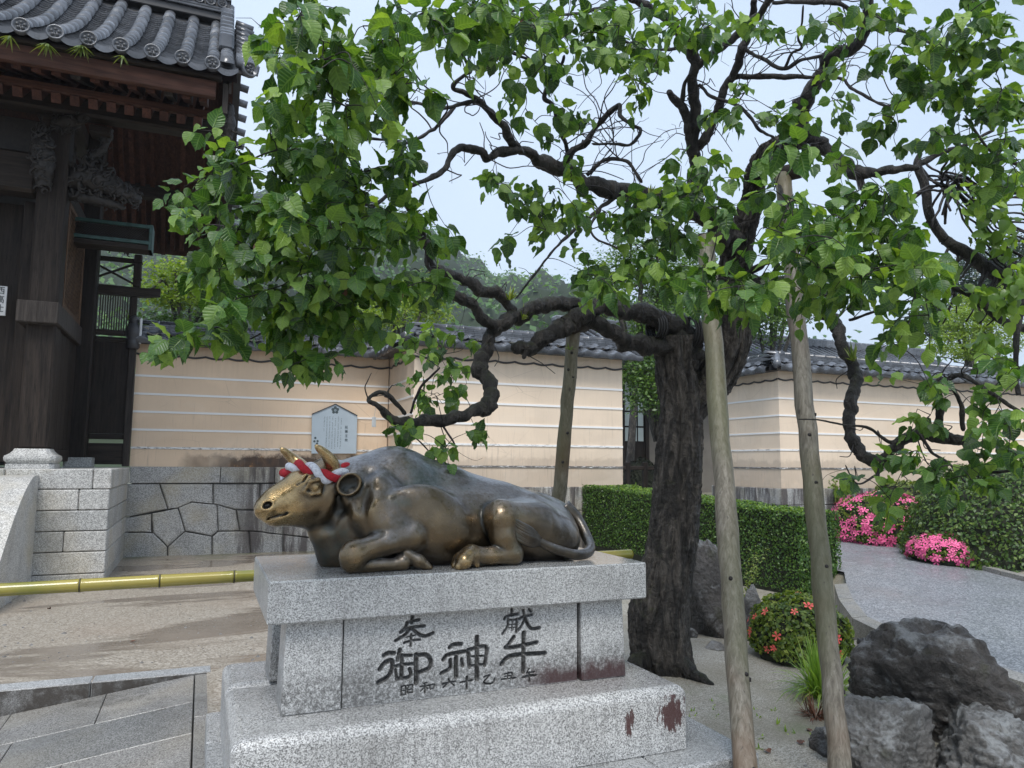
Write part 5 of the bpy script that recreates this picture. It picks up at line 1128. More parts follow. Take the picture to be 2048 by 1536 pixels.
for nm, L in LIMBS.items():
    P = np.array([atd(a, b, d) for a, b, d, w in L]); rad = np.array([w/2*d/CF for a, b, d, w in L])
    if nm == 'root0' or nm == 'root1':
        P[:, 2] = np.maximum(P[:, 2]*0+np.linspace(.26, .12, len(P)), .0)
    sub = 12; C = crom(P, sub); rr = np.interp(np.linspace(0, len(L)-1, len(C)), np.arange(len(L)), rad)
    gn = fbm(C*6+len(NODES), 3)[:, None]*np.array([[.9, .9, .9]]); off = np.stack([fbm(C*7+k*31.7+len(nm), 3) for k in range(3)], 1)
    big_ = nm in ('trunk', 'branch0')
    if not big_: C = C+off*rr[:, None]*.8+np.stack([fbm(C*19+k*11.3, 2) for k in range(3)], 1)*rr[:, None]*.45; rr = rr*(.88+.24*fbm(C*15, 3))
    if nm not in ('trunk', 'branch0'): rr[-1] *= .5
    mb = MB()
    if nm in ('trunk', 'branch0'):
        C2 = crom(C, 4); r2 = np.interp(np.linspace(0, 1, len(C2)), np.linspace(0, 1, len(C)), rr); n = 110; mb.tube(C2, r2, n)
        V = np.array(mb.v); cc = np.repeat(C2, n, 0); d = V-cc; dl = np.linalg.norm(d, axis=1)[:, None]; dn = d/dl
        lob = fbm(np.stack([dn[:, 0]*2.2, dn[:, 1]*2.2, V[:, 2]*1.4], 1)+3, 3)
        fur = fbm(np.stack([dn[:, 0]*9, dn[:, 1]*9, V[:, 2]*2.6+.8*lob], 1)+9, 5, .62, True); fine = fbm(V*38, 3)
        flare = sstep(-V[:, 2], -.55, -.05)*.18*np.abs(fbm(np.stack([dn[:, 0]*2.5, dn[:, 1]*2.5, V[:, 2]*.6], 1)+21, 2))
        V = cc+dn*(dl*(.88+.13*lob[:, None]+flare[:, None])+(.030*fur+.008*fine)[:, None]); mb.v = [tuple(v) for v in V]
        obj('trunk', mb, M['bark'], plum, True)
    else:
        n = 16 if rad.max() > .04 else (10 if rad.max() > .015 else 7); mb.tube(C, rr, n, bump=.42 if rad.max() > .02 else .3, bs=24)
        obj('root' if 'root' in nm else 'branch', mb, M['bark_dark'] if rad.max() > .012 else M['twig'], plum, True)
    if 'root' not in nm and nm not in ('trunk', 'branch0'):
        for c, r in zip(C[::2], rr[::2]):
            if r < .05: NODES.append(c)
    if 'root' not in nm and nm != 'trunk':                # short spurs and dead twigs
        for _ in range(int(len(C)/16)):
            i = random.randrange(len(C)-1); d0 = RNG.normal(0, 1, 3); d0[2] += .3; d0 /= np.linalg.norm(d0); l = random.uniform(.05, .2)
            p1 = C[i]+d0*l*.4+RNG.normal(0, .02, 3); p2 = p1+d0*l*.3+RNG.normal(0, .03, 3); p3 = p2+d0*l*.3+RNG.normal(0, .04, 3); PROPS.append((crom([C[i], p1, p2, p3], 4), min(rr[i]*.35, .004)))
NODES = np.array(NODES)
for _ in range(190):                                     # web of thin crooked twigs
    p = NODES[RNG.integers(len(NODES))].copy()
    if p[2] < 2.9: continue
    d = RNG.normal(0, 1, 3); d[2] = abs(d[2])*.6-.1; d /= np.linalg.norm(d); n = RNG.integers(4, 9); S_ = [p.copy()]
    for k in range(n):
        d = d+RNG.normal(0, .27, 3); d /= np.linalg.norm(d); p = p+d*RNG.uniform(.045, .10); S_.append(p.copy())
        if k > 1 and RNG.uniform() < .3:
            e = d+RNG.normal(0, .8, 3); e /= np.linalg.norm(e); q = [p.copy(), p+e*.05+RNG.normal(0, .01, 3), p+e*.10+RNG.normal(0, .025, 3)]; PROPS.append((np.array(q), .0018))
    if min((np.array(S_)-CPOS)@CFW) > 2.0: PROPS.append((crom(S_, 3), RNG.uniform(.0026, .0046)))
# ------------------------------------------------------------------ leaves
def leaf_template(curl, fold, wid, wav):
    t = np.array([0, .12, .28, .46, .64, .80, .92, 1.0]); w = np.array([.0, .24, .375, .405, .325, .175, .055, 0])*wid
    V = [(0, y, -curl*y*y) for y in t]; A = [(0, y) for y in t]; L = []; Rr = []
    for i in range(1, 7):
        y = t[i]; z = -curl*y*y+fold*w[i]; sg = 1 if i % 2 else -1
        L.append(len(V)); V.append((-w[i]+.012*sg, y-.03, z+wav*sg)); A.append((-1, y)); Rr.append(len(V)); V.append((w[i]+.012*sg, y-.03, z-wav*sg)); A.append((1, y))
    F = [(0, 1, L[0]), (0, Rr[0], 1)]
    for i in range(5): F += [(1+i, 2+i, L[i+1]), (1+i, L[i+1], L[i]), (1+i, Rr[i+1], 2+i), (1+i, Rr[i], Rr[i+1])]
    F += [(6, 7, L[5]), (6, Rr[5], 7)]
    return np.array(V), np.array(F), np.array(A, float)
LT3 = [leaf_template(.22, .38, 1.0, .03), leaf_template(.55, .55, .92, .02), leaf_template(.10, .22, 1.06, .04), leaf_template(.38, -.22, .95, .03)]
LT = [(V, F) for V, F, A in LT3]; LA = [A for V, F, A in LT3]
LMESH = [mesh_np('leaf', V, F, M['plumleaf'], True, {'lu': A[:, 0], 'lv': A[:, 1]}) for V, F, A in LT3]
CL = [ # foliage masses: centre px, radii px, depth, sprigs
 (622,22,38,38,2.5,5),(590,55,22,22,2.5,2),(640,150,95,75,2.45,15),(745,120,80,70,2.6,13),(800,190,55,50,2.5,8),(720,215,80,40,2.5,9),(565,190,42,55,2.55,6),(560,120,35,40,2.7,4),(840,70,60,45,2.8,8),(905,60,60,50,2.9,9),(965,25,70,35,2.9,8),
 (455,300,38,42,2.9,5),(410,390,50,38,2.9,6),(440,350,40,30,2.9,4),(570,300,75,45,2.9,9),(640,330,70,50,2.85,10),(690,385,75,55,2.75,13),(760,345,45,50,2.9,6),(540,370,60,40,3.0,6),(815,330,40,30,3.1,3),
 (440,470,75,55,2.85,12),(540,450,75,55,2.8,12),(630,470,75,60,2.7,14),(715,480,75,60,2.8,13),(800,470,55,60,3.1,9),(870,500,35,60,3.5,5),
 (480,560,85,55,2.8,15),(580,570,80,55,2.7,15),(670,580,75,50,2.8,13),(750,590,70,45,3.0,11),(830,580,55,40,3.3,6),(520,630,75,40,2.85,10),(610,650,60,45,2.8,10),(690,650,55,40,2.95,8),(560,700,50,25,2.85,5),(620,735,28,28,2.8,3),(385,685,42,18,2.75,4),(455,665,45,25,2.8,4),
 (1010,100,55,50,3.1,7),(1075,50,75,45,3.2,10),(1050,190,35,45,3.3,4),(1085,240,28,40,3.4,3),(1150,90,60,50,3.4,8),(1180,30,60,30,3.4,6),(1240,120,50,40,3.5,6),(1285,180,45,40,3.5,7),(1260,50,50,35,3.6,4),(1375,40,55,40,3.4,6),(1320,90,45,35,3.5,4),(1400,80,30,35,3.4,3),(1110,130,40,30,3.4,3),(1000,30,40,30,3.0,4),(1170,250,25,20,3.7,2),
 (985,370,28,25,3.9,3),(1030,400,50,40,3.8,6),(1080,440,50,40,3.8,6),(1035,482,25,18,3.8,2),(1130,395,50,40,3.9,6),(1175,440,50,35,3.9,5),(1145,320,15,12,4,1),
 (1255,440,60,45,3.7,8),(1325,425,60,50,3.6,9),(1390,395,45,55,3.4,8),(1385,345,30,35,3.4,3),(1290,505,65,40,3.6,8),(1190,545,45,35,3.8,5),(1250,575,70,30,3.6,8),(1400,585,45,40,3.0,6),(1375,630,22,18,3.0,2),(1340,490,45,40,3.6,5),(1340,560,40,30,3.6,4),
 (1450,410,40,50,3.3,6),(1560,330,32,40,2.8,4),(1570,415,48,45,2.8,6),(1560,505,65,50,2.7,9),(1495,590,50,40,2.75,7),(1430,540,40,35,3.0,4),(1640,520,75,45,2.8,10),(1700,430,70,55,2.9,11),(1770,410,70,45,3.0,9),(1790,500,65,50,2.9,10),(1735,560,75,45,2.8,11),(1820,560,60,45,2.9,9),(1850,620,35,40,3.0,5),(1800,640,50,40,3.0,6),(1690,630,40,28,3.1,4),(1640,590,40,30,2.9,4),(1780,690,25,25,3.1,2),(1690,360,35,25,3.4,3),
 (1760,50,50,50,3.3,7),(1715,120,35,40,3.5,3),(1795,140,65,50,3.5,8),(1840,200,60,40,3.6,8),(1780,255,45,25,3.6,4),(1690,220,40,30,3.9,3),(1900,80,65,55,3.4,9),(1960,25,50,35,3.2,6),(1985,120,50,60,3.3,8),(2020,210,40,60,3.3,8),(1930,225,60,45,3.5,7),(1985,300,55,45,3.4,7),(2030,370,30,50,3.4,4),(1880,150,50,40,3.5,5),(1880,300,50,40,3.9,4),(1960,390,60,40,4.0,5),(1620,235,35,25,4.0,2),
 (1540,245,45,30,3.9,4),(1475,205,28,25,4.0,2),(1515,70,28,40,3.9,4),(1640,60,40,25,3.7,3),(1420,60,28,40,3.5,3),(1450,240,28,20,4.2,2),(1420,350,18,30,3.8,2),
 (1890,790,50,35,3.5,5),(1845,835,35,25,3.6,3),(1970,820,50,40,3.4,6),(1950,880,40,25,3.4,4),(2025,760,28,35,3.3,4),(1900,955,55,30,3.5,5),(1830,930,40,25,3.6,4),(1955,965,50,30,3.4,5),(2015,930,35,40,3.3,5),(1785,1000,32,25,3.7,3),(1700,965,25,14,3.8,2),(1990,720,40,30,3.6,3),(2030,850,20,30,3.3,3),(1800,780,18,14,3.6,1),
 (880,740,42,45,4.7,6),(915,765,30,40,4.75,5),(865,690,25,28,4.6,3),(835,705,18,22,3.9,2),(860,800,50,30,4.5,6),(830,868,60,16,4.0,4),(930,860,22,25,4.0,2),(895,912,35,16,4.0,3),(920,690,25,20,4.75,2),
]
LEAVES = []      # (pos, tip dir, normal, size, variant)
def unit(v): return v/(np.linalg.norm(v)+1e-12)
cambk = -CFW
SPR = []
for (cx, cy, rx, ry, dep, ns) in CL:
    for s in range(int(round(ns*.88))):
        a = RNG.uniform(0, 2*PI); q = math.sqrt(RNG.uniform(0, 1))*.86; dd = dep+RNG.normal(0, .15)
        SPR.append(atd(cx+rx*q*math.cos(a), cy+ry*q*math.sin(a)-12, max(dd, 2.05)))
SPR = np.array(SPR); net = NODES.copy(); todo = list(range(len(SPR))); D0 = ((SPR[:, None]-NODES[None])**2).sum(2); best = D0.min(1); who = NODES[D0.argmin(1)].copy()
while todo:                                              # grow outwards: each sprig hangs on the nearest limb or on a twig already grown
    i = min(todo, key=lambda j: best[j]); todo.remove(i); b = SPR[i]; nd = who[i]; ds = np.linalg.norm(nd-b); out = unit(b-nd+RNG.normal(0, .05, 3))
    mid = (nd+b)/2+np.array([0, 0, .10*ds])+RNG.normal(0, .09*min(ds, .6), 3); tw0 = crom([nd, mid, b], 5)
    PROPS.append((tw0, .0026 if ds < .3 else .0042))
    for p in (b, mid):
        d2 = ((SPR-p)**2).sum(1)*1.15; k = d2 < best; best[k] = d2[k]; who[k] = p
    L = RNG.uniform(.05, .14); out = unit(out*np.array([1, 1, .4])+RNG.normal(0, .5, 3)); tw = [b+out*L*t+np.array([0, 0, -.35*L*t*t]) for t in np.linspace(0, 1, 5)]
    PROPS.append((np.array(tw), .0018)); nl = RNG.integers(6, 11); zc = (b-CPOS)@CFW
    for j in range(nl):
        t = .1+.9*j/(nl-1); p = b+out*L*t+np.array([0, 0, -.35*L*t*t]); ang = j*2.4+RNG.uniform(-.5, .5)
        sd = unit(np.cross(out, [0, 0, 1.])+1e-6); u = np.cross(sd, out); lat = sd*math.cos(ang)+u*math.sin(ang)
        tip = unit(lat*.8+out*.35+np.array([0, 0, -RNG.uniform(.05, 1.5)])+RNG.normal(0, .2, 3))
        nrm = unit(np.array([0, 0, .7])+.15*cambk+lat*.45+RNG.normal(0, .42, 3)); pet = .018*unit(lat+out*.3)
        LEAVES.append((p+pet, tip, nrm, RNG.uniform(.048, .094)*(1 if j < nl-2 else .75), RNG.integers(0, 4)))
print('leaves', len(LEAVES))
def leaf_mat(p, tip, nrm, s):
    Y = tip; X = unit(np.cross(Y, nrm)); Z = np.cross(X, Y); return X*s, Y*s, Z*s
vis = []
for i, (p, tip, nrm, s, v) in enumerate(LEAVES):
    d = p-CPOS; z = d@CFW; u, w = 1024+CF*(d@CX)/z, 768-CF*(d@CU)/z
    fac = abs(unit(d)@unit(np.cross(np.cross(tip, nrm), tip)))
    vis.append(s*(.25+fac)/z if 0 < u < 2048 and 0 < w < 1536 else 0)
big = set(np.argsort(vis)[::-1][:298])
Vs, Fs, Rn, LU, LV = [], [], [], [], []; nv = 0
for i, (p, tip, nrm, s, v) in enumerate(LEAVES):
    X, Y, Z = leaf_mat(p, tip, nrm, s)
    if i in big:
        Mx = Matrix(((X[0], Y[0], Z[0], p[0]), (X[1], Y[1], Z[1], p[1]), (X[2], Y[2], Z[2], p[2]), (0, 0, 0, 1))); inst('leaf', LMESH[v], plum, Mx); continue
    V, F = LT[v]; Vs.append(V@np.stack([X, Y, Z])+p); Fs.append(F+nv); nv += len(V); Rn.append(np.full(len(V), RNG.uniform())); LU.append(LA[v][:, 0]); LV.append(LA[v][:, 1])
tag(link('foliage', mesh_np('foliage', np.concatenate(Vs), np.concatenate(Fs), M['plumleaf'], True, {'rnd': np.concatenate(Rn), 'lu': np.concatenate(LU), 'lv': np.concatenate(LV)}), plum), kind='stuff')
mb = MB()
for P, r in PROPS: mb.tube(P, np.linspace(r, r*.55, len(P)), 5, cap=False)
tag(obj('twigs', mb, M['twig'], plum, True), kind='stuff')
# a few withered leaves still hanging
for (px, py, d, n) in ((1052, 62, 3.2, 3), (1036, 80, 3.2, 2), (516, 505, 2.7, 2), (752, 680, 3.0, 3), (690, 585, 2.9, 1), (800, 590, 3.1, 1)):
    for k in range(n):
        p = atd(px+random.uniform(-6, 6), py-22+random.uniform(-6, 6), d); X, Y, Z = leaf_mat(p, unit(np.array([RNG.normal(0, .15), RNG.normal(0, .15), -1])), unit(RNG.normal(0, 1, 3)), .085)
        o = inst('withered_leaf', LMESH[1], plum, Matrix(((X[0]*.5, Y[0], Z[0], p[0]), (X[1]*.5, Y[1], Z[1], p[1]), (X[2]*.5, Y[2], Z[2], p[2]), (0, 0, 0, 1)))); o.data = o.data.copy(); o.data.materials[0] = M['deadleaf']
# ------------------------------------------------------------------ timber props
def _propwood():
    t = NT('weathered_prop_wood'); n = t.noise(1, 5, .65, t.vec(t.pos, (60, 60, 2.2)), .5); k = t.voro(7, t.vec(t.pos, (1, 1, .55)))
    c = t.ramp(n, [(.3, (.080, .068, .050)), (.5, (.165, .148, .115)), (.72, (.27, .25, .21))])
    c = t.mix(c, (.14, .075, .042), t.rng(t.noise(2.3, 4), .52, .68, 0, .6)); c = t.mix(c, (.10, .105, .045), t.rng(t.noise(1.6, 3, .5, t.vec(t.pos, (1, 1, .5), (4, 1, 2))), .45, .6, 0, .6))
    c = t.mix(c, (.05, .04, .03), t.rng(k, .035, .075, .9, 0)); c = t.mix(c, (.05, .04, .032), t.rng(t.noise(1, 3, .5, t.vec(t.pos, (120, 120, 1.6))), .66, .72, 0, .8))
    c = t.mix(c, t.ramp(t.rnd, [(0, .8), (1, 1.12)]), 1., 'MULTIPLY'); return t.done(c, .5, t.bump(n, .5, .006))
M['prop'] = _propwood()
def post(label, top, bot, r0, r1, tie=None):
    top = np.array(top); bot = np.array(bot); t = thing('support_post', label, 'post', bot, 'timber props under the plum tree')
    n = 26; P = bot+(top-bot)*np.linspace(0, 1, n)[:, None]; P[1:-1] += RNG.normal(0, .003, (n-2, 3)); mb = MB(); mb.tube(P, np.linspace(r0, r1, n)*(1+.03*RNG.normal(0, 1, n)), 20, bump=.03, bs=14); obj('shaft', mb, M['prop'], t, True)
    for k in range(9):
        u = random.uniform(.05, .95); p = bot+(top-bot)*u; a = random.uniform(-2.6, -.4); d = np.array([math.cos(a), math.sin(a), random.uniform(-.1, .1)]); rr = r0+(r1-r0)*u; mb = MB(); mb.tube([p+d*(rr-.012), p+d*(rr+.003)], [.013, .009], 10); obj('knot', mb, M['twig'], t, True)
    if tie:
        a, b = tie; mb = MB(); mb.tube([a, b], .05, 14); obj('cross_piece', mb, M['darkwood_x'], t, True)
    return t
def onfloor(px, py_line, d): p = atd(px, py_line, d); return p
b1 = onz(1496, 1600, .11); post('thick leaning timber prop with red-brown streak, beside the plum trunk', atd(1412, 478, 4.75), b1-np.array([0, 0, .03]), .054, .055, (atd(1402, 482, 4.85), atd(1452, 478, 4.70)))
b2 = onz(1688, 1602, .12); post('slim leaning timber prop with greenish stains, beside the dark boulders', atd(1566, 352, 4.55), b2-np.array([0, 0, .03]), .050, .047, (atd(1548, 352, 4.6), atd(1600, 340, 4.5)))
pb = atd(1118, 1000, 5.2); tp_ = atd(1148, 655, 5.0); dirp = (tp_-pb)/(tp_[2]-pb[2]); pb = pb+dirp*(.08-pb[2]); post('brown timber prop standing behind the ox statue', tp_, pb, .057, .044, (atd(1136, 655, 4.9), atd(1168, 650, 5.1)))
# ties, tags and small ferns on the limbs
M['rope_black'] = m_plain('black_cord', (.012, .012, .012), .7)
for (px, py, d, rr, w) in ((1306, 655, 5.28, .085, 4), (1168, 628, 5.0, .075, 3), (1375, 665, 5.36, .11, 3)):
    mb = MB()
    for k in range(w):
        c = atd(px+k*5, py, d); a = np.linspace(0, 2*PI, 18); P = np.stack([c[0]+.0*a, c[1]+rr*np.cos(a), c[2]+rr*np.sin(a)], 1); mb.tube(P, .009, 6)
    tag(obj('binding_cord', mb, M['rope_black'], None, True), {1306: 'black cord bound round the plum limb near the trunk', 1168: 'black cord lashing the plum limb to the brown prop', 1375: 'black cord bound where the limb leaves the trunk'}[px], 'cord')
p = atd(750, 818, 3.93); mb = MB(); mb.tube([p+np.array([0, 0, .01]), p+np.array([.004, 0, -.04])], .0012, 5); tg = obj('cord_loop', mb, M['white_paint']); 
mb = MB(); c = atd(748, 842, 3.93); mb.box(c[0]-.011, c[0]+.011, c[1]-.002, c[1]+.002, c[2]-.032, c[2]+.022, .002); tt = thing('hanging_tag', 'small white wooden tag hanging from the looped plum branch', 'tag', c); bpy.data.objects.remove(tg); obj('tag_board', mb, M['white_paint'], tt)
mb = MB(); mb.tube([c+np.array([0, 0, .02]), atd(752, 812, 3.93)], .0012, 5); obj('string', mb, M['white_paint'], tt)
mb = MB(); c = atd(1523, 592, 2.72); mb.tube([c, c+np.array([.004, .006, 0])], .02, 16); tag(obj('green_disc', mb, m_plain('green_enamel', (.0, .16, .09), .3)), 'small green disc tag hung among the plum leaves by the trunk', 'tag')
M['fern'] = _leafmat('epiphyte_fern', (.07, .12, .02), (.13, .19, .03), (.22, .26, .06), .3, .45)
def blades(name, label, c, n, L, spread, mat, up=.4, w=.006, droop=.6, cat='plant', group=None, base=.01):
    V, F, Rn = [], [], []
    for k in range(n):
        a = RNG.uniform(0, 2*PI); e = RNG.uniform(0, spread); d = np.array([math.cos(a)*e, math.sin(a)*e, up]); d = unit(d); l = L*RNG.uniform(.5, 1.1); sd = unit(np.cross(d, [0, 0, 1.])+1e-5); b = np.array(c)+np.array([math.cos(a), math.sin(a), 0])*base*RNG.uniform(0, 1)
        m0 = len(V); r = RNG.uniform()
        for t in (0, .25, .5, .75, 1):
            p = b+d*l*t+np.array([0, 0, -droop*l*t*t*(e/spread)]); ww = w*(1-t**2)*(.6+.8*min(t*3, 1)); V += [p-sd*ww, p+sd*ww]; Rn += [r, r]
        for i in range(4): F.append((m0+2*i, m0+2*i+1, m0+2*i+3, m0+2*i+2))
    return tag(link(name, mesh_np(name, np.array(V)-np.array(c), F, mat, True, {'rnd': Rn}), None, c), label, cat, group)
for (px, py, d, n, L, lab) in ((1045, 640, 4.7, 16, .13, 'small fern tuft growing on the arching plum limb above the ox'), (1020, 600, 4.62, 14, .11, 'small fern tuft at the fork of two left plum limbs'), (905, 590, 4.4, 10, .07, 'tiny fern tuft on the thin mossy plum limb'), (1300, 392, 4.6, 12, .09, 'pale fern tuft on the long upper plum limb'),
    (1600, 285, 4.75, 18, .12, 'fern tuft at the high fork of the plum tree'), (1706, 722, 4.3, 20, .13, 'bright fern tuft on the drooping mossy plum limb'), (1140, 700, 4.65, 8, .06, 'fern tuft under the broken plum stub')):
    blades('fern_tuft', lab, atd(px, py, d), n, L, 1.0, M['fern'], .55, .006, .5, 'fern', 'ferns growing on the plum tree')
for (px, py, n) in ((95, 88, 34), (165, 92, 46), (245, 112, 12), (20, 72, 12)):
    blades('fern_tuft', {95: 'fern tuft hanging from the second eave tile gap of the gate roof', 165: 'largest bushy fern tuft hanging from the gate roof eave', 245: 'sparse little fern tuft under the gate roof eave', 20: 'thin fern tuft at the far end of the gate roof eave'}[px], ony(px, py, 9.15), n, .17, 1.0, M['fern'], -.25, .008, .5, 'fern', 'ferns growing on the gate eave')
# ================================================================== clipped hedge, azaleas, rocks
def leafquads(P, N, size, rs=None, tilt=.6, asp=.6):
    """small pointed leaf faces (two triangles as one quad) at points P, roughly along normals N"""
    n = len(P); N = N+RNG.normal(0, tilt, (n, 3)); N /= np.linalg.norm(N, axis=1)[:, None]; A = np.cross(N, RNG.normal(0, 1, (n, 3))); A /= np.linalg.norm(A, axis=1)[:, None]; B = np.cross(N, A)
    s = (size*RNG.uniform(.6, 1.3, n))[:, None]; V = np.stack([P-A*s, P+B*s*asp+N*s*.18, P+A*s, P-B*s*asp+N*s*.18], 1).reshape(-1, 3)
    r = RNG.uniform(0, 1, n) if rs is None else rs
    return V, np.arange(n*4).reshape(n, 4), np.repeat(r, 4)
M['boxleaf'] = _leafmat('box_hedge_leaf', (.022, .06, .012), (.065, .15, .02), (.24, .36, .05), .28, .4)
M['azleaf'] = _leafmat('azalea_leaf', (.04, .085, .012), (.12, .19, .025), (.26, .31, .05), .3, .42)
M['bushleaf'] = _leafmat('clipped_bush_leaf', (.025, .06, .01), (.06, .125, .018), (.15, .22, .035), .25, .42)
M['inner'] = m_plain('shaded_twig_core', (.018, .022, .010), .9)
def _petal(name, c):
    t = NT(name); r = t.math('FRACT', t.math('ADD', t.attr('rnd'), t.rnd)); return t.done(t.mix(c, tuple(min(1, q*1.5+.05) for q in c), r), .55)
M['pink'] = _petal('pink_petal', (.55, .07, .20)); M['coral'] = _petal('coral_petal', (.62, .075, .06))
def flower_mesh(mat, name):
    V = [(0, 0, 0)]; F = []
    for k in range(5):
        a = 2*PI*k/5; m0 = len(V)
        for (r, da, z) in ((.45, -.35, .18), (1.0, -.28, .30), (1.12, 0, .22), (1.0, .28, .30), (.45, .35, .18)): V.append((r*math.cos(a+da), r*math.sin(a+da), z))
        F += [(0, m0, m0+4), (m0, m0+1, m0+3), (m0, m0+3, m0+4), (m0+1, m0+2, m0+3)]
    return mesh_np(name, np.array(V), F, mat, True)
def align(n, loc, s):
    z = Vector(n).normalized(); q = z.to_track_quat('Z', 'Y'); Mx = q.to_matrix().to_4x4() @ Matrix.Rotation(random.uniform(0, 6.28), 4, 'Z') @ Matrix.Diagonal((s, s, s, 1)); Mx.translation = Vector(loc); return Mx
def dome(name, label, c, r, nleaf, lsize, leafmat, cat='shrub', rough=.10, flowers=0, fmesh=None, fsize=.03, fz=-.2, group=None, fside=None, squar=2.2):
    c = np.array(c, float); r = np.array(r, float); t = thing(name, label, cat, c, group)
    def surf(n, zmin):
        d = RNG.normal(0, 1, (n*3, 3)); d /= np.linalg.norm(d, axis=1)[:, None]; d = d[d[:, 2] > zmin][:n]
        sq = 1/(np.abs(d)**squar).sum(1)**(1/squar); p = d*sq[:, None]*(1+rough*fbm(d*3.1+c, 3)+.05*fbm(d*9+c, 2))[:, None]; return p, d
    p, d = surf(nleaf, -.25); q = 1-np.abs(RNG.normal(0, .05, len(p))); V, F, rn = leafquads(c+p*r*q[:, None], d/r/np.linalg.norm(d/r, axis=1)[:, None], lsize)
    tag(link('leaves', mesh_np('leaves', V-c, F, leafmat, False, {'rnd': rn}), t, c), kind='stuff')
    bm = bmesh.new(); bmesh.ops.create_icosphere(bm, subdivisions=4, radius=1)
    X = np.array([v.co for v in bm.verts]); sq = 1/(np.abs(X)**squar).sum(1)**(1/squar); X = X*sq[:, None]*(.93+rough*fbm(X*3.1+c, 3))[:, None]*r
    for v, x in zip(bm.verts, X): v.co = x
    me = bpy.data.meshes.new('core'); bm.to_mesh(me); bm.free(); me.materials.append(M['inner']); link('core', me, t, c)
    if flowers:
        p, d = surf(flowers, fz)
        if fside is not None:
            k = (d@np.array(fside)) > -.35; p, d = p[k], d[k]
        w = fbm(d*2.6+c+5, 2) > -.28; p, d = p[w], d[w]
        for a, b in list(zip(p, d))[:290]: inst('flower', fmesh, t, align(b/r+RNG.normal(0, .35, 3), c+a*r*1.015, fsize*random.uniform(.8, 1.25)))
    return t
PINKF = flower_mesh(M['pink'], 'flower'); CORF = flower_mesh(M['coral'], 'flower')
# hedge along the drive: a long clipped block
hA = onz(1612, 1190, .16); hz = lambda y: float(.16+.03*(y-6.7))
hed = thing('box_hedge', 'long clipped dark green box hedge with bright top behind the plum trunk', 'hedge', (hA[0], hA[1], .1))
def hpt(u, v, w):                                      # u along, v across 0..1, w up 0..1
    y = 6.72+u*4.5; xl0 = 6.36-.42*u; x = xl0+v*(.62+.25*u); z0 = .12+.16*u; H = .93+.02*u; return np.array([x, y, z0+H*w])
def hface(n, fn, nrm, bumpy=.03):
    P = np.array([fn() for _ in range(n)]); N = np.tile(np.array(nrm, float), (n, 1)); P = P+N*(bumpy*fbm(P*2.2, 3)-np.abs(RNG.normal(0, .025, n)))[:, None]; return P, N
U = lambda: RNG.uniform()
parts = [hface(15000, lambda: hpt(U(), 0, U()**.9), (-1, -.1, 0)), hface(9000, lambda: hpt(U(), U(), 1), (0, 0, 1)), hface(3800, lambda: hpt(0, U(), U()), (0, -1, 0)), hface(3500, lambda: hpt(U(), 1, U()), (1, 0, 0))]
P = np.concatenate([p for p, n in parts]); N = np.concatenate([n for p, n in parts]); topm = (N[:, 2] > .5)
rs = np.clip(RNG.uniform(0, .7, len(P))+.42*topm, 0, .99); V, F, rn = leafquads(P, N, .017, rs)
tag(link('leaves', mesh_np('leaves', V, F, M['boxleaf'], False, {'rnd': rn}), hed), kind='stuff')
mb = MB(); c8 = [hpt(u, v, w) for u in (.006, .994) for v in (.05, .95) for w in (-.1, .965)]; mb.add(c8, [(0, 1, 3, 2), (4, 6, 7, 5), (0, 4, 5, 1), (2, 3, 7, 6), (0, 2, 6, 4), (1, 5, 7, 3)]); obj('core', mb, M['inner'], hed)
# shrubs
az = onz(1630, 1325, .12)
dome('red_azalea', 'small round azalea bush with scattered coral red flowers beside the grass tuft', (az[0], az[1]+.15, .26), (.37, .34, .34), 5200, .020, M['azleaf'], 'azalea', .16, 34, CORF, .030, -.3, None, (-.35, -.9, .2))
p1 = onz(1800, 1078, .50); dome('pink_azalea', 'large round azalea covered in pink flowers by the right wall', (p1[0], p1[1]+.3, .62), (.78, .62, .56), 5000, .026, M['azleaf'], 'azalea', .10, 900, PINKF, .048, -.35, 'azaleas in pink bloom', (-.55, -.8, .25))
p2 = onz(1922, 1116, .46); dome('pink_azalea', 'low pink flowering azalea at the kerb before the clipped bush', (p2[0], p2[1]+.2, .50), (.42, .40, .25), 3200, .022, M['azleaf'], 'azalea', .12, 600, PINKF, .036, -.3, 'azaleas in pink bloom', (-.55, -.8, .25))
p3 = onz(2046, 1120, .46); dome('clipped_bush', 'big rounded clipped green bush beside the drive', (p3[0]+.75, p3[1]+.55, .45), (1.55, 1.15, 1.22), 21000, .026, M['bushleaf'], 'shrub', .06)
p4 = onz(1868, 1060, .48); dome('leafy_shrub', 'loose light green shrub between pink azalea and clipped bush', (p4[0]+.9, p4[1]+1.4, .75), (.60, .5, .55), 2600, .035, M['fern'], 'shrub', .25)
# ------------------------------------------------------------------ rocks
def _rock(name, dark, light, lich):
    t = NT(name); n = t.noise(3.5, 7, .65, None, .3); n2 = t.noise(26, 6, .7)
    c = t.ramp(n, [(.3, dark), (.6, tuple((a+b)/2 for a, b in zip(dark, light))), (.8, light)]); c = t.mix(c, tuple(q*.45 for q in dark), t.rng(n2, .5, .7, 0, .7))
    up = t.sep(t.nrm, 2); c = t.mix(c, (.30, .31, .31), t.math('MULTIPLY', t.rng(t.math('ADD', t.noise(6, 6, .75), t.math('MULTIPLY', up, .12)), .56, .70), lich))
    c = t.mix(c, (.045, .055, .018), t.rng(t.noise(4.2, 5, .6, t.vec(t.pos, (1, 1, 1), (3, 7, 1))), .60, .74, 0, .6))
    return t.done(c, t.rng(n2, .3, .7, .28, .55), t.bump(t.math('ADD', n, t.math('MULTIPLY', n2, .6)), 1.0, .06))
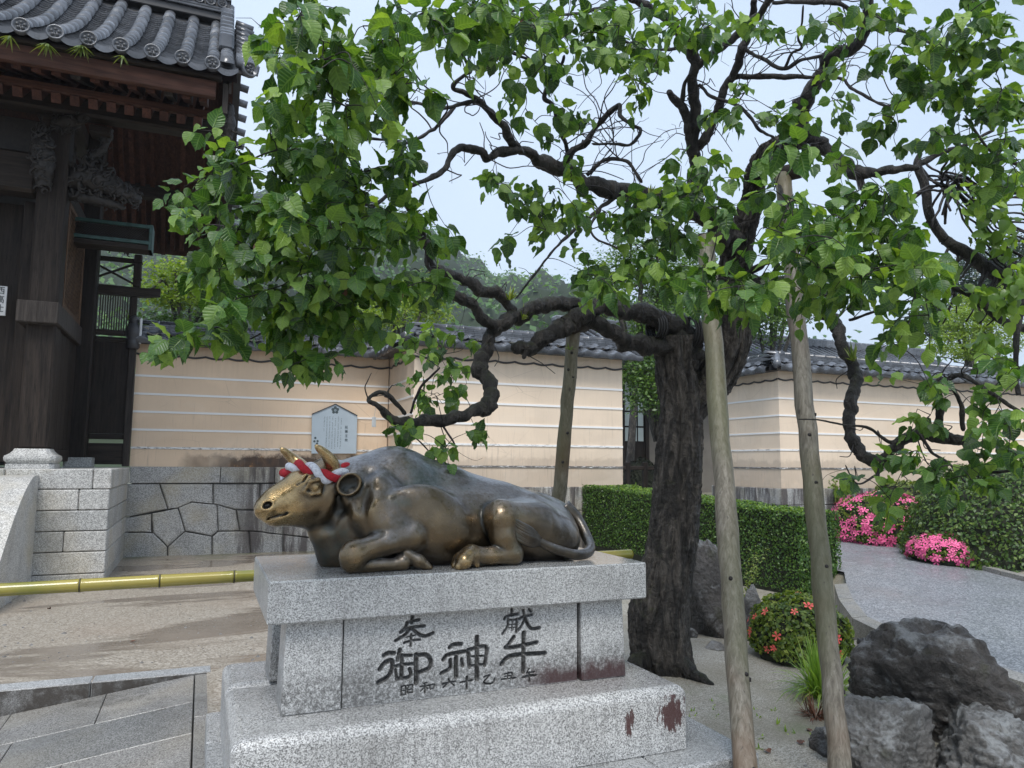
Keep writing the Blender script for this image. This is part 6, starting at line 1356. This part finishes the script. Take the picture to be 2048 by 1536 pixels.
M['rock_dark'] = _rock('dark_wet_rock', (.020, .019, .018), (.15, .135, .122), .7); M['rock_grey'] = _rock('grey_lichen_rock', (.06, .06, .057), (.27, .262, .25), .95); M['rock_pale'] = _rock('pale_rock', (.14, .13, .12), (.34, .33, .31), .5)
def rock(label, c, r, mat, seed, rot=0, planes=16, amp=.10, name='boulder', group='garden rocks', peak=(0, 0)):
    rg = np.random.default_rng(seed); bm = bmesh.new(); bmesh.ops.create_icosphere(bm, subdivisions=6 if max(r) > .2 else 5, radius=1); X = np.array([v.co for v in bm.verts])
    nr = rg.normal(0, 1, (planes, 3)); nr /= np.linalg.norm(nr, axis=1)[:, None]; dd = rg.uniform(.55, .98, planes); dot = X@nr.T; rr = np.where(dot > .05, dd/np.maximum(dot, .05), 9); rad = np.minimum(rr.min(1), 1.12)
    st = X@unit(np.array([.25, .1, 1.]))*7+fbm(X*2+seed, 3)*1.6; strata = np.abs((st-np.floor(st))-.5)*2
    rad = rad*(1+amp*fbm(X*2.2+seed, 4)+amp*.8*fbm(X*4.5+seed*2, 5, .6, True)+amp*.28*strata+.03*fbm(X*19+seed, 3)); X = X*rad[:, None]; X[:, 2] += np.clip(X[:, 2], 0, 1)*(peak[0]*X[:, 0]+peak[1]*X[:, 1]); X = X*np.array(r); ca, sa = math.cos(rot), math.sin(rot); X = np.stack([X[:, 0]*ca-X[:, 1]*sa, X[:, 0]*sa+X[:, 1]*ca, X[:, 2]], 1)
    for v, x in zip(bm.verts, X): v.co = x
    me = bpy.data.meshes.new(name); bm.to_mesh(me); bm.free(); me.materials.append(mat); me.polygons.foreach_set('use_smooth', [True]*len(me.polygons)); return tag(link(name, me, None, c), label, 'rock', group)
q = onz(1885, 1500, .1); rock('largest dark boulder with a sloping wet face beside the drive kerb', (q[0]+.30, q[1]+.20, .26), (.46, .36, .38), M['rock_dark'], 12, -.35, 11, .12, peak=(-.15, 0))
q = onz(1790, 1545, .1); rock('grey lichen-crusted rock in front of the largest dark boulder', (q[0], q[1]+.06, .16), (.31, .25, .27), M['rock_grey'], 23, .5, 18, .14)
q = onz(1990, 1560, .1); rock('rough whitish lichen rock below the largest boulder, on its drive side', (q[0]+.05, q[1]+.05, .16), (.34, .27, .25), M['rock_grey'], 37, 1.2, 18, .18)
q = onz(1655, 1500, .1); rock('low dark rock at the foot of the slim timber prop', (q[0], q[1], .12), (.11, .10, .10), M['rock_dark'], 41)
q = onz(1440, 1275, .1); rock('tall dark boulder between the plum trunk and the hedge', (q[0], q[1]+.10, .42), (.30, .27, .46), M['rock_dark'], 53, .4, 14)
q = onz(1515, 1285, .1); rock('narrow grey rock leaning against the tall dark boulder', (q[0], q[1]+.05, .26), (.15, .16, .27), M['rock_grey'], 67, .3)
q = onz(1432, 1305, .1); rock('flat pale stone in the sand before the tall dark boulder', (q[0], q[1], .11), (.15, .10, .08), M['rock_pale'], 71, .3)
q = onz(1720, 1278, .14); rock('small grey stone behind the coral azalea by the kerb', (q[0], q[1], .14), (.12, .10, .09), M['rock_grey'], 91, .3)
q = onz(1380, 1280, .1); rock('small black stone beside the plum trunk', (q[0], q[1], .12), (.07, .07, .07), M['rock_dark'], 97)
# grass tuft, weeds and litter
M['grass'] = _leafmat('bright_grass', (.12, .23, .03), (.22, .36, .06), (.36, .48, .12), .4, .4)
q = onz(1648, 1395, .11); blades('grass_tuft', 'bright green arching grass tuft before the coral azalea', q, 330, .44, 1.0, M['grass'], .9, .0055, .8, 'grass', None, .09)
blades('dead_grass', 'brown dead grass skirt under the bright grass tuft', onz(1632, 1432, .11), 90, .14, 1.0, M['deadleaf'], .35, .004, .8, 'grass', None, .06)
rw = random.Random(5)
for k in range(26):
    px, py = rw.choice([(1560+rw.uniform(-60, 90), rw.uniform(1380, 1500)), (1400+rw.uniform(-30, 60), rw.uniform(1360, 1440))]); q = onz(px, py, .105); blades('weed', 'tiny green weed sprouting in the sandy bed', (q[0], q[1], float(gz(q[0], q[1]))), 6, .05, 1.0, M['grass'], .5, .005, .5, 'weed', 'tiny weeds in the sandy bed')
def sprig(name, label, base, H, n, mat, spread=.15, ls=.022, cat='plant', group=None):
    t = thing(name, label, cat, base, group); mbs = MB(); Ps, Ns = [], []
    for s in range(n):
        a = RNG.uniform(0, 2*PI); tip = np.array(base)+np.array([math.cos(a)*spread*RNG.uniform(.2, 1), math.sin(a)*spread*RNG.uniform(.2, 1), H*RNG.uniform(.6, 1)]); C = crom([base, (np.array(base)+tip)/2+RNG.normal(0, .02, 3), tip], 6); mbs.tube(C, .0022, 5)
        for c in C[2:]:
            for _ in range(5): Ps.append(c+RNG.normal(0, ls*.9, 3)); Ns.append(np.array([0, -.3, 1.])+RNG.normal(0, .3, 3))
    obj('stem', mbs, M['twig'], t); V, F, rn = leafquads(np.array(Ps), np.array(Ns), ls); tag(link('leaves', mesh_np('leaves', V-np.array(base), F, mat, False, {'rnd': rn}), t, base), kind='stuff')
q = onz(1560, 1225, .13); sprig('wild_shoot', 'straggling leafy shoot rising against the hedge behind the coral azalea', (q[0]-.2, q[1]+.25, .15), .62, 7, M['fern'], .28, .016)
q = ony(1700, 985, 11.2); sprig('wall_vine', 'light green creeper hanging on the right wall above the pink azalea', (q[0]-.3, 11.22, q[2]-.25), .5, 9, M['fern'], .55, .035)
q = ony(1790, 975, 11.2); sprig('wall_vine', 'second thin creeper on the right wall behind the drooping branch', (q[0], 11.22, q[2]-.25), .35, 5, M['fern'], .35, .03)
for (px, py, lab) in ((1445, 1357, 'single red fallen leaf on the sand beside the thick prop'), (1552, 1548, 'dark bit of bark at the foot of the props')):
    q = onz(px, py, .115); o = bpy.data.objects.new('fallen_leaf', LMESH[2].copy()); o.data.materials[0] = M['deadleaf']; COL.objects.link(o); o.location = q; o.scale = (.05,)*3; o.rotation_euler = (.1, .2, random.uniform(0, 6)); tag(o, lab, 'leaf')
# pebbles, bark chips and dead leaf bits strewn over the bed and along the joints
mb = MB()
for k in range(520):
    if k < 330: px, py = rw.uniform(1330, 1720), rw.uniform(1290, 1536)
    else: px, py = rw.uniform(0, 520), rw.uniform(1180, 1335)
    q = onz(px, py, .1); z = float(gz(q[0], q[1])); s_ = rw.uniform(.003, .009) if rw.random() < .93 else rw.uniform(.012, .02); a = rw.uniform(0, 6.28); ca, sa = math.cos(a)*s_, math.sin(a)*s_
    mb.add([(q[0]+ca*1.4, q[1]+sa*1.4, z), (q[0]-sa, q[1]+ca, z), (q[0]-ca*1.2, q[1]-sa*1.2, z), (q[0]+sa, q[1]-ca, z), (q[0]+ca*.2, q[1], z+s_*.8), (q[0]-ca*.5, q[1]-sa*.3, z+s_*.6)], [(0, 1, 4), (1, 2, 5), (1, 5, 4), (2, 3, 5), (3, 0, 4), (3, 4, 5)])
tag(obj('ground_litter', mb, M['rock_pale']), 'loose pebbles strewn over sand and gravel', kind='stuff')
for k in range(9):
    px, py = rw.choice([(rw.uniform(1380, 1640), rw.uniform(1380, 1530)), (rw.uniform(1600, 1660), rw.uniform(1420, 1470)), (rw.uniform(40, 500), rw.uniform(1200, 1320))]); q = onz(px, py, .1); o = bpy.data.objects.new('dead_leaf', LMESH[k % 4].copy()); o.data.materials[0] = M['deadleaf']; COL.objects.link(o); o.location = (q[0], q[1], float(gz(q[0], q[1]))+.012); o.scale = (.05,)*3; o.rotation_euler = (rw.uniform(-.3, .3), rw.uniform(-.3, .3), rw.uniform(0, 6)); tag(o, 'small brown dead leaf lying on the wet ground', 'leaf', 'dead leaves on the ground')
# ================================================================== second plum at the far right, weeping dark twigs
pl2 = thing('weeping_plum', 'second plum tree with a tangle of dark drooping twigs beyond the drive kerb', 'tree', onz(2190, 1290, .2))
L2 = [[(2195,1300,4.35,80),(2180,1000,4.45,70),(2150,760,4.5,60),(2110,640,4.5,50),(2060,580,4.5,36),(1990,545,4.5,30),(1930,505,4.5,26),(1890,480,4.5,20)],
      [(1890,480,4.5,18),(1860,430,4.5,18),(1850,370,4.5,18),(1835,330,4.5,16),(1842,305,4.5,10)], [(2100,640,4.5,20),(2048,655,4.45,16),(1990,632,4.4,15),(1962,600,4.4,14),(1918,580,4.4,11),(1890,566,4.4,7)],
      [(2035,790,4.4,10),(2030,700,4.4,12),(2040,620,4.45,14),(2062,588,4.5,16)], [(1835,330,4.5,14),(1880,305,4.5,12),(1930,290,4.45,8),(1990,262,4.4,6)]]
for k in range(22):
    e = rw.uniform(330, 600); L2.append([(1842+rw.uniform(-10, 60), 335+rw.uniform(-30, 130), 4.5+rw.uniform(-.3, .3), 5), (1900+rw.uniform(-10, 20), 345+(e-340)*.25, 4.5, 5), (1980+rw.uniform(-20, 20), 380+(e-340)*.55, 4.45, 4), (2070, e+rw.uniform(0, 60), 4.4, 4)])
for k in range(14):
    x = rw.uniform(1880, 2040); L2.append([(x, 480+.35*(x-1880), 4.5, 6), (x+rw.uniform(-30, 10), 540+.3*(x-1880), 4.45, 5), (x+rw.uniform(-60, 20), 610+rw.uniform(0, 50), 4.4, 3)])
N2 = []
for L in L2:
    P = np.array([atd(a, b, d) for a, b, d, w in L]); P[:, 2] = np.maximum(P[:, 2], .1); C = crom(P, 7); rr = np.interp(np.linspace(0, len(L)-1, len(C)), np.arange(len(L)), [w/2*d/CF for a, b, d, w in L]); C = C+np.stack([fbm(C*8+k*13, 2) for k in range(3)], 1)*(.05 if rr.max() < .02 else .015)
    mb = MB(); mb.tube(C, rr, 12 if rr.max() > .03 else 6, bump=.25, bs=30); obj('branch', mb, M['bark_dark'] if rr.max() > .02 else M['twig'], pl2, True); N2 += list(C[::2])
# leaves of the second plum
Vs, Fs, Rn = [], [], []; nv = 0
for (cx, cy, rx, ry, dep, ns) in ((1960,420,60,45,4.3,5),(2020,470,40,50,4.3,5),(1990,600,50,30,4.3,5),(2035,540,20,40,4.2,4),(1900,560,25,30,4.3,3),(1965,690,30,20,4.3,2),(2010,330,40,40,4.2,5)):
    for s in range(ns):
        b = atd(cx+rx*RNG.normal(0, .6), cy+ry*RNG.normal(0, .6), dep)
        for j in range(9):
            p = b+RNG.normal(0, .045, 3); X, Y, Z = leaf_mat(p, unit(RNG.normal(0, .5, 3)+np.array([0, 0, -.8])), unit(RNG.normal(0, .5, 3)+np.array([0, -.3, .8])), RNG.uniform(.06, .09)); V, F = LT[j % 4]; Vs.append(V@np.stack([X, Y, Z])+p); Fs.append(F+nv); nv += len(V); Rn.append(np.full(len(V), RNG.uniform()))
tag(link('foliage', mesh_np('foliage', np.concatenate(Vs), np.concatenate(Fs), M['plumleaf'], True, {'rnd': np.concatenate(Rn)}), pl2), kind='stuff')
# ================================================================== beyond the wall: trees, house, plants in the gateway
M['maple'] = _leafmat('maple_leaf', (.11, .19, .02), (.19, .29, .035), (.30, .38, .07), .4, .45); M['tree_a'] = _leafmat('garden_tree_leaf', (.035, .085, .015), (.07, .15, .02), (.13, .22, .04), .3, .45); M['tree_d'] = _leafmat('dark_evergreen_leaf', (.012, .035, .012), (.025, .06, .018), (.05, .10, .03), .2, .45)
def bgtree(name, label, base, crowns, n, ls, mat, trunk_r=.1, cat='tree', group='garden trees beyond the wall', layer=False):
    base = np.array(base, float); t = thing(name, label, cat, base, group); Ps, Ns = [], []; mb = MB(); top = np.mean([c for c, r in crowns], axis=0)
    mb.tube(crom([base-np.array([0, 0, .2]), (base*.6+top*.4)+RNG.normal(0, .1, 3), top], 6), np.linspace(trunk_r, trunk_r*.35, 13), 9, bump=.2, bs=6)
    for c, r in crowns:
        c = np.array(c, float); r = np.array(r, float); mb.tube(crom([base*.45+top*.55, (top+c)/2+RNG.normal(0, .1, 3), c+np.array([0, 0, -.3*r[2]])], 5), np.linspace(trunk_r*.5, trunk_r*.15, 11), 6)
        nb = max(10, int(n*4.5*np.prod(r)**.66)); m = 26
        d = RNG.normal(0, 1, (nb, 3)); d /= np.linalg.norm(d, axis=1)[:, None]; ce = c+d*r*(RNG.uniform(.35, 1, nb)**.5)[:, None]*(1+.25*fbm(d*2.3+c, 2))[:, None]
        for e, dd in zip(ce, d):
            sp = RNG.normal(0, 1, (m, 3))*np.array([ls*3.4, ls*3.4, ls*(1.2 if layer else 2.2)]); Ps.append(e+sp); Ns.append(np.tile(dd*.5+np.array([0, -.2, .9]), (m, 1)))
    obj('trunk', mb, M['bark'], t, True); P = np.concatenate(Ps); N = np.concatenate(Ns); cl = np.repeat(RNG.uniform(0, 1, len(Ps)), 26)*.7+RNG.uniform(0, .3, len(P))
    V, F, rn = leafquads(P, N, ls, cl, .5, .5); tag(link('crown', mesh_np('crown', V-base, F, mat, False, {'rnd': rn}), t, base), kind='stuff'); return t
def cr(px, py, y, wpx, hpx, dpt=None):
    p = ony(px, py, y); k = (p-CPOS)@CFW/CF; return (p, (wpx*k, dpt or wpx*k*.8, hpx*k))
def gb(px, y): p = ony(px, 900, y); return (p[0], y, .2)
bgtree('maple_tree', 'bright yellow-green maple beyond the left wall beside the gate', gb(395, 17.5), [cr(345, 545, 17.5, 38, 22), cr(385, 590, 17.5, 45, 22), cr(330, 600, 17.5, 30, 14), cr(420, 530, 17.8, 40, 28), cr(300, 575, 17.2, 14, 18)], 60, .055, M['maple'], .12, layer=True)
bgtree('bushy_tree', 'low light green bushy tree over the left wall coping near the gate', gb(320, 15.5), [cr(305, 645, 15.5, 26, 20), cr(345, 650, 15.6, 20, 12), cr(420, 640, 15.8, 40, 20)], 60, .05, M['tree_a'])
bgtree('bushy_tree', 'light green bush rising behind the corner of the left wall', gb(800, 16.5), [cr(770, 625, 16.5, 45, 35), cr(840, 600, 17, 40, 45), cr(690, 640, 16.5, 50, 25), cr(880, 620, 17, 18, 30)], 60, .05, M['maple'])
bgtree('garden_tree', 'leafy green tree behind the middle wall beyond the long plum limb', gb(1250, 17), [cr(1200, 560, 17, 40, 45), cr(1270, 530, 17.5, 55, 60), cr(1340, 560, 17, 55, 60), cr(1180, 610, 16.6, 30, 25), cr(1300, 640, 17, 60, 40), cr(1390, 520, 18, 45, 60)], 46, .055, M['tree_a'], .15)
bgtree('garden_tree', 'tree with drooping leaves filling the gateway beside the plum trunk', gb(1330, 15.2), [cr(1275, 740, 15, 32, 35), cr(1320, 720, 15, 35, 45), cr(1285, 790, 14.8, 28, 32), cr(1260, 700, 15.2, 20, 26), cr(1330, 800, 15, 25, 40)], 75, .05, M['tree_a'], .1)
bgtree('garden_tree', 'dark green tree behind the gateway between the plum stems', gb(1520, 19), [cr(1530, 640, 19, 45, 50), cr(1470, 600, 19, 55, 60), cr(1580, 600, 19.5, 60, 55), cr(1640, 580, 20, 45, 40)], 40, .06, M['tree_a'], .15)
bgtree('maple_tree', 'broad yellow-green maple rising over the right wall', gb(1965, 15), [cr(1915, 650, 15, 45, 38), cr(1965, 615, 15, 48, 38), cr(1990, 680, 14.8, 55, 35), cr(2030, 600, 15.3, 40, 50), cr(1890, 690, 14.8, 25, 22), cr(1940, 700, 14.8, 50, 22)], 66, .045, M['maple'], .11, layer=True)
bgtree('evergreen_tree', 'dark evergreen behind the house roof and maple', gb(1900, 24), [cr(1880, 640, 24, 50, 40), cr(1960, 560, 24, 70, 60), cr(2040, 540, 24, 60, 70)], 30, .08, M['tree_d'], .2)
# house behind the gateway and right wall
hs = thing('house', 'old temple house with dark tile roof beyond the gateway and right wall', 'house', (14, 20, .4))
M['mud'] = m_plain('grey_plaster', (.17, .155, .135), .8, .1, 3); M['paper'] = m_plain('frosted_pane', (.50, .56, .54), .3, .05, 3)
mb = MB(); mb.box(10.7, 26, 18.6, 23, .3, 4.2); obj('wall', mb, M['mud'], hs)
wx0, wx1 = ony(1250, 850, 18.5)[0], ony(1290, 850, 18.5)[0]; wz0, wz1 = ony(1265, 882, 18.5)[2], ony(1265, 815, 18.5)[2]
gb_ = lambda nm, a, b, c, d, e, f, m_: obj(nm, MB().box(a, b, c, d, e, f), m_, hs)
for x in (wx0-.12, wx1+.02, wx1+.55): gb_('post', x, x+.12, 18.50, 18.6, .4, 4.5, M['darkwood'])
gb_('door_panel', wx0, wx1+.02, 18.555, 18.598, .5, wz0-.05, M['darkwood']); wf = gb_('window', wx0, wx1+.02, 18.575, 18.598, wz0-.05, 3.9, M['darkwood'])
for r in range(4):
    for c in range(3):
        a = wx0+.03+c*(wx1-wx0)/3; b = a+(wx1-wx0)/3-.05; z = wz0+r*(wz1-wz0)/2.2; obj('pane', MB().box(a, b, 18.56, 18.574, z, z+(wz1-wz0)/2.2-.05), M['paper'], wf)
rf = link('roof', None, hs, (14, 18, 4.6)); mb = MB(); mb.add([(10.2, 17.6, 4.35), (27, 17.6, 4.35), (27, 21.2, 6.0), (10.2, 21.2, 6.0), (10.2, 17.6, 4.20), (27, 17.6, 4.20), (27, 21.2, 5.8), (10.2, 21.2, 5.8)], [(0, 1, 2, 3), (7, 6, 5, 4), (0, 4, 5, 1), (1, 5, 6, 2), (3, 2, 6, 7), (0, 3, 7, 4)]); obj('tile_bed', mb, M['tile_dark'], rf)
mb = MB(); mb.box(10.3, 26.9, 17.66, 17.74, 4.08, 4.19); obj('fascia_board', mb, M['redwood_x'], rf)
for k in range(55):
    x = 10.35+k*.30; mb = MB(); mb.tube([(x, 17.56, 4.38), (x, 21.2, 6.05)], .07, 7); obj('roll_tile', mb, M['tile'], rf, True)
mb = MB(); mb.box(10.2, 27, 21.0, 21.4, 5.9, 6.3, .05); obj('ridge', mb, M['tile'], rf)
# low fence and leafy plants seen through the gateway
fn = thing('low_fence', 'low dark timber rail fence inside the gateway', 'fence', (7.5, 14, .4))
for px in (1255, 1290, 1325): p = ony(px, 960, 13.6); mb = MB(); mb.box(p[0]-.05, p[0]+.05, 13.55, 13.65, .3, 1.62, .01); obj('post', mb, M['darkwood'], fn)
a, b = ony(1245, 915, 13.6), ony(1335, 915, 13.6)
for z in (.98, 1.50): mb = MB(); mb.box(a[0], b[0], 13.57, 13.63, z-.04, z+.04, .01); obj('rail', mb, M['darkwood_x'], fn)
for i, (px, n, L, lab) in enumerate(((1265, 60, .75, 'broad-leaved green plant behind the low fence by the wall end'), (1300, 60, .7, 'strap-leaved plant behind the middle fence post'), (1330, 50, .8, 'strap-leaved plant beside the plum trunk in the gateway'))):
    p = ony(px, 960, 14.1); blades('strap_plant', lab, (p[0], 14.1, .45), n, L, .8, M['grass'] if i != 1 else M['tree_a'], .9, .028, .6, 'plant', 'leafy plants inside the gateway', .15)
p = ony(1285, 890, 15.5); dome('dark_shrub', 'grey leafless twiggy shrub below the house window', (p[0], 15.5, .9), (.55, .5, .75), 1800, .05, M['inner'], 'shrub', .25)
# ------------------------------------------------------------------ wooded hill
CREST = [(-600, 430), (0, 425), (200, 400), (350, 395), (500, 365), (640, 385), (780, 430), (900, 484), (1000, 530), (1100, 562), (1180, 600), (1300, 650), (1500, 700), (1800, 750), (2600, 780)]
def crest(px): return np.interp(px, [a for a, b in CREST], [b for a, b in CREST])
def hillz(px, d):
    top = EYE+(924-crest(px))/CF*300-25; t = np.clip((d-90)/210, 0, 1); return .5+(top-.5)*(t*t*(3-2*t))*.55+(top-.5)*.45*t
mb = MB(); pxs = np.linspace(-900, 2700, 61); ds = np.concatenate([np.linspace(80, 300, 24), [340, 400]])
for a in pxs:
    for d in ds:
        dr = ray(a, 924); dr = dr/np.hypot(dr[0], dr[1])*d*math.hypot(1, (a-1024)/CF); z = hillz(a, min(d, 300)) if d <= 300 else hillz(a, 300)-(d-300)*.5; mb.v.append((dr[0], dr[1], float(z)-.4 if d > 81 else -.6))
nd_ = len(ds); mb.f += [(i*nd_+j, (i+1)*nd_+j, (i+1)*nd_+j+1, i*nd_+j+1) for i in range(60) for j in range(nd_-1)]
M['hillside'] = m_plain('hillside', (.03, .05, .015), .9); tag(obj('hill', mb, M['hillside'], None, True), kind='structure')
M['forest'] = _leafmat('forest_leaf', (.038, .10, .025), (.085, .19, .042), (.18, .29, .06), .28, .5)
Vs, Fs, Rn, CV, CFc = [], [], [], [], []; nv = 0; k = 0
bm = bmesh.new(); bmesh.ops.create_icosphere(bm, subdivisions=2, radius=1); IX = np.array([v.co for v in bm.verts]); IF = np.array([[v.index for v in f.verts] for f in bm.faces]); bm.free(); nc = 0
for i in range(620):
    px = RNG.uniform(-150, 1900) if i > 120 else RNG.uniform(150, 1250); d = 92+208*RNG.uniform()**.7; dr = ray(px, 924); pos = dr/np.hypot(dr[0], dr[1])*d*math.hypot(1, (px-1024)/CF); g = float(hillz(px, d)); R0 = RNG.uniform(4.0, 8.6); H = RNG.uniform(1.0, 1.7)*R0
    c = np.array([pos[0], pos[1], g+H*.9+1.5]); n = 210; dd = RNG.normal(0, 1, (n, 3)); dd[:, 2] = np.abs(dd[:, 2])*1.1-.35; dd[:, 1] -= .3; dd /= np.linalg.norm(dd, axis=1)[:, None]; bl = 1+.28*fbm(dd*2.6+i, 2)
    P = c+dd*np.array([R0, R0, H])*(bl*RNG.uniform(.86, 1.06, n))[:, None]; tone = np.clip(RNG.beta(1.6, 2.2), 0, 1); V, F, rn = leafquads(P, dd, .62, np.clip(tone*.75+RNG.uniform(0, .25, n), 0, .99), .55, .7); Vs.append(V); Fs.append(F+nv); nv += len(V); Rn.append(rn)
    X = c+IX*np.array([R0, R0, H])*.9*(1+.28*fbm(IX*2.6+i, 2))[:, None]; CV.append(X); CFc.append(IF+nc); nc += len(IX)
fo = tag(link('forest', mesh_np('forest', np.concatenate(Vs), np.concatenate(Fs), M['forest'], False, {'rnd': np.concatenate(Rn)})), 'dense green wood covering the hazy hill behind the wall', 'forest', None, 'stuff')
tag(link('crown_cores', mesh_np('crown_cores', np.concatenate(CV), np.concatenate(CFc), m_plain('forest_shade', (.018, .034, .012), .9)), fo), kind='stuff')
# ------------------------------------------------------------------ rain haze
hz_ = bpy.data.materials.new('rain_haze'); hz_.use_nodes = True; nt = hz_.node_tree; nt.nodes.remove(nt.nodes['Principled BSDF']); pvn = nt.nodes.new('ShaderNodeVolumePrincipled'); pvn.inputs['Color'].default_value = (.86, .92, 1, 1); pvn.inputs['Density'].default_value = .00065; pvn.inputs['Anisotropy'].default_value = .2
nt.links.new(pvn.outputs[0], nt.nodes['Material Output'].inputs['Volume'])
mb = MB(); mb.box(-420, 470, -75, 470, -3, 130); o = tag(obj('haze', mb, hz_), 'pale rain haze hanging over the whole place', kind='stuff')
